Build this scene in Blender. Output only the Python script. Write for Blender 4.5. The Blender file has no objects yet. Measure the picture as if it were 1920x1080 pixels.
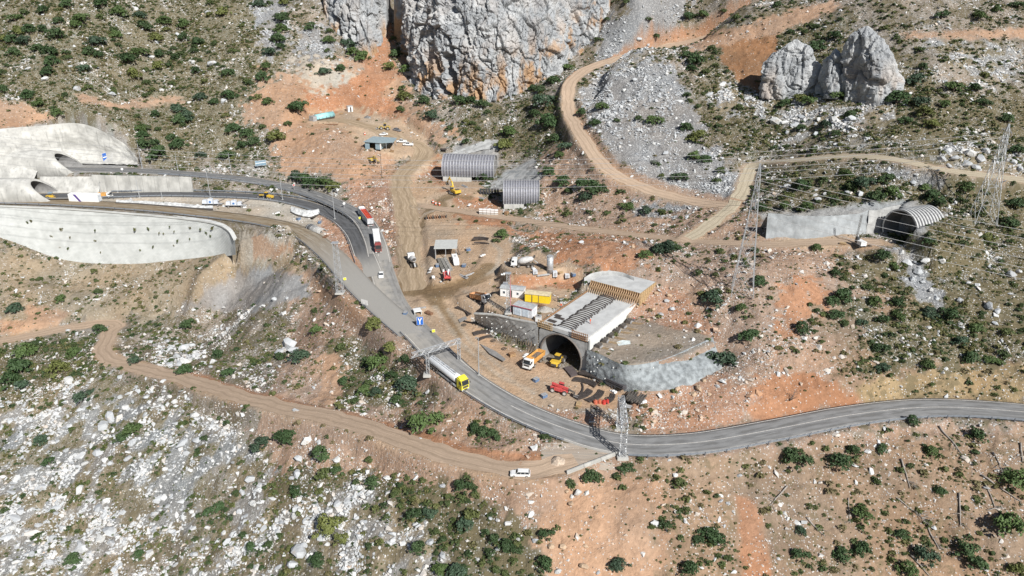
import bpy, bmesh, math, random
import numpy as np
from mathutils import Vector, Matrix
R = math.radians
sc = bpy.context.scene
rng = np.random.default_rng(7)
random.seed(7)

# ------------------------------------------------------------------ camera, sky, sun, exposure
F, PITCH, CAMH = 1350.0, R(24.0), 100.0          # focal length in photo pixels (1920 wide), tilt below level, height in metres
CP, SP = math.cos(PITCH), math.sin(PITCH)
cam = bpy.data.cameras.new('camera')
cam.sensor_width = 36.0
cam.lens = 36.0 * F / 1920.0
cam.clip_start, cam.clip_end = 1.0, 4000.0
camo = bpy.data.objects.new('camera', cam)
camo.location = (0, 0, CAMH)
camo.rotation_euler = (R(90) - PITCH, 0, 0)
sc.collection.objects.link(camo)
sc.camera = camo

SUN_DIR = Vector((0.54 * math.cos(R(39)), -0.84 * math.cos(R(39)), math.sin(R(39)))).normalized()   # towards the sun
world = bpy.data.worlds.new('World')
sc.world = world
world.use_nodes = True
wn = world.node_tree
wn.nodes.clear()
sky = wn.nodes.new('ShaderNodeTexSky')
sky.sky_type = 'NISHITA'
sky.sun_disc = False
sky.sun_elevation = R(39)
sky.sun_rotation = math.atan2(SUN_DIR.x, SUN_DIR.y)
sky.altitude = 600
sky.dust_density = 1.0
bg = wn.nodes.new('ShaderNodeBackground')
bg.inputs['Strength'].default_value = 0.05
wo = wn.nodes.new('ShaderNodeOutputWorld')
wn.links.new(sky.outputs[0], bg.inputs[0])
wn.links.new(bg.outputs[0], wo.inputs[0])
sun = bpy.data.lights.new('sun', 'SUN')
sun.energy = 5.0
sun.angle = R(0.53)
sun.color = (1.0, 0.98, 0.94)
suno = bpy.data.objects.new('sun', sun)
suno.rotation_euler = SUN_DIR.to_track_quat('Z', 'Y').to_euler()
suno.location = (60, -60, 160)
sc.collection.objects.link(suno)
sc.view_settings.view_transform = 'Standard'
sc.view_settings.look = 'None'
sc.view_settings.exposure = 0.26
sc.view_settings.gamma = 1.0
sc.view_settings.use_curve_mapping = False
sc.cycles.max_bounces = 5
sc.cycles.diffuse_bounces = 2
sc.cycles.glossy_bounces = 2
sc.cycles.transparent_max_bounces = 4

# ------------------------------------------------------------------ survey helpers: photo pixel <-> place
def W(px, py, z):
    a, b = (px - 960) / F, (py - 540) / F
    t = (CAMH - z) / (SP + b * CP)
    return Vector((a * t, (CP - b * SP) * t, z))
def Wy(px, py, y):
    a, b = (px - 960) / F, (py - 540) / F
    t = y / (CP - b * SP)
    return Vector((a * t, y, CAMH - (SP + b * CP) * t))
def proj(x, y, z):
    zr = z - CAMH
    d = y * CP - zr * SP
    return 960 + F * x / d, 540 - F * (y * SP + zr * CP) / d
def tan_e(py):
    b = (py - 540) / F
    return (SP + b * CP) / (CP - b * SP)
def ztop(p, py):                                   # height at which a plumb line over p is seen on photo row py
    return CAMH - p.y * tan_e(py)
def chain(px, py0, z0, steps):                     # a hillside profile: from a known height on with given slopes
    out = [W(px, py0, z0)]
    y, z = out[0].y, z0
    for (py, s) in steps:
        te = tan_e(py)
        y1 = (CAMH - z + s * y) / (te + s)
        z = z + s * (y1 - y); y = y1
        out.append(Wy(px, py, y))
    return out

# ------------------------------------------------------------------ numpy noise
def _h(i, j, k, s):
    n = (i * 374761393 + j * 668265263 + k * 2147483647 + s * 1274126177) & 0xFFFFFFFF
    n = ((n ^ (n >> 13)) * 1274126177) & 0xFFFFFFFF
    n = ((n ^ (n >> 16)) * 2246822519) & 0xFFFFFFFF
    return ((n ^ (n >> 15)) & 0xFFFFFF) / float(0xFFFFFF)
def vnoise(x, y, z=None, seed=0):
    x = np.asarray(x, float); y = np.asarray(y, float)
    i, j = np.floor(x).astype(np.int64), np.floor(y).astype(np.int64)
    u, v = x - i, y - j
    u = u * u * u * (u * (u * 6 - 15) + 10); v = v * v * v * (v * (v * 6 - 15) + 10)
    if z is None:
        a, b, c, d = _h(i, j, 0, seed), _h(i + 1, j, 0, seed), _h(i, j + 1, 0, seed), _h(i + 1, j + 1, 0, seed)
        return ((a + (b - a) * u) * (1 - v) + (c + (d - c) * u) * v) * 2 - 1
    z = np.asarray(z, float); k = np.floor(z).astype(np.int64); w = z - k
    w = w * w * w * (w * (w * 6 - 15) + 10)
    r = 0
    for dk in (0, 1):
        a, b, c, d = _h(i, j, k + dk, seed), _h(i + 1, j, k + dk, seed), _h(i, j + 1, k + dk, seed), _h(i + 1, j + 1, k + dk, seed)
        q = (a + (b - a) * u) * (1 - v) + (c + (d - c) * u) * v
        r = r + q * (w if dk else 1 - w)
    return r * 2 - 1
def fbm(x, y, z=None, seed=0, octv=4, gain=0.5):
    r, a, f, t = 0, 1.0, 1.0, 0
    for o in range(octv):
        r = r + a * vnoise(x * f, y * f, None if z is None else z * f, seed + o * 17)
        t += a; a *= gain; f *= 2.03
    return r / t
def worley(x, y, z, seed=0):                       # F1, F2 and a random value of the nearest cell
    i, j, k = (np.floor(q).astype(np.int64) for q in (x, y, z))
    f1 = np.full(np.shape(x), 9.0); f2 = f1.copy(); cv = f1 * 0; ox = f1 * 0; oz = f1 * 0
    for a in (-1, 0, 1):
        for b in (-1, 0, 1):
            for c in (-1, 0, 1):
                I, J, K = i + a, j + b, k + c
                d = np.sqrt((I + _h(I, J, K, seed) - x) ** 2 + (J + _h(I, J, K, seed + 1) - y) ** 2 + (K + _h(I, J, K, seed + 2) - z) ** 2)
                m = d < f1; ox = np.where(m, x - I - .5, ox); oz = np.where(m, z - K - .5, oz)
                f2 = np.where(m, f1, np.minimum(f2, d)); cv = np.where(m, _h(I, J, K, seed + 3), cv); f1 = np.where(m, d, f1)
    return f1, f2, cv, ox, oz
def sstep(a, b, x):
    t = np.clip((x - a) / (b - a), 0, 1)
    return t * t * (3 - 2 * t)

# ------------------------------------------------------------------ roads and tracks as surveyed (photo x, photo y, height)
def cr(pts, step=1.5):                             # smooth line through the points, even spacing
    P = [Vector(p) for p in pts]
    P = [P[0] * 2 - P[1]] + P + [P[-1] * 2 - P[-2]]
    out = []
    for i in range(1, len(P) - 2):
        for k in range(24):
            t = k / 24
            a, b, c, d = P[i - 1], P[i], P[i + 1], P[i + 2]
            out.append(0.5 * ((2 * b) + (c - a) * t + (2 * a - 5 * b + 4 * c - d) * t * t + (3 * b - a - 3 * c + d) * t ** 3))
    out.append(P[-2])
    res, acc = [out[0]], 0.0
    for a, b in zip(out, out[1:]):
        acc += (b - a).length
        if acc >= step:
            res.append(b); acc = 0
    return res
def survey(l): return [W(*p) for p in l]
main_px = [(708, 470, 1.6), (718, 515, .6), (742, 575, -.2), (800, 640, -1), (862, 700, -2), (950, 757, -3.2), (1050, 801, -4.3), (1165, 832, -5), (1300, 831, -5.3), (1450, 806, -5.3), (1600, 778, -5), (1750, 764, -4.5), (1920, 773, -4), (2060, 792, -3.6)]
up_px = [(88, 318, 13.3), (130, 318, 13), (250, 320, 12), (400, 330, 10), (500, 343, 8), (580, 362, 6.3), (640, 386, 5), (680, 412, 3.6), (702, 450, 2.3), (713, 495, 1.0)]
low_px = [(20, 368, 6.8), (110, 367, 6.7), (230, 366, 6.5), (330, 364, 6.5), (480, 369, 6), (560, 380, 5), (625, 403, 3.6), (664, 435, 2.5), (684, 480, 1.5), (700, 520, .6)]
mud_px = [(-60, 374, 6.3), (0, 376, 6), (120, 380, 5.8), (240, 387, 5.5), (350, 397, 5), (480, 413, 4), (560, 433, 3), (618, 474, 2), (668, 528, .95), (702, 562, .25), (738, 594, -.25), (775, 624, -.75)]
track_px = {
 'lower_track': ([(1080, 862, -5.3), (1040, 872, -5.6), (960, 880, -6.2), (800, 842, -8), (650, 790, -11.5), (500, 757, -16), (350, 712, -22), (245, 684, -26), (196, 664, -27.6), (204, 628, -29.2), (216, 608, -30), (150, 611, -30.5), (0, 640, -32), (-80, 650, -33)], 3.2),
 'haul_track': ([(775, 545, .2), (768, 480, 2.5), (763, 400, 6.5), (752, 335, 10.7), (795, 285, 16), (745, 258, 20.3), (690, 237, 24), (640, 226, 26), (590, 224, 27)], 4.6),
 'middle_track': ([(790, 385, 6.8), (850, 395, 7), (960, 410, 8), (1100, 430, 10), (1200, 441, 12), (1300, 452, 14.3), (1450, 458, 17.5), (1560, 454, 19.2), (1660, 455, 20)], 2.6),
 'spur_track': ([(1290, 447, 14.4), (1340, 415, 17.5), (1385, 370, 22), (1402, 325, 27), (1425, 308, 29.5), (1500, 299, 34), (1620, 293, 38), (1700, 304, 38), (1790, 322, 36), (1930, 338, 34)], 2.6),
 'upper_track': ([(1372, 388, 20), (1290, 375, 19), (1200, 350, 21), (1140, 318, 25), (1095, 262, 32), (1066, 205, 39), (1072, 152, 49), (1120, 122, 54), (1200, 100, 58), (1290, 78, 63), (1400, 54, 70), (1500, 36, 74), (1580, 8, 80)], 3.0),
 'site_track': ([(800, 560, 0), (845, 605, -1), (880, 650, -2), (930, 692, -2.7), (990, 725, -3.2), (1060, 752, -4)], 4.5),
 'yard_track': ([(780, 552, .2), (850, 545, 1.5), (905, 515, 4.5), (935, 470, 6.5), (925, 430, 7)], 4.0),
}
road_hw = {'main': 4.4, 'up': 4.3, 'low': 4.2, 'mud': 5.0}
RL = {'main': cr(survey(main_px)), 'up': cr(survey(up_px)), 'low': cr(survey(low_px)), 'mud': cr(survey(mud_px))}
TL = {k: (cr(survey(v[0])), v[1]) for k, v in track_px.items()}

# ------------------------------------------------------------------ the lie of the land (control heights)
ctrl = []
for l in (main_px, up_px, low_px): ctrl += survey(l)
for k, v in track_px.items(): ctrl += survey(v[0])
S = .55
for c in (
  chain(0, 300, 20, [(235, .9), (150, .5), (60, S), (0, S), (-40, .5)]), chain(150, 262, 27, [(232, .8), (150, .5), (60, S), (0, S), (-40, .5)]),
  chain(300, 312, 11.6, [(200, .5), (100, S), (0, S)]), chain(420, 322, 10, [(250, .5), (150, .5), (60, S), (0, S), (-40, .5)]),
  chain(540, 335, 8.5, [(280, .5), (200, .45), (100, .5), (0, S), (-40, .5)]),
  chain(650, 365, 6, [(300, .4), (250, .4)]), chain(690, 225, 25, [(150, .5), (60, .6), (0, .6), (-40, .5)]),
  chain(800, 262, 20, [(215, .5), (150, .3), (60, .35), (0, .4)]), chain(900, 262, 22, [(195, .55), (150, .35), (60, .4), (0, .4), (-40, .4)]),
  chain(1000, 290, 20, [(190, .5), (100, .4), (0, .4), (-40, .4)]),
  chain(1200, 330, 24, [(250, .45), (170, .45), (90, .4), (0, .5), (-40, .5)]),
  chain(1100, 120, 53, [(60, .5), (0, .55), (-40, .55)]),
  chain(1400, 300, 31, [(200, .42), (100, .45), (0, .5), (-40, .5)]), chain(1500, 290, 34.5, [(200, .42), (100, .45), (0, .5), (-40, .5)]),
  chain(1700, 290, 39.5, [(200, .42), (100, .45), (0, .5), (-40, .5)]), chain(1900, 320, 36, [(200, .42), (100, .45), (0, .5), (-40, .5)]),
  chain(1250, 790, -4.6, [(700, .35)]), chain(1400, 790, -4.6, [(700, .42), (600, .42), (500, .4)]), chain(1550, 765, -4.5, [(690, .7), (600, .4), (490, .38)]),
  chain(1750, 745, -4, [(690, .9), (600, .4), (480, .38), (380, .35)]), chain(1920, 750, -3.5, [(690, .8), (600, .4), (480, .4), (400, .4)]),
  chain(1180, 490, 13, [(470, .2), (450, .1)]),
  chain(200, 492, -15, [(540, .45), (590, .45)]), chain(40, 450, -10, [(540, .45), (610, .4)]), chain(400, 478, -13, [(560, .45), (640, .35)]), chain(540, 505, -3, [(590, .45), (660, .45)]),
  chain(640, 580, -3, [(660, .42), (730, .4)]), chain(740, 650, -4.5, [(720, .4), (790, .35)]), chain(900, 790, -5.2, [(815, .3)]),
  chain(190, 690, -28.4, [(800, .35), (950, .35), (1080, .35), (1180, .3)]), chain(0, 670, -33, [(800, .3), (950, .3), (1080, .3), (1180, .3)]),
  chain(420, 750, -20.5, [(850, .4), (950, .4), (1080, .4), (1180, .35)]), chain(650, 810, -12.6, [(900, .45), (1000, .45), (1080, .45), (1180, .4)]),
  chain(850, 875, -8.6, [(970, .5), (1080, .5), (1180, .45)]), chain(1060, 900, -7.2, [(980, .5), (1080, .5), (1180, .45)]),
  chain(1300, 862, -6.4, [(960, .5), (1080, .5), (1180, .45)]), chain(1500, 835, -6.2, [(950, .5), (1080, .5), (1180, .45)]),
  chain(1700, 800, -5.6, [(950, .5), (1080, .5), (1180, .45)]), chain(1920, 810, -5, [(950, .5), (1080, .5), (1180, .45)])):
    ctrl += c
ctrl += survey([(690, 420, 5.5), (720, 450, 4.5), (735, 500, 2.2), (820, 470, 4.3), (870, 430, 6.5), (880, 490, 5), (930, 395, 8), (985, 470, 10), (1000, 500, 10.5), (1070, 505, 10.5), (720, 340, 10), (700, 300, 13),
                (840, 345, 10), (1030, 400, 9), (1400, 440, 17.5), (1230, 760, -3), (1340, 690, -2), (1360, 640, 3), (1300, 560, 8.5), (1220, 530, 10), (860, 640, -1.6), (960, 690, -3), (1040, 720, -3.4), (1120, 755, -3.8)])
ctrl += [Vector(p) for p in ((-600, 700, 150), (0, 800, 190), (600, 700, 180), (-600, 300, 60), (600, 250, 60), (-500, 60, -70), (0, 20, -45), (500, 50, -50), (-200, 90, -70), (230, 90, -30), (330, 160, 5), (-330, 260, -30), (-400, 450, 75), (350, 380, 100))]
CX = np.array([(p.x, p.y) for p in ctrl]); CZ = np.array([p.z for p in ctrl])
def _phi(r2): return 0.5 * r2 * np.log(np.maximum(r2, 1e-9))
SCL = 100.0
def tps_fit(X, Zv, lam):
    n = len(X); A = X / SCL
    K = _phi(((A[:, None] - A[None]) ** 2).sum(-1)) + lam * np.eye(n)
    Pm = np.c_[np.ones(n), A]
    M = np.zeros((n + 3, n + 3)); M[:n, :n] = K; M[:n, n:] = Pm; M[n:, :n] = Pm.T
    s = np.linalg.solve(M, np.r_[Zv, np.zeros(3)])
    return A, s
_A, _s = tps_fit(CX, CZ, 0.004)
def tps(x, y):
    q = np.c_[x, y] / SCL; out = np.empty(len(q))
    for i in range(0, len(q), 20000):
        b = q[i:i + 20000]
        r2 = (b[:, :1] - _A[None, :, 0]) ** 2 + (b[:, 1:] - _A[None, :, 1]) ** 2
        out[i:i + 20000] = _phi(r2) @ _s[:len(_A)] + _s[-3] + b @ _s[-2:]
    return out
def axis(lo, hi, st, far, g=1.25):
    a = list(np.arange(lo, hi + st * .5, st)); d = st
    l, h = [], []
    x, y = lo, a[-1]
    while x > -far or y < far:
        d *= g; x -= d; y += d; l.append(x); h.append(y)
    return np.array(l[::-1] + a + h)
GS = 0.72
gx = axis(-300, 240, GS, 900); gy = axis(102, 480, GS, 900)
NX, NY = len(gx), len(gy)
GX, GY = np.meshgrid(gx, gy)
# coarse thin plate, then refined to the fine grid (smooth enough for that)
cxs = np.r_[gx[gx < -300], np.arange(-300, 240.1, 2.88), gx[gx > 240.5]]; cys = np.r_[gy[gy < 102], np.arange(102, 480.1, 2.88), gy[gy > 480.5]]
cxs = np.unique(np.round(cxs, 4)); cys = np.unique(np.round(cys, 4))
cgx, cgy = np.meshgrid(cxs, cys)
CZg = tps(cgx.ravel(), cgy.ravel()).reshape(cgx.shape)
def bil(xs, ys, G, x, y):
    i = np.clip(np.searchsorted(xs, x) - 1, 0, len(xs) - 2); j = np.clip(np.searchsorted(ys, y) - 1, 0, len(ys) - 2)
    u = np.clip((x - xs[i]) / (xs[i + 1] - xs[i]), 0, 1); v = np.clip((y - ys[j]) / (ys[j + 1] - ys[j]), 0, 1)
    return G[j, i] * (1 - u) * (1 - v) + G[j, i + 1] * u * (1 - v) + G[j + 1, i] * (1 - u) * v + G[j + 1, i + 1] * u * v
Z = bil(cxs, cys, CZg, GX, GY)
rill = fbm(GX / 2.6 + .6 * fbm(GX / 9, GY / 9, seed=15), GY / 11, seed=13, octv=3)
Z = Z + 1.2 * fbm(GX / 22, GY / 22, seed=3, octv=4) + 0.55 * fbm(GX / 4.2, GY / 4.2, seed=9, octv=3) + 0.28 * vnoise(GX / 1.5, GY / 1.5, seed=19) - .55 * np.maximum(0, rill)

def seg_dist(x, y, pl):                            # distance to a polyline, height on it, signed side, run along it
    best = np.full(x.shape, 1e9); zz = np.zeros(x.shape); sd = np.zeros(x.shape); run = np.zeros(x.shape); L = 0.0
    for a, b in zip(pl, pl[1:]):
        dx, dy = b.x - a.x, b.y - a.y; l2 = dx * dx + dy * dy + 1e-9
        t = np.clip(((x - a.x) * dx + (y - a.y) * dy) / l2, 0, 1)
        ex, ey = x - a.x - t * dx, y - a.y - t * dy
        d = ex * ex + ey * ey; m = d < best
        best = np.where(m, d, best); zz = np.where(m, a.z + t * (b.z - a.z), zz)
        sd = np.where(m, dx * ey - dy * ex, sd); ll = math.sqrt(l2); run = np.where(m, L + t * ll, run); L += ll
    return np.sqrt(best), zz, np.sign(sd), run
def box_idx(pl, m):
    X = [p.x for p in pl]; Y = [p.y for p in pl]
    i0, i1 = np.searchsorted(gx, min(X) - m), np.searchsorted(gx, max(X) + m)
    j0, j1 = np.searchsorted(gy, min(Y) - m), np.searchsorted(gy, max(Y) + m)
    return slice(j0, j1), slice(i0, i1)
def flatten_line(pl, hw, bl, br, drop=0.0):        # bl: blend on the left of the running direction, br: on the right
    s = box_idx(pl, hw + max(bl, br) + 1)
    d, zz, side, _ = seg_dist(GX[s], GY[s], pl)
    bw = np.where(side > 0, bl, br)
    k = 1 - sstep(0, 1, (d - hw) / bw)
    Z[s] = Z[s] * (1 - k) + (zz - drop) * k
def poly_sd(x, y, P):                              # signed distance (negative inside) and nearest edge
    n = len(P); best = np.full(x.shape, 1e18); ei = np.zeros(x.shape, int); ins = np.zeros(x.shape, bool)
    for i in range(n):
        ax, ay = P[i][0], P[i][1]; bx, by = P[(i + 1) % n][0], P[(i + 1) % n][1]
        dx, dy = bx - ax, by - ay; t = np.clip(((x - ax) * dx + (y - ay) * dy) / (dx * dx + dy * dy + 1e-9), 0, 1)
        d = (x - ax - t * dx) ** 2 + (y - ay - t * dy) ** 2
        m = d < best; best = np.where(m, d, best); ei = np.where(m, i, ei)
        c = ((ay > y) != (by > y)) & (x < (bx - ax) * (y - ay) / (by - ay + 1e-12) + ax)
        ins ^= c
    return np.where(ins, -1, 1) * np.sqrt(best), ei
def pad(pts, blend=3.0, edges=None, noise=0.0, drop=0.0, world_pts=False):   # a levelled area; blend may differ per edge
    P = [Vector(p) for p in pts] if world_pts else survey(pts)
    A = np.array([(p.x, p.y, 1) for p in P]); c, *_ = np.linalg.lstsq(A, np.array([p.z for p in P]), rcond=None)
    if len(P) == 3 or np.ptp([p.z for p in P]) < 1e-6: pass
    bl = np.full(len(P), float(blend))
    for i, v in (edges or {}).items(): bl[i] = v
    s = box_idx(P, bl.max() + 1)
    d, ei = poly_sd(GX[s], GY[s], [(p.x, p.y) for p in P])
    k = np.where(d <= 0, 1, 1 - sstep(0, 1, d / bl[ei]))
    zz = c[0] * GX[s] + c[1] * GY[s] + c[2] - drop
    if noise: zz = zz + noise * fbm(GX[s] / 5, GY[s] / 5, seed=31)
    Z[s] = Z[s] * (1 - k) + zz * k
    return P

# levelled ground, cuttings and steps
pad([(745, 560, 0), (760, 420, 6), (770, 330, 11.5), (840, 318, 11), (900, 360, 9.5), (935, 420, 7.5), (955, 470, 7), (940, 520, 5.5), (900, 565, 3), (850, 580, 0.5)], 6, noise=.25)      # the yard
pad([(680, 282, 18), (690, 240, 23.5), (760, 240, 22), (800, 262, 19), (780, 290, 16)], 4, noise=.15)
pad([(575, 236, 26), (580, 215, 27.5), (660, 205, 28), (700, 215, 27), (700, 236, 24)], 4, noise=.15)
pad([(930, 488, 8.5), (1000, 478, 10.5), (1090, 500, 10.5), (1095, 524, 10.2), (960, 512, 9.8)], 2.5, noise=.12)   # silo terrace
pad([(896, 590, 5.2), (925, 548, 6), (1060, 528, 6), (1098, 534, 6), (1010, 612, 6.3)], 1.6, noise=.08)            # cabin terrace
for k in ('haul_track', 'yard_track'): flatten_line(TL[k][0], TL[k][1], 3, 3)
# apron in front of the new portal
pad([(800, 565, 0), (845, 568, .2), (892, 602, -.6), (930, 627, -1.8), (970, 648, -2.6), (1012, 672, -3.0), (1090, 702, -3.4), (1130, 724, -3.6), (1180, 742, -3.8), (1160, 800, -4.6), (1050, 780, -4), (950, 735, -3), (862, 680, -1.8)], 2.5, edges={2: .8, 3: .8, 4: .8, 5: .8, 6: .8, 7: .8}, noise=.1)
def line_y(x, y, pl):                              # y of the nearest point of a line
    best = np.full(x.shape, 1e9); yy = np.zeros(x.shape)
    for a, b in zip(pl, pl[1:]):
        dx, dy = b.x - a.x, b.y - a.y; t = np.clip(((x - a.x) * dx + (y - a.y) * dy) / (dx * dx + dy * dy + 1e-9), 0, 1)
        d = (x - a.x - t * dx) ** 2 + (y - a.y - t * dy) ** 2; m = d < best; best = np.where(m, d, best); yy = np.where(m, a.y + t * dy, yy)
    return yy
def carve(foot, slope, maxd, side=-1, ends=4.0):   # ground in front of a wall: falls away from the wall's foot line
    s = box_idx(foot, maxd + 1)
    d, zz, sd, run = seg_dist(GX[s], GY[s], foot)
    L = sum((b - a).to_2d().length for a, b in zip(foot, foot[1:]))
    k = (1 - sstep(.45 * maxd, maxd, d)) * (sd == side) * sstep(-.01, ends, np.minimum(run, L - run) + 1e-3)
    Z[s] = Z[s] * (1 - k) + (zz - slope * d) * k
def flat_asym(pl, hl, hr, bl, br, drop=0.0, tilt=0.0):
    s = box_idx(pl, max(hl + bl, hr + br) + 1)
    d, zz, side, _ = seg_dist(GX[s], GY[s], pl)
    k = np.where(side > 0, 1 - sstep(0, 1, (d - hl) / bl), 1 - sstep(0, 1, (d - hr) / br))
    inn = sstep(.2, .8, np.where(side > 0, hl, hr) - d)
    if tilt: zz = zz + tilt * np.clip((GY[s] - line_y(GX[s], GY[s], pl)), -6, 6)
    Z[s] = Z[s] * (1 - k) + (zz - drop * inn) * k

# shelf under the left portals, then the roads
pad([(20, 322, 13.4), (140, 300, 13.2), (260, 308, 12), (260, 333, 11.9), (120, 334, 13)], 2.0)
pad([(-60, 385, 6.2), (-60, 352, 6.6), (100, 350, 6.6), (190, 357, 6.5), (370, 357, 6.4), (490, 368, 5.9), (560, 395, 4.2), (600, 425, 3.2), (560, 425, 3.1), (350, 390, 5), (120, 376, 5.8)], 2.0)
flat_asym(RL['up'], 4.6, 5.2, 5, 3.0, .14)
flat_asym(RL['low'], 4.6, 4.6, 2.5, 3.0, .14)
wall_mid_foot = [W(186, 361, 6.45), W(260, 360, 6.45), W(362, 359, 6.4)]
flat_asym(RL['mud'], 6.0, 7.0, 2.5, 4.0, .14)
wall_top_px = [(-90, 381), (-60, 382.5), (0, 387), (120, 392), (240, 401), (340, 410), (400, 419), (428, 432), (441, 452)]
wall_foot_py = [430, 432, 441, 483, 491, 483, 477, 473, 471]
wall_top, wall_foot = [], []
for (x, y), fy in zip(wall_top_px, wall_foot_py):
    zt = 5.7 - 1.2 * max(0, x) / 440 - (2.2 if x > 438 else .6 if x > 420 else 0)
    t = W(x, y, zt); wall_top.append(t)
    yy = t.y - 1.3
    wall_foot.append(Wy(x, fy, yy))
carve(cr([p + Vector((0, 2.5, 0)) for p in wall_foot], 2), .42, 26, -1, 13.0)
pad([(448, 437, 2.6), (535, 447, 2.2), (552, 485, -4), (450, 500, -11)], 5.0, noise=.35)
flat_asym(RL['main'], 5.0, 5.2, 3.0, 3.0, .14)
for k in ('lower_track', 'middle_track', 'spur_track', 'upper_track'):
    flat_asym(TL[k][0], TL[k][1] + .3, TL[k][1] + .3, 2.6, 2.2, 0.0, {'upper_track': .24, 'spur_track': .12}.get(k, 0))
# the slope below the upper track falls away so that the track runs on a bench
ut = TL['upper_track'][0]; i0 = min(range(len(ut)), key=lambda i: ut[i].x); seg = ut[i0 + 2:]
s = box_idx(seg, 22); d, zz, sd, _ = seg_dist(GX[s], GY[s], seg); lim = zz - .1 - .16 * np.maximum(0, d - TL['upper_track'][1])
k = (sd < 0) * sstep(TL['upper_track'][1] + .2, TL['upper_track'][1] + 1.5, d) * (1 - sstep(12, 20, d))
Z[s] = Z[s] * (1 - k) + np.minimum(Z[s], lim + .25 * fbm(GX[s] / 4, GY[s] / 4, seed=77)) * k
# bay where the lower track meets the road
pad([(1000, 845, -5), (1100, 838, -4.9), (1160, 850, -5.1), (1062, 888, -5.9), (960, 893, -6.5)], 2.0, drop=.1)
# fill beside the new portal, and the floor inside it
pad([(1098, 652, 4), (1178, 600, 4), (1215, 592, 4.2), (1300, 618, 4.2), (1336, 642, 4), (1290, 663, 4), (1230, 679, 4), (1170, 686, 4), (1130, 670, 4)], 2.5, edges={4: 3.0, 5: 2.5, 6: 1.0, 7: .8, 8: .8}, noise=.15)
DA = Vector((.58, .815, 0)).normalized(); DW = Vector((DA.y, -DA.x, 0))
ML = W(1012, 668, -3.0)
def dk(s, w, z): return ML + DA * s + DW * w + Vector((0, 0, z + 3.0))
DECKW, DECKL, DECKZ = 15.3, 29.0, 7.6
pad([dk(-2.5, -.2, -3.2), dk(-2.5, DECKW + .2, -3.2), dk(22, DECKW - .3, -3.1), dk(22, .3, -3.1)], .7, world_pts=True)
pad([dk(22.5, .2, 7.0), dk(22.5, DECKW - .2, 7.0), dk(40, DECKW, 9.3), dk(40, 0, 9.3)], 1.0, edges={0: .5}, world_pts=True)
# notches for the two ribbed tunnel shells
T1, T1D = Vector((-31.5, 328.8, 10.2)), Vector((.99, -.12, 0)).normalized()
T2, T2D = Vector((-3.6, 292.3, 8.4)), Vector((1, -.02, 0)).normalized()
def loc(o, d, s, w, z): return o + d * s + Vector((d.y, -d.x, 0)) * w + Vector((0, 0, z))
for (o, d, L) in ((T1, T1D, 17), (T2, T2D, 8)):
    pad([loc(o, d, -9, -7.2, 0), loc(o, d, -9, 6.4, -.2), loc(o, d, L, 6.4, .3), loc(o, d, L, -7.2, .3)], 3.0, edges={0: 5, 1: 3.5, 2: 1.5, 3: 6.0}, world_pts=True)
T3, T3D = W(1694, 457, 20.2), Vector((.93, .37, 0)).normalized()
T3 = T3 + Vector((0, 4.0, 0))
pad([loc(T3, T3D, -14, -6.5, -.4), loc(T3, T3D, -14, 8.0, -.5), loc(T3, T3D, 6, 6.0, 0), loc(T3, T3D, 9, 6.0, 0), loc(T3, T3D, 9, -6.5, 0)], 2.2, edges={3: 1.2, 4: 6.0}, world_pts=True)
pad([loc(T3, T3D, -1.5, 6.4, 6.0), loc(T3, T3D, -1, 12, 5.0), loc(T3, T3D, 15, 15, 5.5), loc(T3, T3D, 16, 5.4, 7.2)], 3.5, edges={3: .8, 0: 2.5, 1: 6.0}, noise=.6, world_pts=True)
pad([loc(T3, T3D, 7.5, -7.5, 8.6), loc(T3, T3D, 7.5, 6.5, 6.2), loc(T3, T3D, 20, 8, 8.5), loc(T3, T3D, 20, -8, 11)], 3.0, edges={0: 1.0}, noise=.5, world_pts=True)
wall3_foot = [W(1436, 447, 17.6), W(1520, 447, 18.9), W(1600, 442, 19.8), W(1624, 439, 20.2)]

def zt(x, y): return bil(gx, gy, Z, np.asarray(x, float), np.asarray(y, float))
def zat(x, y): return float(zt(np.array([x]), np.array([y]))[0])
_ts = np.arange(95, 640, .75)
def P(px, py):                                     # the point of the ground seen at a photo pixel
    a, b = (px - 960) / F, (py - 540) / F
    X, Y, Q = a * _ts, (CP - b * SP) * _ts, CAMH - (SP + b * CP) * _ts
    g = Q - zt(X, Y)
    i = np.argmax(g < 0)
    if g[i] >= 0: i = len(_ts) - 1
    t = _ts[i - 1] + (_ts[i] - _ts[i - 1]) * g[i - 1] / (g[i - 1] - g[i] + 1e-9)
    return Vector((a * t, (CP - b * SP) * t, CAMH - (SP + b * CP) * t))
def ppm(p): return F / (p.y * CP - (p.z - CAMH) * SP)      # photo pixels per metre at a place
def gz(v): return Vector((v.x, v.y, zat(v.x, v.y)))
# ------------------------------------------------------------------ ground cover: what the surface is made of, zone by zone
U, V = proj(GX, GY, Z)
dep = GY * CP - (Z - CAMH) * SP
U = np.where(dep > 20, U, -9999)
nj = [fbm(GX / 11, GY / 11, seed=41 + k, octv=5, gain=.65) + .9 * fbm(GX / 2.4, GY / 2.4, seed=45 + k, octv=2) for k in (0, 2)]
Uj = U + 9 * nj[0]; Vj = V + 7 * nj[1]                # ragged borders
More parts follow.
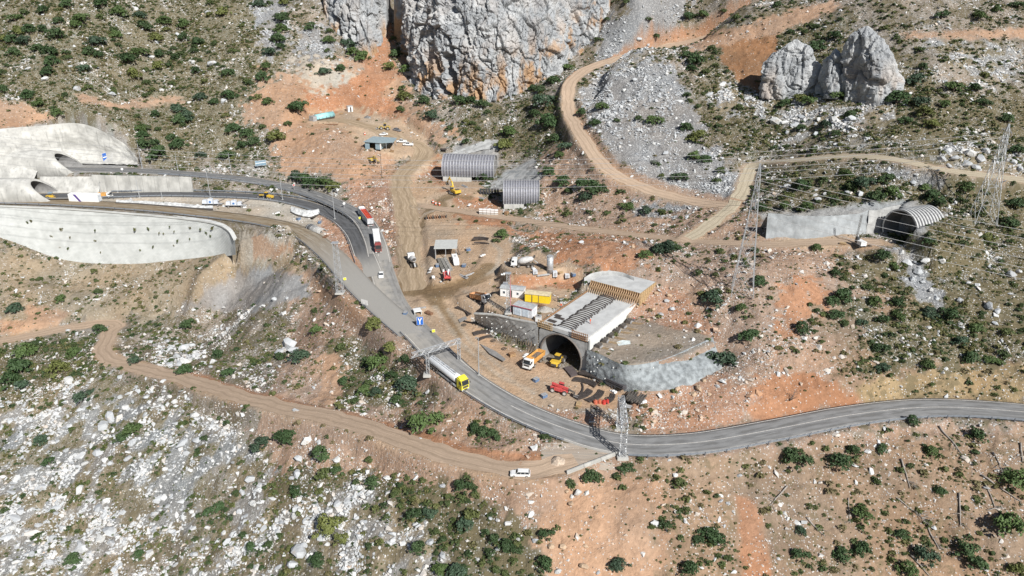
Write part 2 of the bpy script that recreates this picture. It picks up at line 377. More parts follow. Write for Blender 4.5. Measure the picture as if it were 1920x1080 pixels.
#            colour (linear)          stones tufts brush
KIND = {
 'green':  ((.222, .205, .145), .85, 1.4, .9), 'fill': ((.335, .29, .24), .10, .02, .05),
 'hill':   ((.300, .258, .210), .90, .70, .65), 'soil': ((.385, .272, .200), .75, .34, .40),
 'red':    ((.425, .225, .130), .32, .06, .08), 'orange': ((.435, .285, .190), .28, .10, .10),
 'bare':   ((.465, .345, .240), .08, .02, .02), 'scree': ((.25, .245, .24), 2.0, .03, .06),
 'karst':  ((.400, .370, .325), 1.5, .42, .35), 'brush': ((.178, .160, .108), .80, 1.25, .9),
 'dry':    ((.345, .280, .200), .35, .45, .55), 'grey': ((.300, .288, .275), .10, .10, .10),
 'mud':    ((.235, .168, .098), .03, .0, .0), 'crete': ((.36, .355, .34), .02, .0, .0),
 'deepred': ((.310, .170, .090), .12, .03, .05), 'tan': ((.325, .232, .160), .55, .65, .55), 'yellow': ((.370, .280, .165), .5, .65, .7),
 'pale':   ((.47, .415, .34), .35, .05, .05), 'apron': ((.49, .340, .225), .10, .0, .0), 'redrock': ((.42, .252, .168), 1.3, .1, .12),
}
names = list(KIND)
Wt = np.zeros((len(names), NY, NX), np.float32)
Wt[names.index('hill')] = 1.0
def zone(kind, pts, soft=10):
    P_ = np.array(pts, float); k = names.index(kind)
    m = soft + 25
    s = (U > P_[:, 0].min() - m) & (U < P_[:, 0].max() + m) & (V > P_[:, 1].min() - m) & (V < P_[:, 1].max() + m)
    if not s.any(): return
    g = 1.0 if soft <= 6 else min(5.0, soft / 3.5)
    d, _ = poly_sd(U[s] + 9 * g * nj[0][s], V[s] + 7 * g * nj[1][s], pts)
    sw = soft if soft <= 6 else max(4.0, soft * .4)
    w = (1 - sstep(-sw, sw, d)).astype(np.float32)
    for q in range(len(names)): Wt[q][s] *= (1 - w)
    Wt[k][s] += w
def line_zone(kind, pl, hw, soft, amt=1.0, jit=1.0):
    s = box_idx(pl, hw + soft + 3)
    d, _, _, _ = seg_dist(GX[s], GY[s], pl)
    d = d + jit * fbm(GX[s] / 3, GY[s] / 3, seed=51, octv=3)
    w = ((1 - sstep(hw - soft, hw + soft, d)) * amt).astype(np.float32)
    for q in range(len(names)): Wt[q][s] *= (1 - w)
    Wt[names.index(kind)][s] += w
zone('green', [(-100, -60), (300, -60), (500, -60), (540, 60), (500, 190), (480, 300), (330, 310), (270, 270), (170, 225), (-100, 180)], 20)
zone('soil', [(480, 480), (700, 560), (960, 800), (1200, 850), (1920, 790), (2200, 1300), (900, 1300), (460, 800), (560, 600)], 20)
zone('soil', [(1000, 380), (1400, 400), (1600, 480), (1900, 640), (1920, 760), (1200, 830), (1150, 560)], 20)
zone('orange', [(-80, 183), (50, 190), (100, 222), (60, 235), (-80, 255)], 6)
zone('orange', [(140, 178), (240, 190), (340, 182), (345, 196), (240, 202), (150, 196)], 5)
zone('orange', [(495, 140), (640, 110), (760, 110), (775, 195), (850, 240), (830, 280), (760, 262), (640, 258), (520, 250), (440, 220)], 16)
zone('pale', [(550, 112), (640, 118), (655, 165), (570, 165)], 12)
zone('scree', [(556, 60), (612, 40), (628, 95), (595, 112), (560, 100)], 10)
zone('scree', [(480, 0), (540, 0), (530, 90), (490, 120)], 12)
zone('red', [(690, 0), (715, 0), (730, 60), (740, 110), (742, 150), (700, 180), (650, 190), (640, 160), (690, 110), (715, 80)], 7)
zone('red', [(560, 175), (640, 165), (745, 190), (760, 215), (620, 205), (560, 195)], 9)
zone('orange', [(505, 262), (560, 240), (680, 240), (755, 290), (755, 345), (700, 365), (620, 335), (525, 318)], 12)
zone('redrock', [(640, 345), (700, 330), (762, 350), (765, 520), (738, 525), (725, 470), (705, 420), (660, 385)], 9)
zone('brush', [(850, 235), (960, 190), (1045, 175), (1062, 240), (1035, 330), (1000, 300), (930, 265), (880, 275)], 12)
zone('soil', [(1000, 320), (1060, 260), (1160, 330), (1300, 370), (1340, 400), (1280, 430), (1050, 410), (1010, 390)], 10)
zone('scree', [(1085, 168), (1130, 138), (1250, 108), (1298, 185), (1330, 270), (1390, 335), (1370, 390), (1260, 360), (1190, 335), (1140, 280), (1100, 225)], 8)
zone('scree', [(1105, 110), (1135, 60), (1180, -10), (1300, -10), (1275, 60), (1200, 100), (1120, 125)], 9)
zone('scree', [(1190, 380), (1330, 385), (1260, 405), (1180, 395)], 10)
zone('brush', [(1300, 60), (1450, 30), (1700, 30), (1960, 40), (1960, 320), (1500, 290), (1400, 300), (1340, 240), (1310, 150)], 16)
zone('hill', [(1560, 0), (1960, -10), (1960, 180), (1760, 170), (1700, 110), (1600, 40)], 14)
zone('hill', [(1470, 200), (1640, 190), (1650, 270), (1480, 280)], 14)
zone('karst', [(1440, 205), (1530, 195), (1650, 190), (1670, 215), (1620, 260), (1560, 275), (1470, 262)], 16)
zone('karst', [(1755, 278), (1800, 268), (1852, 275), (1850, 318), (1790, 322)], 8)
zone('karst', [(1870, 290), (1930, 285), (1930, 325), (1885, 318)], 8)
zone('karst', [(1720, 60), (1850, 70), (1920, 110), (1900, 160), (1780, 130)], 22)
zone('karst', [(1380, 150), (1440, 175), (1440, 215), (1350, 230), (1330, 190)], 14)
zone('deepred', [(1345, 78), (1400, 48), (1470, 45), (1455, 90), (1425, 168), (1392, 166), (1360, 120)], 5)
zone('orange', [(1270, 80), (1420, 40), (1560, 0), (1580, 10), (1470, 62), (1290, 98)], 5)
zone('orange', [(1690, 62), (1960, 48), (1960, 68), (1700, 75)], 5)
zone('brush', [(1425, 315), (1620, 300), (1800, 328), (1960, 345), (1960, 690), (1830, 680), (1650, 560), (1560, 500), (1700, 460), (1640, 400), (1440, 395)], 14)
zone('scree', [(1625, 310), (1700, 315), (1770, 332), (1745, 350), (1660, 330)], 8)
zone('scree', [(1650, 455), (1700, 458), (1760, 560), (1770, 590), (1720, 560), (1680, 490)], 9)
zone('tan', [(1500, 540), (1700, 560), (1900, 690), (1700, 730), (1560, 690)], 22)
zone('brush', [(1560, 560), (1780, 600), (1960, 640), (1960, 700), (1640, 690)], 22)
zone('red', [(1455, 535), (1530, 505), (1548, 560), (1490, 620), (1440, 650)], 14)
zone('red', [(1350, 720), (1480, 700), (1640, 735), (1600, 760), (1400, 795)], 12)
zone('yellow', [(1600, 722), (1740, 695), (1960, 690), (1960, 755), (1640, 756)], 9)
zone('red', [(955, 425), (1070, 440), (1200, 452), (1230, 500), (1100, 505), (1010, 480)], 12)
zone('redrock', [(1190, 535), (1262, 540), (1335, 600), (1345, 645), (1290, 620), (1185, 600)], 8)
zone('redrock', [(1190, 745), (1290, 725), (1340, 690), (1420, 740), (1370, 800), (1195, 812)], 9)
zone('redrock', [(1150, 800), (1060, 790), (950, 745), (960, 735), (1080, 772), (1150, 790)], 5)
zone('tan', [(1180, 862), (1500, 845), (1960, 800), (2000, 1300), (1050, 1300), (1120, 950)], 12)
zone('orange', [(1060, 900), (1240, 900), (1260, 1000), (1200, 1100), (1040, 1100), (1000, 1000)], 20)
zone('red', [(1380, 930), (1420, 940), (1450, 1090), (1395, 1090)], 6)
zone('brush', [(470, 870), (700, 900), (930, 930), (1010, 1000), (1040, 1300), (260, 1300), (330, 1000)], 22)
zone('brush', [(600, 640), (760, 660), (830, 760), (640, 760)], 22)
zone('karst', [(-100, 715), (220, 705), (330, 745), (400, 800), (420, 850), (360, 960), (230, 1100), (-100, 1300)], 18)
zone('karst', [(560, 930), (680, 920), (800, 990), (820, 1090), (600, 1090), (540, 1010)], 34)
zone('karst', [(400, 790), (520, 860), (500, 900), (420, 880)], 20)
zone('karst', [(330, 1000), (420, 900), (500, 880), (540, 960), (500, 1100), (330, 1100)], 26)
zone('karst', [(270, 640), (360, 640), (380, 690), (300, 690)], 10)
zone('brush', [(-80, 640), (120, 640), (200, 640), (180, 700), (60, 745), (-80, 750)], 10)
zone('dry', [(-80, 455), (130, 482), (330, 482), (450, 475), (560, 478), (560, 510), (430, 515), (330, 580), (260, 600), (0, 620), (-80, 620)], 12)
zone('orange', [(60, 570), (130, 590), (110, 612), (0, 628), (0, 605), (50, 600)], 5)
zone('grey', [(345, 578), (395, 538), (440, 512), (520, 508), (565, 518), (582, 556), (500, 575), (420, 585)], 7)
zone('pale', [(430, 430), (530, 440), (545, 480), (450, 500), (440, 470)], 8)
zone('orange', [(480, 440), (540, 460), (520, 490), (480, 480)], 8)
zone('red', [(640, 768), (800, 815), (940, 852), (1040, 848), (1040, 862), (900, 862), (780, 832), (640, 788)], 4)
zone('orange', [(565, 500), (640, 550), (690, 590), (670, 610), (600, 560)], 9)
zone('orange', [(600, 660), (640, 670), (640, 770), (590, 760)], 9)
# worked ground
zone('bare', [(742, 565), (752, 470), (760, 330), (790, 290), (850, 300), (905, 350), (940, 410), (955, 480), (1000, 480), (1095, 505), (1100, 530), (1010, 612), (896, 592), (880, 650), (1010, 720), (1060, 770), (950, 745), (862, 690), (800, 630)], 7)
zone('bare', [(575, 236), (580, 212), (660, 203), (760, 228), (810, 258), (790, 300), (740, 290), (690, 282), (680, 262), (640, 240)], 7)
zone('apron', [(800, 575), (870, 590), (930, 640), (1012, 676), (1090, 705), (1180, 744), (1155, 770), (1060, 765), (960, 735), (880, 680)], 6)
zone('pale', [(-80, 352), (190, 356), (490, 366), (570, 395), (640, 440), (700, 540), (660, 540), (600, 450), (480, 405), (240, 380), (-80, 372)], 5)
zone('redrock', [(590, 405), (640, 425), (680, 500), (690, 530), (655, 490), (610, 440)], 4)
zone('red', [(830, 300), (860, 330), (830, 350), (780, 330)], 8)
zone('red', [(845, 365), (935, 372), (940, 392), (860, 388)], 5)
zone('red', [(860, 395), (960, 412), (965, 440), (900, 425), (850, 410)], 7)
zone('red', [(965, 515), (1085, 522), (1080, 538), (960, 536)], 4)
zone('fill', [(1100, 655), (1180, 605), (1300, 620), (1338, 642), (1290, 665), (1180, 690)], 5)
zone('crete', [(838, 296), (855, 274), (932, 264), (938, 300), (925, 318)], 4)
zone('crete', [(920, 350), (940, 322), (1000, 298), (1012, 330), (1002, 350), (945, 355)], 4)
zone('crete', [(1425, 400), (1650, 378), (1705, 372), (1775, 405), (1720, 440), (1640, 435), (1440, 446)], 5)
zone('crete', [(-90, 250), (0, 242), (80, 236), (150, 230), (200, 250), (240, 272), (266, 300), (258, 312), (130, 325), (-90, 330)], 3)
zone('bare', [(1440, 448), (1600, 441), (1650, 450), (1640, 468), (1500, 468)], 5)
for k, (pl, hw) in TL.items(): line_zone('bare', pl, hw + .6, 1.0, .9)
line_zone('orange', [p + Vector((0, 3.2, 0)) for p in TL['upper_track'][0] if p.y > 300], 1.8, 1.0, .9)
line_zone('orange', [p + Vector((1.5, 2.0, 0)) for p in TL['upper_track'][0] if p.y <= 340], 3.4, 1.0, .7)
line_zone('red', [p + Vector((0, 4.6, 0)) for p in TL['upper_track'][0] if p.y > 345], .7, .6, .7)
line_zone('red', [p + Vector((0, 3.6, 0)) for p in TL['lower_track'][0][:70]], 1.6, 1.2, .8)
def mudline(px, hw, amt=.85, jit=1.6): line_zone('mud', [gz(W(*p)) for p in px] if len(px[0]) == 3 else [P(*p) for p in px], hw, .8, amt, jit)
mudline([(758, 545), (765, 480), (764, 400), (752, 340), (770, 305), (795, 285)], 2.6)
mudline([(780, 545), (768, 470), (790, 420), (815, 385), (840, 372)], 1.6)
mudline([(735, 545), (790, 545), (850, 540), (890, 520), (915, 500)], 3.2)
mudline([(800, 550), (840, 590), (862, 630)], 1.8)
mudline([(815, 565), (850, 620), (880, 665), (930, 705)], .7, .6, .5)
mudline([(828, 560), (868, 622), (900, 665)], .6, .55, .5)
mudline([(880, 372), (845, 366), (820, 380), (830, 388)], 2.2)
mudline([(800, 392), (960, 409), (1100, 429), (1300, 451), (1500, 460)], .8, .5, .6)
for q in ([(762, 540), (775, 470), (772, 400), (762, 340)], [(770, 420), (800, 400), (830, 392)], [(900, 440), (940, 470), (930, 505), (890, 530)], [(815, 575), (860, 640), (930, 700), (1000, 735)], [(840, 580), (880, 640), (960, 705)], [(690, 240), (720, 255), (770, 262)], [(870, 545), (930, 575), (985, 575)]):
    line_zone('pale', [P(*w) for w in q], .9, .5, .55, .5)
for (x, y) in ((770, 545), (830, 548), (880, 525)): mudline([(x, y), (x + 14, y - 2)], 4.5, .75, 2.5)
def kind_w(n): return Wt[names.index(n)]
kc = np.array([KIND[n][0] for n in names], np.float32); kp = np.array([KIND[n][1:] for n in names], np.float32)
COL = np.tensordot(Wt, kc, axes=(0, 0)); PAR = np.tensordot(Wt, kp, axes=(0, 0))
# rocky and leafy patches alternate on the stony slopes
msk = sstep(-.12, .16, fbm(GX / 5.5, GY / 4, seed=121, octv=4)); msk2 = sstep(-.1, .2, fbm(GX / 6, GY / 6, seed=125, octv=4))
kw = kind_w('karst'); hw2 = kind_w('hill') + kind_w('brush') * .7
PAR[..., 0] += kw * (1.5 * msk - .75) + hw2 * (.7 * msk2 - .3)
PAR[..., 1] += kw * (.7 * (1 - msk) - .25) + hw2 * (.35 * (1 - msk2) - .1)
PAR[..., 2] += kw * (.6 * (1 - msk) - .2) + hw2 * (.35 * (1 - msk2) - .12)
PAR = np.clip(PAR, 0, 2)
COL = COL * (1 - kw[..., None] * .9) + kw[..., None] * .9 * (np.array((.27, .225, .15)) * (1 - msk[..., None]) + np.array((.265, .262, .25)) * msk[..., None])
COL = COL * (1 - .22 * (hw2 * (1 - msk2))[..., None])
tone = .86 * (1 + .26 * fbm(GX / 9, GY / 9, seed=61, octv=4)); warm = .10 * fbm(GX / 14, GY / 14, seed=67, octv=3)
COL = COL * tone[..., None] * np.stack([1 + warm, 1 + 0 * warm, 1 - warm], -1)
def kind_w(n): return Wt[names.index(n)]

# ------------------------------------------------------------------ materials
def NT(name):
    m = bpy.data.materials.new(name); m.use_nodes = True
    nt = m.node_tree; nt.nodes.clear()
    o = nt.nodes.new('ShaderNodeOutputMaterial'); b = nt.nodes.new('ShaderNodeBsdfPrincipled')
    nt.links.new(b.outputs[0], o.inputs[0])
    return m, nt, b
def nd(nt, t, **kw):
    n = nt.nodes.new(t)
    for k, v in kw.items():
        if k.startswith('i_'): n.inputs[k[2:].replace('_', ' ')].default_value = v
        else: setattr(n, k, v)
    return n
def mixc(nt, fac, a, b, mode='MIX'):
    m = nt.nodes.new('ShaderNodeMix'); m.data_type = 'RGBA'; m.blend_type = mode
    for s, v in ((m.inputs[0], fac), (m.inputs[6], a), (m.inputs[7], b)):
        if hasattr(v, 'links'): nt.links.new(v, s)
        elif isinstance(v, (int, float)): s.default_value = v
        else: s.default_value = (*v, 1)
    return m.outputs[2]
def math_(nt, op, a, b=None, c=None, clamp=False):
    m = nt.nodes.new('ShaderNodeMath'); m.operation = op; m.use_clamp = clamp
    for s, v in zip(m.inputs, (a, b, c)):
        if v is None: continue
        if hasattr(v, 'links'): nt.links.new(v, s)
        else: s.default_value = v
    return m.outputs[0]
def ramp(nt, v, lo, hi, a=0.0, b=1.0):
    m = nt.nodes.new('ShaderNodeMapRange'); m.interpolation_type = 'SMOOTHSTEP'
    nt.links.new(v, m.inputs[0])
    for i, q in ((1, lo), (2, hi), (3, a), (4, b)):
        if hasattr(q, 'links'): nt.links.new(q, m.inputs[i])
        else: m.inputs[i].default_value = q
    return m.outputs[0]
def noise(nt, co, scale, detail=4, rough=.55):
    n = nd(nt, 'ShaderNodeTexNoise'); n.inputs['Scale'].default_value = scale; n.inputs['Detail'].default_value = detail; n.inputs['Roughness'].default_value = rough
    if co is not None: nt.links.new(co, n.inputs['Vector'])
    return n.outputs['Fac']
def voro(nt, co, scale, out='Distance', rnd=1.0):
    n = nd(nt, 'ShaderNodeTexVoronoi'); n.inputs['Scale'].default_value = scale; n.inputs['Randomness'].default_value = rnd
    nt.links.new(co, n.inputs['Vector'])
    return n
def bump(nt, h, strength, dist, b):
    n = nd(nt, 'ShaderNodeBump'); n.inputs['Strength'].default_value = strength; n.inputs['Distance'].default_value = dist
    nt.links.new(h, n.inputs['Height']); nt.links.new(n.outputs[0], b.inputs['Normal'])
_mc = {}
def mat(name, col, rough=.65, metal=0.0, var=.18, scale=1.2, dust=0.0, bmp=0.0, dustcol=(.42, .32, .23), emit=None, streak=0.0):
    if name in _mc: return _mc[name]
    m, nt, b = NT(name); _mc[name] = m
    co = nd(nt, 'ShaderNodeTexCoord').outputs['Object']
    f = noise(nt, co, scale, 5)
    c = mixc(nt, ramp(nt, f, .3, .7), tuple(max(0, q * (1 - var)) for q in col), tuple(min(1, q * (1 + var)) for q in col))
    if streak:
        mp = nd(nt, 'ShaderNodeMapping'); mp.inputs['Scale'].default_value = (1, 1, .08); nt.links.new(co, mp.inputs[0])
        c = mixc(nt, ramp(nt, noise(nt, mp.outputs[0], .9, 5), .5, .75, 0, streak), c, tuple(q * .5 for q in col))
    if dust:
        c = mixc(nt, ramp(nt, noise(nt, co, 2.3, 5), .38, .75, dust * .25, dust), c, dustcol)
    nt.links.new(c, b.inputs['Base Color'])
    b.inputs['Roughness'].default_value = rough; b.inputs['Metallic'].default_value = metal
    if bmp: bump(nt, noise(nt, co, scale * 4, 6), bmp, .15, b)
    return m

def ground_material():
    m, nt, b = NT('ground')
    co = nd(nt, 'ShaderNodeTexCoord').outputs['Object']
    base = nd(nt, 'ShaderNodeAttribute', attribute_name='gcol').outputs['Color']
    par = nd(nt, 'ShaderNodeSeparateColor'); nt.links.new(nd(nt, 'ShaderNodeAttribute', attribute_name='gpar').outputs['Color'], par.inputs[0])
    stone, tuft, brush = par.outputs
    n1 = noise(nt, co, .9, 6, .62); n2 = noise(nt, co, .16, 4)
    c = mixc(nt, 1.0, base, mixc(nt, n1, (.52, .51, .50), (1.46, 1.46, 1.46)), 'MULTIPLY')
    c = mixc(nt, 1.0, c, mixc(nt, n2, (.86, .84, .83), (1.14, 1.15, 1.17)), 'MULTIPLY')
    # dry scrub litter in patches
    bm = noise(nt, co, .38, 6, .68)
    th = math_(nt, 'MULTIPLY_ADD', brush, -.30, .68)
    bmask = ramp(nt, bm, th, math_(nt, 'ADD', th, .10))
    bf = math_(nt, 'MULTIPLY', bmask, math_(nt, 'MULTIPLY_ADD', brush, .75, .12, True))
    fine = noise(nt, co, 3.5, 4, .6)
    bc = mixc(nt, fine, (.070, .066, .036), (.22, .175, .105))
    c = mixc(nt, bf, c, bc)
    # gravel
    vn = voro(nt, co, 1.9)
    sepc = nd(nt, 'ShaderNodeSeparateColor'); nt.links.new(vn.outputs['Color'], sepc.inputs[0])
    pick = math_(nt, 'LESS_THAN', sepc.outputs[0], math_(nt, 'MULTIPLY', stone, .5))
    sh = math_(nt, 'MULTIPLY', ramp(nt, vn.outputs['Distance'], .40, .28), pick)
    sc_ = mixc(nt, sepc.outputs[1], (.36, .35, .335), (.62, .61, .585))
    c = mixc(nt, sh, c, mixc(nt, .3, sc_, base))
    nt.links.new(c, b.inputs['Base Color'])
    b.inputs['Roughness'].default_value = .95
    b.inputs['Specular IOR Level'].default_value = .15
    bump(nt, noise(nt, co, 1.1, 4, .65), .8, .55, b)
    return m
GROUND = ground_material()

# ------------------------------------------------------------------ mesh helpers
C = sc.collection
def from_arrays(name, verts, faces, m=None, smooth=False):
    me = bpy.data.meshes.new(name)
    v = np.asarray(verts, np.float32).reshape(-1, 3); f = np.asarray(faces, np.int32)
    me.vertices.add(len(v)); me.vertices.foreach_set('co', v.ravel())
    n = f.shape[1]
    me.loops.add(f.size); me.loops.foreach_set('vertex_index', f.ravel())
    me.polygons.add(len(f)); me.polygons.foreach_set('loop_start', np.arange(len(f), dtype=np.int32) * n)
    me.update(calc_edges=True)
    me.polygons.foreach_set('use_smooth', np.full(len(f), smooth))
    if m: me.materials.append(m)
    return me
def grid_faces(nu, nv):
    i = np.arange(nu * nv).reshape(nv, nu)
    return np.stack([i[:-1, :-1], i[:-1, 1:], i[1:, 1:], i[1:, :-1]], -1).reshape(-1, 4)
def tag(o, label=None, cat=None, group=None, kind=None):
    if label: o['label'] = label
    if cat: o['category'] = cat
    if group: o['group'] = group
    if kind: o['kind'] = kind
    return o
def link(name, me, parent=None, loc=None, rotz=None):
    o = bpy.data.objects.new(name, me); C.objects.link(o)
    if parent: o.parent = parent
    if loc is not None: o.location = loc
    if rotz is not None: o.rotation_euler = (0, 0, rotz)
    return o
def thing(name, label, cat, loc=(0, 0, 0), rotz=0.0, group=None):
    o = bpy.data.objects.new(name, None); C.objects.link(o)
    o.empty_display_size = .5; o.location = loc; o.rotation_euler = (0, 0, rotz)
    return tag(o, label, cat, group)

# the ground sheet
tm = from_arrays('ground', np.stack([GX, GY, Z], -1), grid_faces(NX, NY), GROUND, True)
for nm, arr in (('gcol', COL), ('gpar', PAR)):
    at = tm.attributes.new(nm, 'FLOAT_COLOR', 'POINT')
    at.data.foreach_set('color', np.concatenate([np.clip(arr, 0, 2).reshape(-1, 3), np.ones((NX * NY, 1))], 1).astype(np.float32).ravel())
tag(link('ground', tm), kind='structure')
class MB:                                          # collects simple solids into one mesh
    def __init__(s): s.v, s.f = [], []
    def add(s, v, f):
        n = len(s.v); s.v += [tuple(q) for q in v]; s.f += [tuple(i + n for i in g) for g in f]; return s
    def box(s, c, d, rz=0.0, ry=0.0):
        M = Matrix.Rotation(rz, 3, 'Z') @ Matrix.Rotation(ry, 3, 'Y'); c = Vector(c)
        v = [c + M @ Vector((x * d[0] / 2, y * d[1] / 2, z * d[2] / 2)) for x in (-1, 1) for y in (-1, 1) for z in (-1, 1)]
        return s.add(v, [(0, 1, 3, 2), (4, 6, 7, 5), (0, 4, 5, 1), (2, 3, 7, 6), (0, 2, 6, 4), (1, 5, 7, 3)])
    def frus(s, b, t, z0, z1):                     # b, t: (x0, x1, y0, y1) of bottom and top
        v = [(b[0], b[2], z0), (b[1], b[2], z0), (b[1], b[3], z0), (b[0], b[3], z0), (t[0], t[2], z1), (t[1], t[2], z1), (t[1], t[3], z1), (t[0], t[3], z1)]
        return s.add(v, [(3, 2, 1, 0), (4, 5, 6, 7), (0, 1, 5, 4), (1, 2, 6, 5), (2, 3, 7, 6), (3, 0, 4, 7)])
    def prism(s, prof, y0, y1, inset=0.0):         # side outline in x-z, run along y; inset chamfers both ends
        n = len(prof); cx = sum(p[0] for p in prof) / n; cz = sum(p[1] for p in prof) / n
        L = [(y0, 1 - inset), (y0 + abs(y1 - y0) * inset, 1), (y1 - abs(y1 - y0) * inset, 1), (y1, 1 - inset)] if inset else [(y0, 1), (y1, 1)]
        v = [(cx + (x - cx) * k, y, cz + (z - cz) * k) for (y, k) in L for (x, z) in prof]
        f = [tuple(range(n))[::-1], tuple(range((len(L) - 1) * n, len(L) * n))]
        for r in range(len(L) - 1):
            f += [(r * n + i, r * n + (i + 1) % n, (r + 1) * n + (i + 1) % n, (r + 1) * n + i) for i in range(n)]
        return s.add(v, f)
    def cyl(s, p, q, r0, r1=None, n=10, caps=True):
        p, q = Vector(p), Vector(q); r1 = r0 if r1 is None else r1
        d = (q - p).normalized(); a = d.orthogonal().normalized(); b = d.cross(a)
        v = [o + (a * math.cos(2 * math.pi * i / n) + b * math.sin(2 * math.pi * i / n)) * r for (o, r) in ((p, r0), (q, r1)) for i in range(n)]
        f = [(i, (i + 1) % n, n + (i + 1) % n, n + i) for i in range(n)]
        if caps: f += [tuple(range(n))[::-1], tuple(range(n, 2 * n))]
        return s.add(v, f)
    def bar(s, p, q, w, h=None): return s.cyl(p, q, w * .7, n=4) if h is None else s.beam(p, q, w, h)
    def beam(s, p, q, w, h):                       # box section with its h along up
        p, q = Vector(p), Vector(q); d = (q - p).normalized()
        a = d.cross(Vector((0, 0, 1))); a = a.normalized() if a.length > 1e-4 else Vector((1, 0, 0)); b = a.cross(d)
        v = [o + a * (x * w / 2) + b * (z * h / 2) for o in (p, q) for (x, z) in ((-1, -1), (1, -1), (1, 1), (-1, 1))]
        return s.add(v, [(3, 2, 1, 0), (4, 5, 6, 7), (0, 1, 5, 4), (1, 2, 6, 5), (2, 3, 7, 6), (3, 0, 4, 7)])
    def tube(s, pts, r, n=6):
        pts = [Vector(p) for p in pts]; rs = r if isinstance(r, (list, tuple)) else [r] * len(pts)
        v, f = [], []
        for k, p in enumerate(pts):
            d = (pts[min(k + 1, len(pts) - 1)] - pts[max(k - 1, 0)]).normalized()
            a = d.cross(Vector((.13, .29, .95))).normalized(); b = d.cross(a)
            v += [p + (a * math.cos(2 * math.pi * i / n) + b * math.sin(2 * math.pi * i / n)) * rs[k] for i in range(n)]
        for k in range(len(pts) - 1): f += [(k * n + i, k * n + (i + 1) % n, (k + 1) * n + (i + 1) % n, (k + 1) * n + i) for i in range(n)]
        f += [tuple(range(n))[::-1], tuple(range((len(pts) - 1) * n, len(pts) * n))]
        return s.add(v, f)
    def plate(s, pts, t):                          # thin flat polygon with thickness t (Vector)
        n = len(pts); p = [Vector(q) for q in pts]
        return s.add(p + [q + Vector(t) for q in p], [tuple(range(n))[::-1], tuple(range(n, 2 * n))] + [(i, (i + 1) % n, n + (i + 1) % n, n + i) for i in range(n)])
    def mesh(s, name, m=None, smooth=False):
        me = bpy.data.meshes.new(name); me.from_pydata([tuple(v) for v in s.v], [], s.f); me.update()
        bm = bmesh.new(); bm.from_mesh(me); bmesh.ops.recalc_face_normals(bm, faces=bm.faces); bm.to_mesh(me); bm.free()
        if smooth: me.polygons.foreach_set('use_smooth', [True] * len(me.polygons))
        if m: me.materials.append(m)
        return me
    def build(s, name, m, parent=None, smooth=False, loc=None, rotz=None): return link(name, s.mesh(name, m, smooth), parent, loc, rotz)

# ------------------------------------------------------------------ road surfaces
def road_mat(name, asphalt, dust, dust_amt, mode, fade=None, ends=()):
    m, nt, b = NT(name)
    co = nd(nt, 'ShaderNodeTexCoord').outputs['Object']
    at = nd(nt, 'ShaderNodeSeparateXYZ'); nt.links.new(nd(nt, 'ShaderNodeAttribute', attribute_name='lane').outputs['Vector'], at.inputs[0])
    ac, al = at.outputs[0], at.outputs[1]
    mp = nd(nt, 'ShaderNodeCombineXYZ'); nt.links.new(math_(nt, 'ADD', math_(nt, 'MULTIPLY', ac, 1.6 if mode == 'asphalt' else 2.6), math_(nt, 'MULTIPLY', noise(nt, co, .04, 0), .4 if mode == 'asphalt' else .6)), mp.inputs[0]); nt.links.new(math_(nt, 'MULTIPLY', al, .05 if mode == 'asphalt' else .035), mp.inputs[1])
    long_ = noise(nt, mp.outputs[0], 3.0, 6, .65)
    n1 = noise(nt, co, .35, 6, .6)
    c = mixc(nt, n1, tuple(q * .75 for q in asphalt), tuple(q * 1.3 for q in asphalt))
    trk = math_(nt, 'ABSOLUTE', math_(nt, 'SINE', math_(nt, 'MULTIPLY', ac, math.pi * 2.0)))       # wheel paths
    if mode == 'asphalt':
        c = mixc(nt, math_(nt, 'MULTIPLY', ramp(nt, long_, .40, .62), ramp(nt, trk, .2, .95, .25, .85)), c, tuple(q * .5 for q in asphalt))
        edge = ramp(nt, math_(nt, 'ABSOLUTE', ac), .72, 1.0)
        d = math_(nt, 'MULTIPLY', math_(nt, 'MAXIMUM', edge, ramp(nt, long_, .5, .8, 0, .6)), dust_amt, clamp=True)
        if fade: d = math_(nt, 'MAXIMUM', d, math_(nt, 'MULTIPLY', ramp(nt, al, fade[1], fade[0]), ramp(nt, math_(nt, 'ADD', math_(nt, 'MULTIPLY', ac, -.35), n1), .25, .75, .25, .95)))
        c = mixc(nt, d, c, dust)
    else:
        d = math_(nt, 'MULTIPLY', ramp(nt, long_, .36, .58), dust_amt, clamp=True)
        c = mixc(nt, d, c, dust)
        rut = ramp(nt, math_(nt, 'ABSOLUTE', math_(nt, 'SUBTRACT', math_(nt, 'ABSOLUTE', math_(nt, 'ADD', ac, math_(nt, 'MULTIPLY', math_(nt, 'SUBTRACT', n1, .5), .5))), .42)), .17, .03, 0, .55)
        c = mixc(nt, rut, c, tuple(q * .78 for q in dust))
        c = mixc(nt, ramp(nt, noise(nt, co, .8, 5), .58, .75, 0, .5), c, tuple(q * 1.5 for q in dust))
    for (l0, l1, ec) in ends: c = mixc(nt, ramp(nt, math_(nt, 'ADD', al, math_(nt, 'MULTIPLY', long_, 14)), l0 + 7, l1 + 7), c, ec)
    nt.links.new(c, b.inputs['Base Color']); b.inputs['Roughness'].default_value = .9
    b.inputs['Specular IOR Level'].default_value = .2
    if mode != 'asphalt': bump(nt, long_, .6, .35, b)
    return m
ASPH = road_mat('asphalt_dusty', (.245, .243, .24), (.40, .37, .325), .5, 'asphalt', (45, 135))
def plen(pl): return sum((b - a).length for a, b in zip(pl, pl[1:]))
PALE = (.325, .31, .285); LL, LM_, LU = plen(RL['low']), plen(RL['mud']), plen(RL['up'])
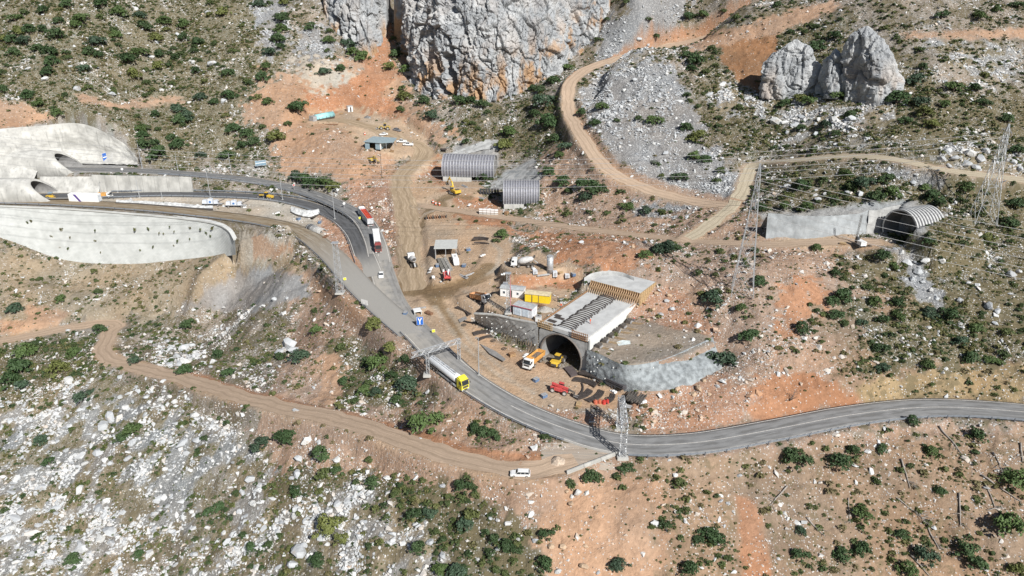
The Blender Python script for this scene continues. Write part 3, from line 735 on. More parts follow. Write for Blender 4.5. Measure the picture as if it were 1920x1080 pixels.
ASPH_DARK = road_mat('asphalt_dark', (.115, .116, .12), (.30, .28, .25), .4, 'asphalt', None, ((LL - 28, LL - 4, PALE),))
ASPH_GREY = road_mat('asphalt_grey', (.20, .20, .20), (.34, .31, .27), .45, 'asphalt', None, ((LU - 30, LU - 5, PALE),))
MUD_R = road_mat('muddy_road', (.33, .29, .235), (.225, .165, .098), .95, 'mud', None, ((LM_ - 110, LM_ - 40, PALE),))
MUD_H = road_mat('muddy_haul_track', (.42, .325, .23), (.295, .22, .142), .85, 'mud')
DIRT_R = road_mat('dirt_track', (.465, .35, .258), (.385, .285, .203), .7, 'mud')
DIRT_P = road_mat('dirt_track_pale', (.45, .39, .295), (.37, .31, .22), .6, 'mud')
def offset(pl, off):                               # parallel line, positive to the left of the run
    out = []
    for i, p in enumerate(pl):
        d = (pl[min(i + 1, len(pl) - 1)] - pl[max(i - 1, 0)]).to_2d().normalized()
        out.append(Vector((p.x - d.y * off, p.y + d.x * off, p.z)))
    return out
def strip(name, pl, hl, hr, m, lift=.03, nc=7, drape=False, jit=0.0, skirt=.3, kind='structure', parent=None):
    v, lane = [], []; L = 0.0
    for i, p in enumerate(pl):
        if i: L += (p - pl[i - 1]).length
        d = (pl[min(i + 1, len(pl) - 1)] - pl[max(i - 1, 0)]).to_2d().normalized()
        row = []
        jl, jr = (jit * float(fbm(np.array([L / 5]), np.array([3.3 + k]), seed=71, octv=3)[0]) for k in (0, 9))
        for k in range(nc):
            t = k / (nc - 1); o = (hl + jl) * (1 - t) - (hr + jr) * t
            x, y = p.x - d.y * o, p.y + d.x * o
            z = (zat(x, y) if drape else p.z) + lift
            row.append((x, y, z)); lane.append((1 - 2 * t, L, 0))
        if skirt:
            row = [(row[0][0], row[0][1], row[0][2] - skirt)] + row + [(row[-1][0], row[-1][1], row[-1][2] - skirt)]
            lane[-nc:] = [lane[-nc]] + lane[-nc:] + [lane[-1]]
        v += row
    n = nc + (2 if skirt else 0)
    me = from_arrays(name, v, grid_faces(n, len(pl)), m, True)
    me.flip_normals()
    a = me.attributes.new('lane', 'FLOAT_VECTOR', 'POINT'); a.data.foreach_set('vector', np.array(lane, np.float32).ravel())
    o = link(name, me, parent)
    if kind: tag(o, kind=kind)
    return o
r_up = strip('road', RL['up'], 4.2, 4.2, ASPH_GREY)
r_low = strip('road', RL['low'], 4.0, 4.0, ASPH_DARK, lift=.035)
r_mud = strip('road', RL['mud'], 4.6, 4.6, MUD_R, lift=.045)
r_main = strip('road', RL['main'], 4.35, 4.35, ASPH, lift=.055)
bayp = [W(1015, 850, -5.15), W(1060, 850, -5.1), W(1105, 850, -5.1), W(1150, 850, -5.1)]
strip('road_bay', cr(bayp), 3.5, 4.2, road_mat('bay_gravel', (.30, .27, .235), (.40, .32, .25), .7, 'mud'), lift=.05, drape=True, jit=.8, skirt=0)
PAINT = mat('road_paint', (.62, .61, .58), .8, var=.25, scale=3, dust=.5)
def line_mark(pl, off, w, parent, dash=None):
    ml = offset(pl, off)
    mb = MB(); run = 0.0
    for a, b in zip(ml, ml[1:]):
        run += (b - a).length
        if dash and (run % dash[0]) > dash[1]: continue
        d = (b - a).to_2d().normalized(); n = Vector((-d.y, d.x, 0)) * w / 2; u = Vector((0, 0, .075))
        mb.add([a + n + u, a - n + u, b - n + u, b + n + u], [(0, 1, 2, 3)])
    mb.build('road_marking', PAINT, parent)
line_mark(RL['main'][40:], 3.8, .2, r_main); line_mark(RL['main'], -3.8, .2, r_main); line_mark(RL['main'][60:], .1, .18, r_main)
line_mark(RL['up'], 3.7, .2, r_up); line_mark(RL['up'], -3.7, .2, r_up); line_mark(RL['up'], 0, .18, r_up, (9, 4))
line_mark(RL['low'], 3.5, .2, r_low); line_mark(RL['low'], -3.5, .2, r_low)
tn = {'lower_track': DIRT_R, 'haul_track': MUD_H, 'middle_track': DIRT_R, 'spur_track': DIRT_P, 'upper_track': DIRT_R}
for k, m in tn.items():
    pl, hw = TL[k]
    o = strip('dirt_track', pl, hw - .2, hw - .2, m, lift=.07, nc=9, drape=True, jit=2.2 if k == 'haul_track' else 1.3, skirt=0)

# ------------------------------------------------------------------ boulders, scree and the rest of the stony ground
def hull_rock(name, n, seed, m, sx=1.0, sy=.8, sz=.6):
    r = random.Random(seed); bm = bmesh.new()
    for i in range(n):
        u, t = r.uniform(-1, 1), r.uniform(0, 2 * math.pi); q = math.sqrt(1 - u * u); k = r.uniform(.78, 1.12)
        bm.verts.new((sx * k * q * math.cos(t), sy * k * q * math.sin(t), sz * k * u))
    h = bmesh.ops.convex_hull(bm, input=bm.verts)
    bmesh.ops.delete(bm, geom=[g for g in h['geom_interior'] if isinstance(g, bmesh.types.BMVert)], context='VERTS')
    me = bpy.data.meshes.new(name); bm.to_mesh(me); bm.free(); me.materials.append(m)
    return me
def rock_mat(name, attr):
    m, nt, b = NT(name)
    co = nd(nt, 'ShaderNodeTexCoord').outputs['Object']
    if attr: f = nd(nt, 'ShaderNodeAttribute', attribute_type='INSTANCER', attribute_name='tint').outputs['Fac']
    else: f = nd(nt, 'ShaderNodeObjectInfo').outputs['Color']
    if attr:
        r = nd(nt, 'ShaderNodeValToRGB'); nt.links.new(f, r.inputs[0])
        e = r.color_ramp.elements; e[0].position = 0; e[0].color = (.30, .312, .33, 1); e[1].position = 1; e[1].color = (.46, .27, .165, 1)
        for p, c in ((.25, (.46, .475, .49)), (.5, (.62, .62, .615)), (.75, (.54, .455, .375))): q = e.new(p); q.color = (*c, 1)
        c = r.outputs[0]
    else: c = f
    n1 = noise(nt, co, 2.2, 5, .65)
    c = mixc(nt, 1.0, c, mixc(nt, n1, (.7, .69, .67), (1.25, 1.25, 1.25)), 'MULTIPLY')
    if not attr: c = mixc(nt, ramp(nt, noise(nt, co, .8, 5), .55, .72, 0, .55), c, (.42, .30, .20))
    nt.links.new(c, b.inputs['Base Color']); b.inputs['Roughness'].default_value = .92; b.inputs['Specular IOR Level'].default_value = .2
    if not attr: bump(nt, noise(nt, co, 3.5, 5, .65), .8, .3, b)
    return m
ROCK_I = rock_mat('loose_stone', True); ROCK_O = rock_mat('boulder_stone', False)
def leaf_mat(name, attr, dry=False):
    m, nt, b = NT(name)
    if attr:
        f = nd(nt, 'ShaderNodeAttribute', attribute_type='INSTANCER', attribute_name='tint').outputs['Fac']
        r = nd(nt, 'ShaderNodeValToRGB'); nt.links.new(f, r.inputs[0]); e = r.color_ramp.elements
        cols = ((.045, .072, .030), (.080, .105, .038), (.125, .130, .048), (.16, .135, .072), (.21, .17, .105))
        e[0].position = 0; e[0].color = (*cols[0], 1); e[1].position = 1; e[1].color = (*cols[4], 1)
        for p, c in ((.25, cols[1]), (.5, cols[2]), (.75, cols[3])): q = e.new(p); q.color = (*c, 1)
        c = r.outputs[0]
    else: c = nd(nt, 'ShaderNodeObjectInfo').outputs['Color']
    co = nd(nt, 'ShaderNodeTexCoord').outputs['Object']
    c = mixc(nt, 1.0, c, mixc(nt, noise(nt, co, 2.0, 3), (.55, .6, .5), (1.5, 1.45, 1.4)), 'MULTIPLY')
    nt.links.new(c, b.inputs['Base Color']); b.inputs['Roughness'].default_value = .6
    b.inputs['Specular IOR Level'].default_value = .3
    return m
LEAF_I, LEAF_O = leaf_mat('scrub_leaves', True), leaf_mat('shrub_leaves', False)
BARK = mat('bark', (.13, .10, .075), .9, var=.3, scale=5); DEADWOOD = mat('dead_wood', (.30, .27, .24), .9, var=.3, scale=4)
def leaf_cloud(name, lobes, n, size, seed, m, flat=.8):
    r = np.random.default_rng(seed); V_, F_ = [], []
    wts = np.array([l[3] ** 2 for l in lobes]); wts = wts / wts.sum()
    li = r.choice(len(lobes), n, p=wts)
    d = r.normal(size=(n, 3)); d /= np.linalg.norm(d, axis=1)[:, None]; d[:, 2] = np.where(d[:, 2] < -.35, -d[:, 2], d[:, 2])
    rad = np.clip(r.uniform(.55, 1.06, n) ** .6, 0, 1.1)
    L = np.array([(l[0], l[1], l[2], l[3]) for l in lobes])[li]
    c = L[:, :3] + d * rad[:, None] * L[:, 3:] * np.array([1, 1, flat])
    nrm = d + r.normal(size=(n, 3)) * .55 + np.array([0, 0, .25]); nrm /= np.linalg.norm(nrm, axis=1)[:, None]
    t = np.cross(nrm, r.normal(size=(n, 3))); t /= np.linalg.norm(t, axis=1)[:, None]; bt = np.cross(nrm, t)
    s = size * r.uniform(.6, 1.35, n)[:, None]
    q = np.stack([c - t * s * .9, c - bt * s * .55 + nrm * s * .18, c + t * s, c + bt * s * .55 + nrm * s * .18], 1)
    f = np.arange(n * 4).reshape(n, 4)
    me = from_arrays(name, q.reshape(-1, 3), f, m, False)
    return me
def gn_scatter(name, pts, scl, rot, idx, tint, protos, label=None, cat=None):
    col = bpy.data.collections.new(name + '_kinds')
    for i, me in enumerate(protos): col.objects.link(bpy.data.objects.new('%s_kind_%02d' % (name, i), me))
    me = bpy.data.meshes.new(name); me.vertices.add(len(pts)); me.vertices.foreach_set('co', np.asarray(pts, np.float32).ravel())
    for nm, t, arr, key in (('scl', 'FLOAT_VECTOR', scl, 'vector'), ('rot', 'FLOAT_VECTOR', rot, 'vector'), ('idx', 'INT', idx, 'value'), ('tint', 'FLOAT', tint, 'value')):
        a = me.attributes.new(nm, t, 'POINT'); a.data.foreach_set(key, np.asarray(arr, np.int32 if t == 'INT' else np.float32).ravel())
    o = link(name, me); g = bpy.data.node_groups.new(name, 'GeometryNodeTree')
    g.interface.new_socket('Geometry', in_out='INPUT', socket_type='NodeSocketGeometry'); g.interface.new_socket('Geometry', in_out='OUTPUT', socket_type='NodeSocketGeometry')
    gi, go = g.nodes.new('NodeGroupInput'), g.nodes.new('NodeGroupOutput')
    ip = g.nodes.new('GeometryNodeInstanceOnPoints'); ci = g.nodes.new('GeometryNodeCollectionInfo')
    ci.inputs['Collection'].default_value = col; ci.inputs['Separate Children'].default_value = True; ci.inputs['Reset Children'].default_value = True
    ip.inputs['Pick Instance'].default_value = True
    def na(n, t):
        q = g.nodes.new('GeometryNodeInputNamedAttribute'); q.data_type = t; q.inputs['Name'].default_value = n; return q.outputs[0]
    g.links.new(gi.outputs[0], ip.inputs['Points']); g.links.new(ci.outputs[0], ip.inputs['Instance'])
    g.links.new(na('idx', 'INT'), ip.inputs['Instance Index']); g.links.new(na('rot', 'FLOAT_VECTOR'), ip.inputs['Rotation']); g.links.new(na('scl', 'FLOAT_VECTOR'), ip.inputs['Scale'])
    g.links.new(ip.outputs[0], go.inputs[0])
    md = o.modifiers.new('scatter', 'NODES'); md.node_group = g
    return tag(o, label, cat, kind='stuff')
def clear_of(x, y):                                # 0 on roads and worked ground that is kept free of stones
    return bil(gx, gy, CLEAR, x, y)
CLEAR = np.ones_like(Z)
for k, hw in road_hw.items():
    s = box_idx(RL[k], hw + 4); d, _, _, _ = seg_dist(GX[s], GY[s], RL[k]); CLEAR[s] *= sstep(hw + .1, hw + 1.6, d)
for k, (pl, hw) in TL.items():
    s = box_idx(pl, hw + 4); d, _, _, _ = seg_dist(GX[s], GY[s], pl); CLEAR[s] *= sstep(hw - .3, hw + 1.0, d)
s = box_idx(wall_foot, 12); d, _, sd, _ = seg_dist(GX[s], GY[s], wall_foot); CLEAR[s] *= np.where(sd > 0, sstep(14, 15, d), sstep(0, 1, d))
for pts in ([dk(-4, -1.5, 0), dk(-4, DECKW + 1.5, 0), dk(42, DECKW + 1.5, 0), dk(42, -1.5, 0)],):
    d, _ = poly_sd(GX, GY, [(p.x, p.y) for p in pts]); CLEAR *= sstep(0, 1, d)
def sample(n, dens, lo=.0):                        # even candidates over the land in view, kept with probability dens
    x = rng.uniform(-300, 240, n); y = rng.uniform(102, 480, n); z = zt(x, y)
    u, v = proj(x, y, z)
    k = (u > -160) & (u < 2080) & (v > -70) & (v < 1180) & (rng.uniform(0, 1, n) < bil(gx, gy, dens, x, y))
    return x[k], y[k], z[k]
clump = sstep(-.25, .45, fbm(GX / 5.5, GY / 5.5, seed=81, octv=4)); clump2 = sstep(-.2, .5, fbm(GX / 13, GY / 13, seed=85, octv=3))
dens = PAR[..., 0] * CLEAR * (.07 + 1.0 * clump) * (.25 + 1.0 * clump2)
STONES = [hull_rock('stone', 11, 100 + i, ROCK_I, 1, random.uniform(.65, .95), random.uniform(.45, .7) if i < 6 else .3) for i in range(8)]
redw = kind_w('red') + kind_w('redrock') + kind_w('orange') * .8 + kind_w('soil') * .35 + kind_w('apron') + kind_w('deepred') + kind_w('tan') * .3
greyw = kind_w('scree') + kind_w('karst') * .35 + kind_w('crete')
sx, sy, sz = sample(1150000, np.clip(dens * .72, 0, 1))
ns = len(sx)
big = bil(gx, gy, kind_w('scree') * .55 + kind_w('karst') * .9 + kind_w('redrock') * .25, sx, sy)
size = .17 + .20 * rng.pareto(2.6, ns) * (1 + .8 * big) + .34 * big * rng.uniform(0, 1, ns)
size = np.minimum(size, 1.25)
rw, gw = bil(gx, gy, redw, sx, sy), bil(gx, gy, greyw, sx, sy)
tint = np.clip(.5 + .33 * rw * rng.uniform(0, 1.3, ns) - .40 * gw * rng.uniform(.2, 1.1, ns) + rng.normal(0, .12, ns), 0, 1)
scl = np.stack([size, size * rng.uniform(.7, 1.2, ns), size * rng.uniform(.65, 1.1, ns)], -1)
rot = np.stack([rng.normal(0, .4, ns), rng.normal(0, .4, ns), rng.uniform(0, 6.28, ns)], -1)
gn_scatter('loose_stones', np.stack([sx, sy, sz + size * .12], -1), scl, rot, rng.integers(0, 8, ns), tint, STONES, 'pale limestone rubble scattered over the whole hillside', 'stones')
# broken bedrock slabs lying in the white rock field
SLABS = [hull_rock('slab', 16, 160 + i, ROCK_I, 1, random.uniform(.55, .9), .28) for i in range(6)]
lx, ly, lz = sample(90000, np.clip((kind_w('karst') * (msk ** 2) * .6 + kind_w('scree') * .03 + kind_w('hill') * .006 * msk2) * CLEAR, 0, 1)); nl = len(lx)
ls = np.minimum(.55 + .42 * rng.pareto(2.5, nl), 2.6)
gn_scatter('bedrock_slabs', np.stack([lx, ly, lz + .02], -1), np.stack([ls, ls * rng.uniform(.6, 1, nl), ls * rng.uniform(.7, 1.3, nl)], -1), np.stack([rng.normal(.35, .25, nl), rng.normal(0, .25, nl), rng.normal(.5, .6, nl)], -1), rng.integers(0, 6, nl), np.clip(rng.normal(.33, .15, nl), 0, 1), SLABS, 'broken pale bedrock slabs across the white rock field', 'rock slabs')
# low scrub, cushions and dry tufts
one = [(0, 0, .35, .6), (.35, .2, .3, .45), (-.3, .25, .28, .45), (.05, -.35, .3, .45)]
SCRUB = [leaf_cloud('scrub', one, 60, .27, 200 + i, LEAF_I) for i in range(4)]
densT = PAR[..., 1] * CLEAR * (.15 + .85 * sstep(-.2, .4, fbm(GX / 7, GY / 7, seed=91, octv=4)))
tx, ty, tz = sample(560000, np.clip(densT * .6, 0, 1))
nt_ = len(tx)
ts = np.minimum(.26 + .28 * rng.pareto(2.3, nt_), 1.4)
gree = bil(gx, gy, kind_w('hill') * .35 + kind_w('brush') * .25 + kind_w('karst') * .3, tx, ty) + .3 * fbm(tx / 25, ty / 25, seed=95)
tt = np.clip(rng.uniform(.05, .9, nt_) - .7 * gree, 0, 1)
gn_scatter('low_scrub', np.stack([tx, ty, tz - .05], -1), np.stack([ts, ts, ts * rng.uniform(.6, 1.0, nt_)], -1), np.stack([0 * ts, 0 * ts, rng.uniform(0, 6.28, nt_)], -1), rng.integers(0, 4, nt_), tt, SCRUB, 'low grey-green scrub and dry tufts covering the slopes', 'scrub')
print('stones', ns, 'scrub', nt_)
# ------------------------------------------------------------------ rock faces
def crv(Pn, t):                                    # Catmull-Rom through rows of points
    Pn = np.asarray(Pn, float); n = len(Pn)
    Q = np.concatenate([2 * Pn[:1] - Pn[1:2], Pn, 2 * Pn[-1:] - Pn[-2:-1]], 0)
    x = np.clip(t, 0, 1) * (n - 1); i = np.minimum(x.astype(int), n - 2); u = (x - i).reshape((-1,) + (1,) * (Pn.ndim - 1))
    a, b, c, d = Q[i], Q[i + 1], Q[i + 2], Q[i + 3]
    return .5 * (2 * b + (c - a) * u + (2 * a - 5 * b + 4 * c - d) * u * u + (3 * b - a - 3 * c + d) * u ** 3)
def net_surface(net, nu, nv):                      # net[row][col] -> (nv, nu, 3)
    A = np.array([[tuple(p) for p in r] for r in net], float)
    B = crv(A, np.linspace(0, 1, nv)); return np.swapaxes(crv(np.swapaxes(B, 0, 1), np.linspace(0, 1, nu)), 0, 1)
def surf_normals(S_):
    du = np.gradient(S_, axis=1); dv = np.gradient(S_, axis=0); n = np.cross(du, dv)
    return n / (np.linalg.norm(n, axis=-1, keepdims=True) + 1e-9)
def rock_mat2(name):
    m, nt, b = NT(name)
    co = nd(nt, 'ShaderNodeTexCoord').outputs['Object']
    base = nd(nt, 'ShaderNodeAttribute', attribute_name='rcol').outputs['Color']
    n1 = noise(nt, co, .8, 6, .7)
    c = mixc(nt, 1.0, base, mixc(nt, n1, (.55, .55, .55), (1.4, 1.4, 1.4)), 'MULTIPLY')
    mp = nd(nt, 'ShaderNodeMapping'); mp.inputs['Scale'].default_value = (1, 1, .3); nt.links.new(co, mp.inputs[0])
    vv = voro(nt, mp.outputs[0], .55); vv.feature = 'DISTANCE_TO_EDGE'
    c = mixc(nt, ramp(nt, vv.outputs['Distance'], .04, .0, 0, .3), c, (.15, .145, .14))
    nt.links.new(c, b.inputs['Base Color']); b.inputs['Roughness'].default_value = .95; b.inputs['Specular IOR Level'].default_value = .15
    bump(nt, noise(nt, mp.outputs[0], 1.3, 6, .7), 1.0, .9, b)
    return m
CLIFF = rock_mat2('cliff_rock')
def rock_disp(S_, amp, seed, vert=.62, fine=1.0):  # blocky, vertically jointed relief
    x, y, z = S_[..., 0], S_[..., 1], S_[..., 2]
    wx = x + 2.5 * fbm(x / 9, z / 9, y / 9, seed=seed); wz = z + 2.5 * fbm(z / 9, x / 9, y / 9, seed=seed + 5)
    f1, f2, cv, ox, oz = worley(wx / 6.5, y / 9, wz * vert / 6.5, seed)
    g1, g2, cw, px_, pz_ = worley(wx / 2.3, y / 3, wz * vert * 1.3 / 2.3, seed + 9)
    tilt = 1.5 * (np.mod(cv * 17, 1) - .5) * ox + 1.3 * (np.mod(cv * 31, 1) - .6) * oz; tilt2 = 1.2 * (np.mod(cw * 17, 1) - .5) * px_ + 1.2 * (np.mod(cw * 31, 1) - .6) * pz_
    but = 1 - np.abs(fbm(x / 15 + .25 * fbm(z / 10, x / 10, seed=seed + 41), z / 60, seed=seed + 43, octv=3)) * 2.2
    d = amp * (1.3 * tilt + .6 * tilt2 * fine + .75 * (but - .5) + 1.2 * (cv - .5) + .55 * (cw - .5) * fine + .8 * fbm(x / 12, y / 12, z / 12, seed=seed + 3)) - amp * .75 * (1 - sstep(0, .13, f2 - f1)) - amp * .3 * (1 - sstep(0, .14, g2 - g1)) * fine
    return d + amp * .22 * fbm(x / 1.1, y / 1.1, z / 1.5, seed=seed + 21, octv=3), f2 - f1
def set_rcol(me, S_, seed, stain, grey=(.37, .383, .395), pale=(.53, .535, .535)):
    x, y, z = S_[..., 0], S_[..., 1], S_[..., 2]
    t = sstep(-.3, .4, fbm(x / 7, y / 7, z / 7, seed=seed, octv=4))[..., None]
    c = np.array(grey) * (1 - t) + np.array(pale) * t
    k = np.clip(stain * sstep(-.12, .26, fbm(x / 5, y / 5, z / 13, seed=seed + 3, octv=5)), 0, 1)[..., None]
    c = c * (1 - k) + np.array((.46, .30, .18)) * k
    a = me.attributes.new('rcol', 'FLOAT_COLOR', 'POINT'); n = c.reshape(-1, 3)
    a.data.foreach_set('color', np.concatenate([n, np.ones((len(n), 1))], 1).astype(np.float32).ravel())
def cliff(cols, dys, pyt, nu, nv, amp, seed, clefts, stain_h):
    net = []
    ts = [0, .18, .38, .6, .8, 1.0]
    bases = [P(px, py) for px, py, *_ in cols]
    for t, dy in zip(ts, dys):
        row = []
        for (px, py, k), b in zip(cols, bases):
            q = Wy(px, py + (pyt - py) * t, b.y + dy * k)
            row.append(q if t > 0 else b + Vector((0, -1.5, -4)))
        net.append(row)
    S_ = net_surface(net, nu, nv); n = surf_normals(S_)
    n = np.where((n[..., 1:2] > 0), -n, n)
    d, _ = rock_disp(S_, amp, seed)
    u, v = proj(S_[..., 0], S_[..., 1], S_[..., 2])
    for (pl, w, dep_) in clefts:
        pv = [Vector((a, b, 0)) for a, b in pl]
        q, _, _, run = seg_dist(u + 4 * fbm(u / 14, v / 14, seed=seed), v, pv)
        d = d - dep_ * (1 - sstep(.35 * w, w, q))
    edge = np.ones_like(d); e = np.linspace(0, 1, d.shape[1])[None]; edge = edge * sstep(0, .05, e) * sstep(0, .05, 1 - e)
    S2 = S_ + n * (d * edge)[..., None]
    S2[:, 0, 1] += 10; S2[:, -1, 1] += 10; S2[:, 0, 2] -= 6; S2[:, -1, 2] -= 6
    me = from_arrays('cliff', S2, grid_faces(nu, nv), CLIFF, False)
    hh = (S2[..., 2] - S2[:1, :, 2]); st = (1 - sstep(stain_h * .4, stain_h * 1.3, hh)) * .95 + .12
    set_rcol(me, S2, seed, st)
    return tag(link('cliff', me), kind='structure')
cliff([(738, 60, .5), (752, 128, .8), (775, 165, 1), (830, 186, 1), (900, 190, 1), (955, 182, 1), (1000, 165, 1.1), (1040, 142, 1.2), (1075, 112, 1.2), (1110, 78, 1.2), (1145, 20, 1.0)],
      [0, 2.5, 5, 11, 22, 42], -70, 330, 190, 1.75, 501,
      [([(742, -40), (745, 60), (752, 120)], 9, 7), ([(800, 20), (786, 60), (768, 110), (760, 145)], 5, 5), ([(815, 20), (806, 70)], 3, 3), ([(838, 105), (846, 150), (848, 185)], 9, 6), ([(822, 150), (838, 178)], 6, 5), ([(842, 70), (850, 110)], 5, 3), ([(790, 110), (800, 150)], 3, 3), ([(872, 60), (880, 85)], 4, 3), ([(895, 170), (902, 185)], 5, 3), ([(812, 95), (822, 140)], 3, 3)], 26)
cliff([(606, 22, .6), (630, 66, 1), (655, 98, 1), (685, 110, 1), (706, 100, 1), (726, 60, .6)], [0, 2, 4, 8, 14, 26], -60, 150, 110, 1.3, 521,
      [([(628, 30), (640, 80)], 5, 4), ([(652, 10), (650, 60), (660, 95)], 4, 3), ([(675, 40), (690, 80)], 3, 2), ([(712, 50), (712, 90)], 3, 3)], 12)
def outcrop(name, label, base, top, rx, ry, seed, bulge, lean=(0, 0), amp=1.1, nu=110, nv=70):
    b = P(*base); h = ztop(b, top[1]) - b.z; tx = (top[0] - proj(b.x, b.y, b.z + h)[0]) / ppm(b)
    th = np.linspace(0, 2 * np.pi, nu); t = np.linspace(-.12, 1, nv)
    T, A = np.meshgrid(t, th, indexing='ij')
    r = np.interp(np.clip(T, 0, 1), np.linspace(0, 1, len(bulge)), bulge)
    r = r * (1 + .22 * np.cos(2 * A + seed) + .14 * np.cos(3 * A + 2 * seed))
    tt = np.clip(T, 0, 1)
    S_ = np.stack([b.x + rx * r * np.cos(A) + tx * tt ** 1.3, b.y + ry * r * np.sin(A) + 2.5 * tt, b.z + h * T], -1)
    n = surf_normals(S_); c = S_.mean((0, 1)); out = np.sign(((S_ - c) * n).sum(-1, keepdims=True)); n = n * np.where(out == 0, 1, out)
    d, _ = rock_disp(S_, amp, int(seed * 100) + 7, .6); d[:, -1] = d[:, 0]
    S_ = S_ + n * (d * (1 - .7 * sstep(.85, 1, tt)))[..., None]
    S_[:, -1] = S_[:, 0]
    me = from_arrays(name, S_, grid_faces(nu, nv), CLIFF, False); set_rcol(me, S_, int(seed * 10), .35 * (1 - sstep(.1, .7, tt)))
    return tag(link(name, me), label, 'rock')
outcrop('rock_outcrop', 'jagged grey limestone crag standing left of the taller pillar', (1482, 172), (1497, 74), 11, 7, 1.3, [1.02, 1.02, 1.0, .9, .74, .5, .04])
outcrop('rock_outcrop', 'tall grey limestone pillar with knobbed top above the pine shrubs', (1638, 176), (1632, 50), 11.5, 8, 2.4, [1.0, 1.04, 1.02, .95, .86, .66, .5, .04])
outcrop('rock_outcrop', 'small broken grey rock between the two limestone crags', (1563, 172), (1572, 92), 6.5, 5, 3.1, [1.0, 1.0, .9, .8, .65, .45, .04], amp=.9, nu=70, nv=44)

# ------------------------------------------------------------------ concrete and shotcrete
CRETE = mat('shotcrete', (.385, .385, .375), .9, var=.22, scale=.35, bmp=.5, streak=.45)
CRETE_P = mat('pale_concrete', (.46, .45, .42), .9, var=.2, scale=.22, bmp=.3, streak=.6)
CRETE_W = mat('retaining_concrete', (.58, .58, .555), .9, var=.10, scale=.2, bmp=.25, streak=.15)
CRETE_D = mat('deck_concrete', (.50, .50, .49), .9, var=.12, scale=.4, bmp=.15)
DARKC = mat('tunnel_lining', (.24, .235, .23), .95, var=.2, scale=.6)
def patch(name, net, nu, nv, m, disp=.25, seed=5, rough=1.0, thick=None):
    S_ = net_surface(net, nu, nv); n = surf_normals(S_); n = np.where(n[..., 1:2] > 0, -n, n)
    x, y, z = S_[..., 0], S_[..., 1], S_[..., 2]
    d = disp * (fbm(x / 5, y / 5, z / 5, seed=seed) + .6 * rough * fbm(x / 1.3, y / 1.3, z / 1.3, seed=seed + 2))
    S2 = S_ + n * d[..., None]
    return from_arrays(name, S2, grid_faces(nu, nv), m, True)
def px_net(rows, off=.35):                         # a net laid over the ground, standing off it a little
    out = []
    for r in rows:
        out.append([P(*q) + Vector((0, -off, off * .5)) for q in r])
    return out
def between(top, foot, n):
    return [[a.lerp(b, k / (n - 1)) for a, b in zip(top, foot)] for k in range(n)]
# tall retaining wall under the muddy road
def block_mat():
    m, nt, b = NT('block_wall')
    co = nd(nt, 'ShaderNodeTexCoord').outputs['Object']
    f = noise(nt, co, .22, 5); c = mixc(nt, ramp(nt, f, .3, .7), (.58, .59, .57), (.72, .73, .71))
    mp = nd(nt, 'ShaderNodeMapping'); mp.inputs['Rotation'].default_value = (R(90), 0, 0); nt.links.new(co, mp.inputs[0])
    br = nd(nt, 'ShaderNodeTexBrick'); nt.links.new(mp.outputs[0], br.inputs['Vector'])
    br.inputs['Scale'].default_value = .42; br.inputs['Mortar Size'].default_value = .03; br.inputs['Color1'].default_value = (1, 1, 1, 1); br.inputs['Color2'].default_value = (.90, .91, .91, 1); br.inputs['Mortar'].default_value = (.74, .75, .75, 1)
    c = mixc(nt, 1.0, c, br.outputs[0], 'MULTIPLY'); c = mixc(nt, ramp(nt, noise(nt, co, .9, 6, .7), .6, .78, 0, .5), c, (.44, .41, .34))
    nt.links.new(c, b.inputs['Base Color']); b.inputs['Roughness'].default_value = .92
    bump(nt, br.outputs[1], -.4, .15, b)
    return m
rw_ = thing('retaining_wall', 'tall pale block retaining wall below the muddy road', 'wall')
top3 = [p + Vector((0, 0, .1)) for p in wall_top]; foot3 = [p + Vector((0, 0, -1.5)) for p in wall_foot]
link('wall_face', patch('wall_face', between(top3, foot3, 4), 150, 34, block_mat(), .10, 3, .5), rw_)
mb = MB(); tl = cr(top3, 2.0)
for a, b in zip(tl, tl[1:]): mb.beam(a + Vector((0, .1, .05)), b + Vector((0, .1, .05)), 1.0, .5)
mb.build('coping', CRETE_W, rw_)
mb = MB()
for a, b in zip(cr(wall_top, 2.0), cr(wall_top, 2.0)[1:]): mb.add([a, b, b + Vector((0, 2.6, .1)), a + Vector((0, 2.6, .1))], [(0, 1, 2, 3)])
mb.build('ledge', CRETE_W, rw_)
# panelled wall between the carriageways
mw = thing('retaining_wall', 'grey panelled concrete wall between the two upper carriageways', 'wall')
for i in range(8):
    x0, x1 = 178 + i * 23, 178 + (i + 1) * 23
    f0, f1 = W(x0, 360.5, 6.4), W(x1, 360.5, 6.4); t0, t1 = ztop(f0, 329 + i * .5), ztop(f1, 329.5 + i * .5)
    d = (f1 - f0).normalized() * .06
    MB().add([f0 + d, f1 - d, Vector((f1.x, f1.y + .5, t1)) - d, Vector((f0.x, f0.y + .5, t0)) + d, f0 + d + Vector((0, 1.2, 0)), f1 - d + Vector((0, 1.2, 0)), Vector((f1.x, f1.y + 1.3, t1)) - d, Vector((f0.x, f0.y + 1.3, t0)) + d],
             [(0, 1, 2, 3), (7, 6, 5, 4), (3, 2, 6, 7), (0, 3, 7, 4), (1, 5, 6, 2)]).build('panel', CRETE_P, mw)
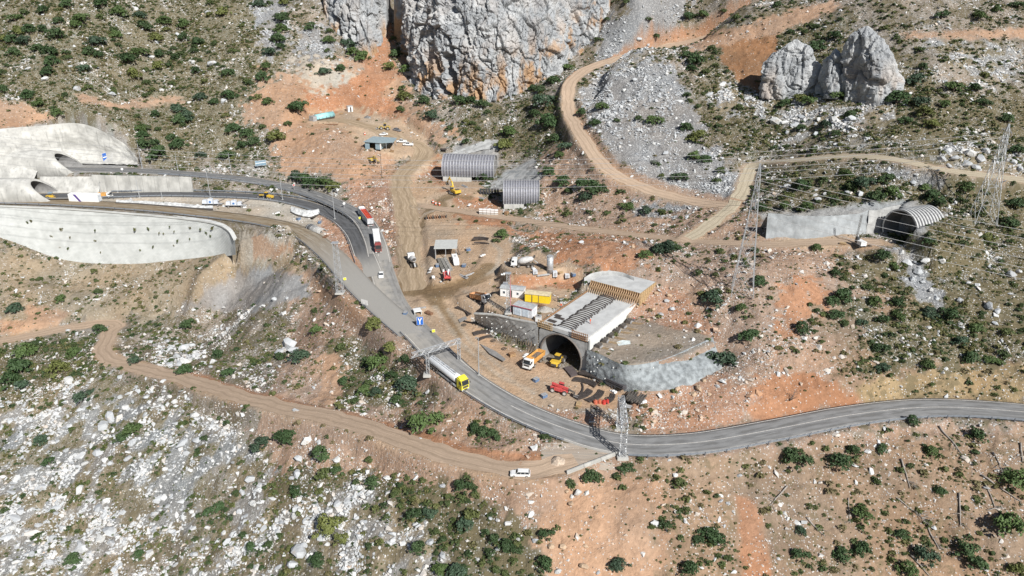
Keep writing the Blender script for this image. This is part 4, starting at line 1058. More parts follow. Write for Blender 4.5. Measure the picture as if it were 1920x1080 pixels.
# slopes of sprayed concrete round the left portals
hw_ = thing('shotcrete_slope', 'broad pale sprayed concrete slope behind the left tunnel portals', 'slope')
link('shotcrete_face', patch('shotcrete_face', px_net([[(-70, 252), (0, 244), (75, 238), (150, 233), (205, 252), (240, 274), (262, 299)], [(-70, 275), (0, 268), (75, 262), (150, 258), (205, 272), (240, 288), (262, 303)], [(-70, 300), (0, 292), (75, 286), (150, 283), (205, 292), (240, 300), (261, 307)], [(-70, 322), (0, 316), (75, 308), (150, 308), (205, 309), (240, 310), (261, 311)]], 1.6), 110, 60, CRETE_P, .5, 8), hw_)
hm_ = thing('shotcrete_slope', 'pale sprayed concrete hump left of the upper portal', 'slope')
hb = [W(x, 334, 12.4) for x in (-90, -40, 0, 35, 62)]
link('shotcrete_face', patch('shotcrete_face', [[p + Vector((0, 16, h)) for p, h in zip(hb, (16, 15, 13.5, 11, 7))], [p + Vector((0, 9, h)) for p, h in zip(hb, (12, 11.5, 10, 8, 4.5))], [p + Vector((0, 4, h)) for p, h in zip(hb, (6, 6, 5.5, 4, 2))], [p + Vector((0, 0, -1)) for p in hb]], 50, 40, CRETE_P, .5, 10), hm_)
lw_ = thing('shotcrete_slope', 'stained sprayed concrete bank right of the lower left portal', 'slope')
w0 = [W(x, 363, 6.4) for x in (70, 110, 150, 185)]
link('shotcrete_face', patch('shotcrete_face', [[Vector((p.x, p.y + 5, ztop(p + Vector((0, 5, 0)), 331))) for p in w0], [p + Vector((0, 2.5, 3.2)) for p in w0], [p + Vector((0, 0, -.5)) for p in w0]], 50, 20, CRETE_P, .3, 9), lw_)
def portal_tube(name, label, O, d, ro, ri, cz, slant, lip, back):
    o = thing(name, label, 'tunnel portal', O, math.atan2(d.y, d.x))
    ph = np.radians(np.linspace(-34, 214, 60))
    def ring(r, s_): return np.stack([-(s_ + 0 * ph), -r * np.cos(ph), cz + r * np.sin(ph)], -1)
    he, hi = cz + ro * np.sin(ph), cz + ri * np.sin(ph)
    se = np.maximum(slant * hi, -1)
    r1, r2 = ring(ro, np.minimum(slant * he * .82 + lip, back - 1)), ring(ro, back); i1, i2 = ring(ri, se), ring(ri, back)
    rm = ring((ro + ri) / 2 + .25, se + .35)
    G = lambda a, b: from_arrays('s', np.stack([a, b]), grid_faces(len(ph), 2), None, True)
    for nm, rows, m in (('shell', (r1, r2), CRETE_P), ('mouth_ring', (i1, rm, r1), CRETE_P), ('lining', (i1, i2), DARKC)):
        me = from_arrays(nm, np.stack(rows), grid_faces(len(ph), len(rows)), m, True); link(nm, me, o)
    mb = MB(); mb.add([tuple(p) for p in i2], [tuple(range(len(i2)))]); mb.build('end_wall', DARKC, o)
    return o
d1 = (RL['up'][14] - RL['up'][2]).to_2d().normalized(); d2 = (RL['low'][14] - RL['low'][2]).to_2d().normalized()
def on_line(pl, px): return min(pl, key=lambda p: abs(proj(p.x, p.y, p.z)[0] - px))
portal_tube('tunnel_portal', 'upper bell-mouthed concrete tunnel portal in the pale slope', on_line(RL['up'], 152) + Vector((0, 0, -.05)), Vector((*d1, 0)), 7.6, 5.9, 1.9, 1.15, 3.6, 46)
portal_tube('tunnel_portal', 'lower bell-mouthed concrete tunnel portal at the left edge', on_line(RL['low'], 98) + Vector((0, 0, -.05)), Vector((*d2, 0)), 7.0, 5.5, 1.3, 1.15, 3.6, 40)

# ribbed tunnel shells
RIBM = mat('galvanised_rib', (.42, .43, .46), .5, .3, var=.2, scale=2, dust=.15); SHELLM = mat('sheet_shell', (.19, .2, .24), .6, .2, var=.25, scale=1.5, dust=.2); SHELL_W = mat('white_rib', (.50, .50, .49), .7, var=.1)
def ribbed(name, label, o, d, r, cz, L, n, lean, ribm, shellm, ribw=.28, plinth=True):
    t = thing(name, label, 'tunnel shell', o, math.atan2(d.y, d.x))
    ph = np.radians(np.linspace(-25, 205, 40))
    def ring(rr, s_): return np.stack([s_ + 0 * ph, rr * np.cos(ph), cz + rr * np.sin(ph)], -1)
    link('shell', from_arrays('shell', np.stack([ring(r, 0), ring(r, L)]), grid_faces(40, 2), shellm, True), t)
    link('lining', from_arrays('lining', np.stack([ring(r - .25, 0), ring(r - .25, L)]), grid_faces(40, 2), DARKC, True), t)
    MB().add([tuple(p) for p in ring(r - .2, L - .3)], [tuple(range(40))]).build('end_wall', DARKC, t)
    mb = MB(); mb.add([tuple(p) for p in ring(r - .25, 0)] + [tuple(p) for p in ring(r + .25, 0)], [(i, i + 1, 41 + i, 40 + i) for i in range(39)]); mb.build('mouth_edge', ribm, t)
    rows = np.stack([ring(r + .02, 0), ring(r + .3, .02), ring(r + .3, ribw), ring(r + .02, ribw + .02)])
    me = from_arrays('rib', rows, grid_faces(40, 4), ribm, True)
    for i in range(n): link('rib', me, t, (i * (L - ribw) / (n - 1), 0, 0))
    if plinth:
        for a in (20, 50, 80, 110, 140):
            p = Vector((0, (r + .12) * math.cos(R(a)), cz + (r + .12) * math.sin(R(a)))); MB().bar(p, p + Vector((L, 0, 0)), .09).build('purlin', ribm, t)
        for s_ in (-1, 1): MB().box((L * .3, s_ * (r - .1), .8), (L * .55, 1.0, 2.4)).build('plinth', CRETE_P, t)
    return t
ribbed('tunnel_shell', 'ribbed steel tunnel shell above the yellow excavator', T1, T1D, 6.2, 4.9, 24, 19, 0, RIBM, SHELLM)
ribbed('tunnel_shell', 'ribbed steel tunnel shell beside the white barrier stack', T2, T2D, 6.0, 4.6, 15, 15, 0, RIBM, SHELLM)
ribbed('tunnel_shell', 'black-mouthed ribbed tunnel shell at the far right of the site', T3, T3D, 6.4, 3.2, 12, 10, 0, SHELL_W, mat('dark_sheet', (.10, .10, .11), .8), .55, False)
# sprayed concrete cuttings round the shells
def shot(name, label, rows, nu, nv, disp, seed, m=CRETE, off=.4):
    t = thing(name, label, 'cutting'); link('shotcrete_face', patch('shotcrete_face', px_net(rows, off), nu, nv, m, disp, seed), t); return t
shot('shotcrete_cutting', 'grey sprayed concrete cutting above the left ribbed tunnel shell', [[(838, 290), (862, 281), (890, 271), (915, 262), (934, 263)], [(838, 297), (862, 292), (890, 285), (915, 280), (936, 282)]], 40, 16, .4, 12)
shot('shotcrete_cutting', 'grey sprayed concrete cutting behind the right ribbed tunnel shell', [[(930, 345), (955, 325), (975, 315), (1000, 300), (1006, 303)], [(932, 349), (955, 340), (975, 336), (1000, 330), (1008, 330)]], 40, 16, .4, 13)
c1 = thing('shotcrete_cutting', 'small sprayed concrete face with a row of dark slots', 'cutting')
a0, a1 = P(898, 362), P(938, 362); sl = mat('dark_slot', (.05, .05, .055), .9)
link('shotcrete_face', patch('shotcrete_face', [[P(902, 348), P(918, 338), P(932, 330)], [P(899, 354) , P(918, 352), P(936, 351)], [a0 + Vector((0, -.4, 0)), P(918, 362) + Vector((0, -.4, 0)), a1 + Vector((0, -.4, 0))]], 24, 14, CRETE, .2, 15), c1)
for i in range(7):
    q = a0.lerp(a1, (i + .6) / 7.4); MB().box((q.x, q.y - .7, q.z + 1.0), (.75, .3, 2.4)).build('slot', sl, c1)
t3f = [Vector((p.x, p.y, zat(p.x, p.y) - .6)) for p in wall3_foot]
t3t = [Vector((p.x, p.y + 1.6, ztop(p + Vector((0, 1.6, 0)), y))) for p, y in zip(wall3_foot, (399, 405, 401, 393))]
t3 = thing('shotcrete_cutting', 'long sprayed concrete wall leading to the far right tunnel', 'cutting')
link('shotcrete_face', patch('shotcrete_face', between(t3t, t3f, 4), 80, 22, mat('shotcrete_bluish', (.35, .37, .38), .9, var=.18, scale=.35, bmp=.5, streak=.4), .35, 17), t3)
back = [Vector((p.x, p.y + 5, zat(p.x, p.y + 5) + .3)) for p in t3t]
link('shotcrete_cap', patch('shotcrete_cap', [back, t3t], 60, 6, CRETE, .3, 18), t3)
e0 = t3f[-1]; sd3 = [e0, loc(T3, T3D, -3, -7.5, 0), loc(T3, T3D, 4, -7.6, 0), loc(T3, T3D, 12, -7.2, 0)]
sideT = [Vector((p.x + .8 * k, p.y + 1.2, h)) for k, (p, h) in enumerate(zip(sd3, (t3t[-1].z, t3t[-1].z - .3, t3t[-1].z + .4, t3t[-1].z + .8)))]
link('shotcrete_return', patch('shotcrete_return', between(sideT, [p - Vector((0, 0, 1)) for p in sd3], 4), 40, 20, CRETE, .4, 19), t3)

# ------------------------------------------------------------------ the new portal under construction
STEEL = mat('dark_rebar', (.085, .07, .062), .7, .3, var=.3, scale=3); TIMBER = mat('formwork_timber', (.44, .31, .17), .8, var=.3, scale=2.5); TIMB_D = mat('formwork_ply', (.30, .17, .09), .8, var=.3, scale=2)
dr = math.atan2(DA.y, DA.x)
pt = thing('tunnel_portal', 'new concrete tunnel portal under construction with flat deck', 'tunnel portal', ML + Vector((0, 0, 3.0)), dr)
# local frame: x = into the hill, y = -w (left positive); z = world height
def lw(s_, w, z): return Vector((s_, -w, z))
MB().box(lw(DECKL / 2 + .3, DECKW / 2, DECKZ - .6), (DECKL, DECKW, 1.2)).build('deck', CRETE_D, pt)
MB().box(lw(DECKL / 2 + .6, DECKW + .15, 4.6), (DECKL - 1, .5, 4.6)).build('side_wall', mat('white_concrete', (.68, .68, .66), .85, var=.08), pt)
MB().box(lw(DECKL / 2 + .6, -.2, 4.4), (DECKL - 1, .6, 5.0)).build('side_wall', CRETE_D, pt)
mb = MB()
for i in range(12): mb.box(lw(1.5 + i * 2.4, -.35, DECKZ + .05), (2.3, .18, .5))
mb.build('edge_board', TIMB_D, pt)
ac, ar, az = DECKW / 2 - .4, 6.6, -3.0 + 2.6
ph = np.radians(np.linspace(-24, 204, 48))
arc = [lw(0, ac + ar * math.cos(p), az + ar * math.sin(p)) for p in ph]
outr = []
for p in ph:
    c_, s_ = math.cos(p), math.sin(p); k = min((ac + .3 if c_ < 0 else DECKW - ac + .3) / max(abs(c_), 1e-6), (DECKZ - 1.3 - az) / max(s_, 1e-6) if s_ > 0 else 99, (az + 4.0) / max(-s_, 1e-6) if s_ < 0 else 99)
    outr.append(lw(0, ac + k * c_, az + k * s_))
n_ = len(arc)
mb = MB(); mb.add(arc + outr, [(i, i + 1, n_ + i + 1, n_ + i) for i in range(n_ - 1)]); mb.build('front_face', CRETE, pt)
mb = MB(); mb.add(arc + [p + Vector((22, 0, 0)) for p in arc], [(i, n_ + i, n_ + i + 1, i + 1) for i in range(n_ - 1)]); mb.build('lining', DARKC, pt, True)
MB().add([p + Vector((21.8, 0, 0)) for p in arc], [tuple(range(n_))]).build('end_wall', DARKC, pt)
mb = MB(); mb.tube([lw(-.25, ac + (ar + .1) * math.cos(p), az + (ar + .1) * math.sin(p)) for p in ph], .26, 6); mb.build('mouth_ring', mat('ring_steel', (.14, .13, .125), .8, var=.2, dust=.3), pt)
# row of reinforcement hoops down the middle of the deck
hoop = MB().tube([(0, -2.6 * math.cos(R(a)) + 0, .1 + .7 * math.sin(R(a))) for a in range(0, 181, 15)], .17, 5).mesh('rebar_hoop', STEEL)
for i in range(24): link('rebar_hoop', hoop, pt, lw(1.6 + i * 1.12, 7.4 + .25 * math.sin(i * 1.7), DECKZ))
for (s_, w, a, b) in ((3.2, 1.9, 2.6, 1.4), (6.0, 2.6, 3.0, 1.2), (7.2, 1.4, 2.0, 1.2), (1.4, 3.2, 2.4, .8)): MB().box(lw(s_, w, DECKZ + .08), (b, a, .16)).build('mesh_mat', STEEL, pt)
# timber grids at the front corners
for (w0_, w1_, m) in ((-.6, 4.0, TIMBER), (10.6, 15.4, TIMB_D)):
    mb = MB()
    for k in range(9): w = w0_ + (w1_ - w0_) * k / 8; mb.box(lw(-.1, w, DECKZ + .1), (.14, .14, 2.4))
    for k in range(4): mb.box(lw(-.2, (w0_ + w1_) / 2, DECKZ - .9 + k * .65), (.12, w1_ - w0_ + .4, .16))
    mb.build('formwork_grid', m, pt)
# raised slab at the back with braced shuttering
MB().box(lw(DECKL + 5.6, DECKW / 2 + .6, DECKZ + 1.1), (11, DECKW + 1.2, 3.6)).build('raised_slab', CRETE_D, pt)
sx0 = DECKL - .1
MB().box(lw(sx0, DECKW / 2 + .6, DECKZ + 1.5), (.12, DECKW + 1.6, 3.4)).build('shuttering', TIMB_D, pt)
MB().box(lw(DECKL + 5.6, DECKW + 1.4, DECKZ + .9), (11, .14, 4.2)).build('shuttering', TIMBER, pt)
st_ = MB().box((0, 0, 0), (.16, .18, 3.5)).mesh('stud', TIMBER); br_ = MB().bar((0, 0, 0), (-2.3, 0, -2.6), .11).mesh('brace', mat('brace_timber', (.62, .42, .26), .8, var=.25))
for i in range(24):
    w = -.1 + i * (DECKW + 1.4) / 23
    link('stud', st_, pt, lw(sx0 - .16, w, DECKZ + 1.55)); link('brace', br_, pt, lw(sx0 - .25, w + .1, DECKZ + 2.7))
sd_ = MB().box((0, 0, 0), (.18, .16, 4.2)).mesh('stud', TIMBER)
for i in range(8): link('stud', sd_, pt, lw(DECKL + .6 + i * 1.4, DECKW + 1.55, DECKZ + .9))
# walls of sprayed concrete left and right of the mouth
lt = [W(889, 589, 4.6), W(930, 592, 5.9), W(970, 601, 6.5), Vector(dk(-.1, -.6, 7.2))]; lf = [W(892, 603, -1.2), W(930, 629, -2.6), W(970, 650, -3.4), Vector(dk(-.6, -.3, -3.9))]
wl = thing('shotcrete_wall', 'bolted sprayed concrete wall left of the new portal', 'wall'); link('shotcrete_face', patch('shotcrete_face', between(lt, lf, 4), 70, 30, CRETE, .22, 23), wl)
mb = MB(); q = cr(lt, 2.0)
for a, b in zip(q, q[1:]): mb.beam(a + Vector((0, .4, .1)), b + Vector((0, .4, .1)), .9, .3)
mb.build('kerb', CRETE_P, wl)
rt = [Vector(dk(-.3, DECKW + .2, 4.4)), W(1130, 666, 4.4), W(1172, 684, 4.3), W(1232, 677, 4.2), W(1288, 655, 4.2), W(1336, 632, 4.4)]
rf = [Vector(dk(-1.0, DECKW + .6, -4.2)), W(1130, 726, -4.2), W(1182, 744, -4.6), W(1242, 752, -4.6), W(1304, 742, -3.9), W(1356, 700, -2.0)]
rm_ = [a.lerp(b, .5) + Vector((0, -.2 - .5 * k, 0)) for k, (a, b) in enumerate(zip(rt, rf))]
wr = thing('shotcrete_wall', 'rough sprayed concrete wall right of the new portal', 'wall')
link('shotcrete_face', patch('shotcrete_face', [rt, [a.lerp(b, .5) for a, b in zip(rt, rm_)], rm_, rf], 130, 44, mat('shotcrete_fresh', (.25, .27, .278), .9, var=.35, scale=.7, bmp=1.0, streak=.4), .2, 29, 1.5), wr)
bolt = MB().cyl((0, 0, 0), (0, -.22, 0), .16, n=6).mesh('rock_bolt', mat('bolt_plate', (.75, .75, .73), .6)); boltd = bolt.copy(); boltd.materials.clear(); boltd.materials.append(mat('bolt_dark', (.12, .12, .12), .7))
for (tp, ft, par, nn, rows) in ((lt, lf, wl, 13, 4), (rt[:4], rf[:4], wr, 15, 4)):
    Tc, Fc = crv(np.array([tuple(p) for p in tp]), np.linspace(.04, .95, nn)), crv(np.array([tuple(p) for p in ft]), np.linspace(.04, .95, nn))
    for i in range(nn):
        for k in range(rows):
            q = Vector(Tc[i]).lerp(Vector(Fc[i]), (k + .6 + .3 * (i % 2)) / (rows + .3)); link('rock_bolt', bolt if random.random() < .35 else boltd, par, q + Vector((0, -.32, .1)))
# curved sprayed wall behind the raised slab
bw = thing('shotcrete_wall', 'curved sprayed concrete wall behind the raised portal slab', 'wall')
bf = [W(1096, 530, 10.0), W(1112, 521, 10.4), W(1140, 517, 10.6), W(1168, 520, 10.5), W(1190, 530, 10.2)]
link('shotcrete_face', patch('shotcrete_face', between([p + Vector((0, 1.6, 1.0)) for p in bf], [p + Vector((0, 0, -1.0)) for p in bf], 3), 50, 14, CRETE, .2, 37), bw)
# ------------------------------------------------------------------ vehicles and machines
RUBBER = mat('tyre_rubber', (.035, .034, .033), .9, dust=.35); RIM = mat('wheel_rim', (.45, .45, .45), .5, .3, dust=.2); GLASS = mat('dark_glass', (.03, .035, .04), .15, var=.1)
BLACK = mat('black_steel', (.05, .05, .05), .7, dust=.25); WHITE = mat('white_paint', (.80, .80, .79), .4, var=.04, dust=.08); GREYP = mat('grey_paint', (.36, .37, .38), .5, dust=.2)
YEL = mat('machine_yellow', (.72, .46, .03), .5, var=.1, dust=.25); YCAB = mat('cab_yellow', (.75, .68, .05), .4, var=.05, dust=.06); ORANGE = mat('bed_orange', (.70, .36, .09), .55, dust=.2); RUST = mat('rusty_brown', (.24, .13, .075), .85, var=.35, scale=2.5)
REDP = mat('telehandler_red', (.55, .055, .06), .5, dust=.25); TARP_R = mat('red_tarp', (.55, .07, .035), .7, var=.12); MAROON = mat('maroon_paint', (.22, .04, .04), .45, dust=.1); SILVER = mat('galvanised', (.50, .52, .54), .45, .4, var=.15, dust=.08); LAMP = mat('lamp_lens', (.75, .72, .6), .2); REDL = mat('tail_lamp', (.5, .03, .02), .3); BLUE = mat('sign_blue', (.02, .13, .50), .5, var=.05)
_wm = {}
def wheel(par, x, y, r, w):
    k = (r, w)
    if k not in _wm:
        _wm[k] = (MB().cyl((0, -w / 2, 0), (0, w / 2, 0), r, n=14).mesh('wheel', RUBBER), MB().cyl((0, -w / 2 - .02, 0), (0, w / 2 + .02, 0), r * .56, n=10).mesh('rim', RIM))
    o = link('wheel', _wm[k][0], par, (x, y, r)); link('rim', _wm[k][1], o); return o
def place2(front, rear, name, label, cat, lift=.06, group=None):
    a, b = P(*front), P(*rear); m = (a + b) / 2; m.z = zat(m.x, m.y) + lift
    d = a - b
    o = thing(name, label, cat, m, math.atan2(d.y, d.x), group)
    o.rotation_euler = (0, -math.atan2(d.z, d.to_2d().length) * .9, math.atan2(d.y, d.x))
    return o
def on_road(o, dz): o.location.z += dz
def cab(par, x0, L, col, Wd=2.45, z0=.75, h=2.3, visor=True, axle=None):
    p = [(x0, z0), (x0 + L, z0), (x0 + L + .05, z0 + h * .5), (x0 + L - .28, z0 + h * .97), (x0 + L - .7, z0 + h), (x0, z0 + h)]
    c = MB().prism(p, -Wd / 2, Wd / 2, .04).build('cab', col, par)
    MB().add([(x0 + L + .07, -Wd * .44, z0 + h * .5), (x0 + L + .07, Wd * .44, z0 + h * .5), (x0 + L - .22, Wd * .42, z0 + h * .92), (x0 + L - .22, -Wd * .42, z0 + h * .92)], [(0, 1, 2, 3)]).build('windscreen', GLASS, c)
    for s_ in (-1, 1):
        MB().box((x0 + L * .66, s_ * (Wd / 2 + .01), z0 + h * .68), (L * .42, .03, h * .3)).build('side_window', GLASS, c)
        MB().box((x0 + L + .06, s_ * Wd * .36, z0 + .28), (.06, .36, .18)).build('headlight', LAMP, c)
        MB().box((x0 + L + .12, s_ * (Wd / 2 + .22), z0 + h * .68), (.12, .2, .55)).build('mirror', BLACK, c)
    MB().box((x0 + L + .03, 0, z0 + h * .32), (.08, Wd * .7, h * .22)).build('grille', BLACK, c)
    MB().box((x0 + L + .05, 0, z0 + .05), (.22, Wd, .3)).build('bumper', col if col is WHITE else GREYP, c)
    if visor: MB().box((x0 + L - .08, 0, z0 + h * .97), (.35, Wd * .9, .07)).build('sun_visor', BLACK, c)
    return c
def semi(front, rear, label, cabc, kind):
    o = place2(front, rear, 'articulated_truck', label, 'truck')
    MB().box((5.2, 0, .85), (6.0, .9, .3)).build('chassis', BLACK, o)
    c = cab(o, 5.6, 2.3, cabc, h=2.9, z0=.7)
    MB().prism([(5.65, 3.6), (7.2, 3.6), (6.6, 3.95), (5.8, 4.1)], -1.1, 1.1).build('roof_deflector', cabc, c)
    for s_ in (-1, 1):
        MB().cyl((3.9, s_ * 1.0, .75), (5.0, s_ * 1.0, .75), .33).build('fuel_tank', SILVER, o)
        wheel(o, 6.9, s_ * 1.05, .5, .32); wheel(o, 3.1, s_ * .98, .5, .55)
        for x in (-6.6, -5.3, -4.0): wheel(o, x, s_ * .98, .5, .42)
        MB().box((-.6, s_ * 1.2, .85), (4.6, .06, .5)).build('side_guard', SILVER, o)
    MB().box((-2.3, 0, 1.1), (11.8, .9, .28)).build('trailer_chassis', BLACK, o)
    MB().box((-8.1, 0, .75), (.12, 2.4, .25)).build('rear_bumper', WHITE, o)
    for s_ in (-1, 1): MB().box((-8.18, s_ * .95, .78), (.05, .4, .16)).build('tail_light', REDL, o)
    if kind == 'tank':
        mb = MB(); prof = [(-8.1, .8), (-7.9, 1.12), (-7.6, 1.25), (4.2, 1.25), (4.5, 1.12), (4.7, .8)]; n = 20
        v = [(x, 1.0 * r * math.cos(2 * math.pi * i / n), 2.35 + .98 * r * math.sin(2 * math.pi * i / n)) for (x, r) in prof for i in range(n)]
        f = [(k * n + i, k * n + (i + 1) % n, (k + 1) * n + (i + 1) % n, (k + 1) * n + i) for k in range(5) for i in range(n)] + [tuple(range(n))[::-1], tuple(range(5 * n, 6 * n))]
        t = mb.add(v, f).build('tank', mat('tank_white', (.78, .80, .82), .3, .1, var=.04, dust=.06), o, True)
        MB().box((-1.8, 0, 3.61), (11.0, .5, .06)).build('walkway', SILVER, t)
        for x in (-6.4, -4.0, -1.6, .8, 3.0): MB().cyl((x, .05, 3.6), (x, .05, 3.82), .32).build('hatch', GREYP, t)
        for s_ in (-1, 1):
            MB().bar((-7.4, s_ * .62, 3.55), (4.2, s_ * .62, 3.55), .05).build('rail', BLACK, t)
            MB().prism([(-7.3, 1.1), (-7.1, 1.35), (-3.5, 1.35), (-3.3, 1.1)], s_ * 1.0 - .24, s_ * 1.0 + .24).build('mudguard', BLACK, o)
    elif kind == 'tipper':
        gm = mat('trailer_grey', (.55, .56, .58), .5, dust=.15)
        for s_ in (-1, 1): MB().box((-1.8, s_ * 1.23, 2.6), (12.6, .08, 2.4)).build('side_board', gm, o)
        MB().box((-8.05, 0, 2.6), (.1, 2.4, 2.4)).build('tailgate', gm, o); MB().box((4.45, 0, 2.8), (.1, 2.4, 2.8)).build('headboard', gm, o)
        t = MB().box((-1.8, 0, 3.35), (12.3, 2.38, .12)).build('tarpaulin', TARP_R, o)
        for i in range(6): MB().box((-7 + i * 2.1, 0, 3.44), (.1, 2.38, .08)).build('bow', mat('dark_red', (.25, .03, .02), .7), t)
        for s_ in (-.55, .55): MB().box((-1.8, s_, 3.45), (12.2, .07, .07)).build('strap', mat('dark_red', (.25, .03, .02), .7), t)
    else:
        b = MB().box((-1.9, 0, 2.7), (12.2, 2.5, 2.75)).build('cargo_box', WHITE, o)
        MB().box((-1.9, 0, 4.09), (12.0, 2.2, .03)).build('roof_panel', mat('roof_white', (.84, .84, .83), .5), b)
        MB().box((4.28, 0, 3.5), (.25, 1.8, .9)).build('cooler', GREYP, b)
        for s_ in (-1, 1): MB().box((-8.02, s_ * .62, 2.7), (.05, 1.1, 2.5)).build('rear_door', WHITE, b)
    return o
semi((876, 738), (807, 684), 'yellow-cabbed tanker truck with white tank on the bend', YCAB, 'tank')
semi((673, 396), (699, 431), 'white-cabbed truck with red tarpaulin trailer on the upper road', WHITE, 'tipper')
semi((711, 482), (704.5, 440), 'maroon-cabbed truck with plain white box trailer', MAROON, 'box')
def car(front, rear, label, col, kind='sedan', L=4.4):
    o = place2(front, rear, {'pickup': 'pickup_truck', 'wagon': 'estate_car', 'van': 'van'}.get(kind, 'car'), label, {'pickup': 'pickup', 'van': 'van'}.get(kind, 'car'))
    h = L / 2; w = .86
    if kind == 'van':
        body = MB().prism([(-h, .45), (h, .45), (h, .95), (h - .55, 1.25), (h - 1.25, 2.2), (-h + .1, 2.25), (-h, 2.0)], -.98, .98, .05).build('body', col, o)
        MB().add([(h - .58, -.85, 1.28), (h - .58, .85, 1.28), (h - 1.2, .78, 2.1), (h - 1.2, -.78, 2.1)], [(0, 1, 2, 3)]).build('windscreen', GLASS, body)
        for s_ in (-1, 1): MB().box((.2, s_ * .99, 1.65), (L * .55, .03, .5)).build('side_window', GLASS, body)
        MB().box((-.8, 0, 2.27), (.9, .7, .1)).build('roof_vent', GREYP, body); w = .95
    else:
        body = MB().prism([(-h, .38), (-h + .05, .30), (h - .05, .30), (h, .42), (h - .02, .66), (h - .35, .80), (h - 1.15, .92), (-h + .1, .95), (-h, .8)], -w, w, .04).build('body', col, o)
        g = {'sedan': (h - 1.35, h - 1.95, -h + 1.1, -h + .6), 'wagon': (h - 1.25, h - 1.75, -h + .45, -h + .12), 'pickup': (h - 1.25, h - 1.75, -h + 2.15, -h + 2.0)}[kind]
        z1 = 1.42 if kind != 'pickup' else 1.72; zb = .92
        gh = MB().frus((g[3], g[0], -w + .03, w - .03), (g[2], g[1], -w + .2, w - .2), zb, z1).build('greenhouse', GLASS, o)
        MB().frus((g[2] - .04, g[1] + .04, -w + .18, w - .18), (g[2] + .1, g[1] - .12, -w + .26, w - .26), z1, z1 + .06).build('roof', col, o)
        n = 3 if kind == 'wagon' else 2
        for s_ in (-1, 1):
            for i in range(n + 1):
                t = i / n; xb = g[3] + (g[0] - g[3]) * t; xt = g[2] + (g[1] - g[2]) * t
                MB().bar((xb, s_ * (w - .02), zb), (xt, s_ * (w - .19), z1 + .02), .055).build('pillar', col, gh)
        if kind == 'pickup':
            MB().box((-h + 1.0, 0, .97), (1.75, 1.4, .03)).build('load_bed', BLACK, o)
            for s_ in (-1, 1): MB().box((-h + 1.0, s_ * (w - .06), 1.05), (1.9, .1, .28)).build('bed_side', col, o)
            MB().box((-h + .05, 0, 1.02), (.08, 1.6, .3)).build('tailgate', col, o)
    for s_ in (-1, 1):
        for x in (h - .85, -h + .85): wheel(o, x, s_ * (w - .08), .34 if kind in ('pickup', 'van') else .30, .2)
        MB().box((h - .02, s_ * .6, .64), (.06, .3, .14)).build('headlight', LAMP, o); MB().box((-h - .01, s_ * .66, .72), (.05, .22, .18)).build('tail_light', REDL, o)
    MB().box((h, 0, .42), (.1, 1.6, .16)).build('bumper', BLACK if kind == 'wagon' else col, o); MB().box((-h, 0, .42), (.1, 1.6, .16)).build('bumper', BLACK if kind == 'wagon' else col, o)
    return o
car((714.5, 525), (715.5, 512), 'white saloon car driving on the road below the two trucks', WHITE)
car((955, 891), (996, 892), 'old white estate car parked on the lower dirt track', WHITE, 'wagon', 4.6)
car((709, 256), (729, 254), 'white saloon car parked behind the blue-grey shed', WHITE)
car((751, 247), (738, 244), 'dark grey car parked beside the wheel loader', mat('car_grey', (.17, .18, .20), .35, dust=.15))
car((744, 267), (762, 268), 'white pickup right beside the blue-grey shed wall', WHITE, 'pickup', 5.2)
car((756, 273), (774, 274), 'white pickup, the outer one of two by the shed', WHITE, 'pickup', 5.2)
car((858, 503), (850, 482), 'white minibus parked beside the grey canopy', WHITE, 'van', 5.8)
def dump_truck(front, rear, label, bedc, loadc):
    o = place2(front, rear, 'dump_truck', label, 'dump truck')
    MB().box((-.3, 0, .95), (8.0, .9, .35)).build('chassis', BLACK, o)
    cab(o, 2.2, 2.1, WHITE, h=2.35, z0=.8)
    bed = MB(); t = .1
    bed.frus((-4.3, 1.9, -1.05, 1.05), (-4.3, 1.9, -1.05, 1.05), 1.25, 1.35)
    bed = bed.build('bed_floor', bedc, o)
    for s_ in (-1, 1):
        sb = MB().add([(-4.4, s_ * 1.05, 1.3), (1.9, s_ * 1.05, 1.3), (1.9, s_ * 1.25, 2.9), (-4.4, s_ * 1.25, 2.75), (-4.4, s_ * .97, 1.3), (1.9, s_ * .97, 1.3), (1.9, s_ * 1.15, 2.9), (-4.4, s_ * 1.15, 2.75)], [(0, 1, 2, 3), (7, 6, 5, 4), (3, 2, 6, 7), (0, 3, 7, 4), (1, 5, 6, 2)]).build('bed_side', bedc, o)
        for i in range(6): MB().box((-4.0 + i * 1.1, s_ * 1.2, 2.05), (.1, .1, 1.45)).build('rib', bedc, sb)
        for x in (3.4, 1.5): wheel(o, x, s_ * 1.0, .52, .36)
        for x in (-1.9, -3.3): wheel(o, x, s_ * .98, .52, .55)
    MB().box((1.95, 0, 2.3), (.1, 2.3, 2.1)).build('bed_front', bedc, o); MB().prism([(-4.45, 1.3), (-4.35, 1.3), (-4.6, 2.7), (-4.7, 2.7)], -1.15, 1.15).build('tailgate', bedc, o)
    MB().frus((-4.2, 1.8, -1.0, 1.0), (-3.4, 1.0, -.8, .8), 1.36, 2.35).build('load', loadc, o)
    MB().box((2.4, 0, 3.15), (.9, 2.2, .08)).build('bed_canopy', bedc, o)
    return o
LOADM = mat('muck', (.20, .15, .115), .95, var=.35, scale=2, bmp=.8)
dump_truck((925, 563), (880, 554), 'rusty orange dump truck beside the white cabins', mat('bed_brown', (.50, .24, .10), .7, var=.2, dust=.25), LOADM)
dump_truck((984, 699), (1017, 672), 'white-cabbed dump truck with orange bed at the portal mouth', ORANGE, LOADM)
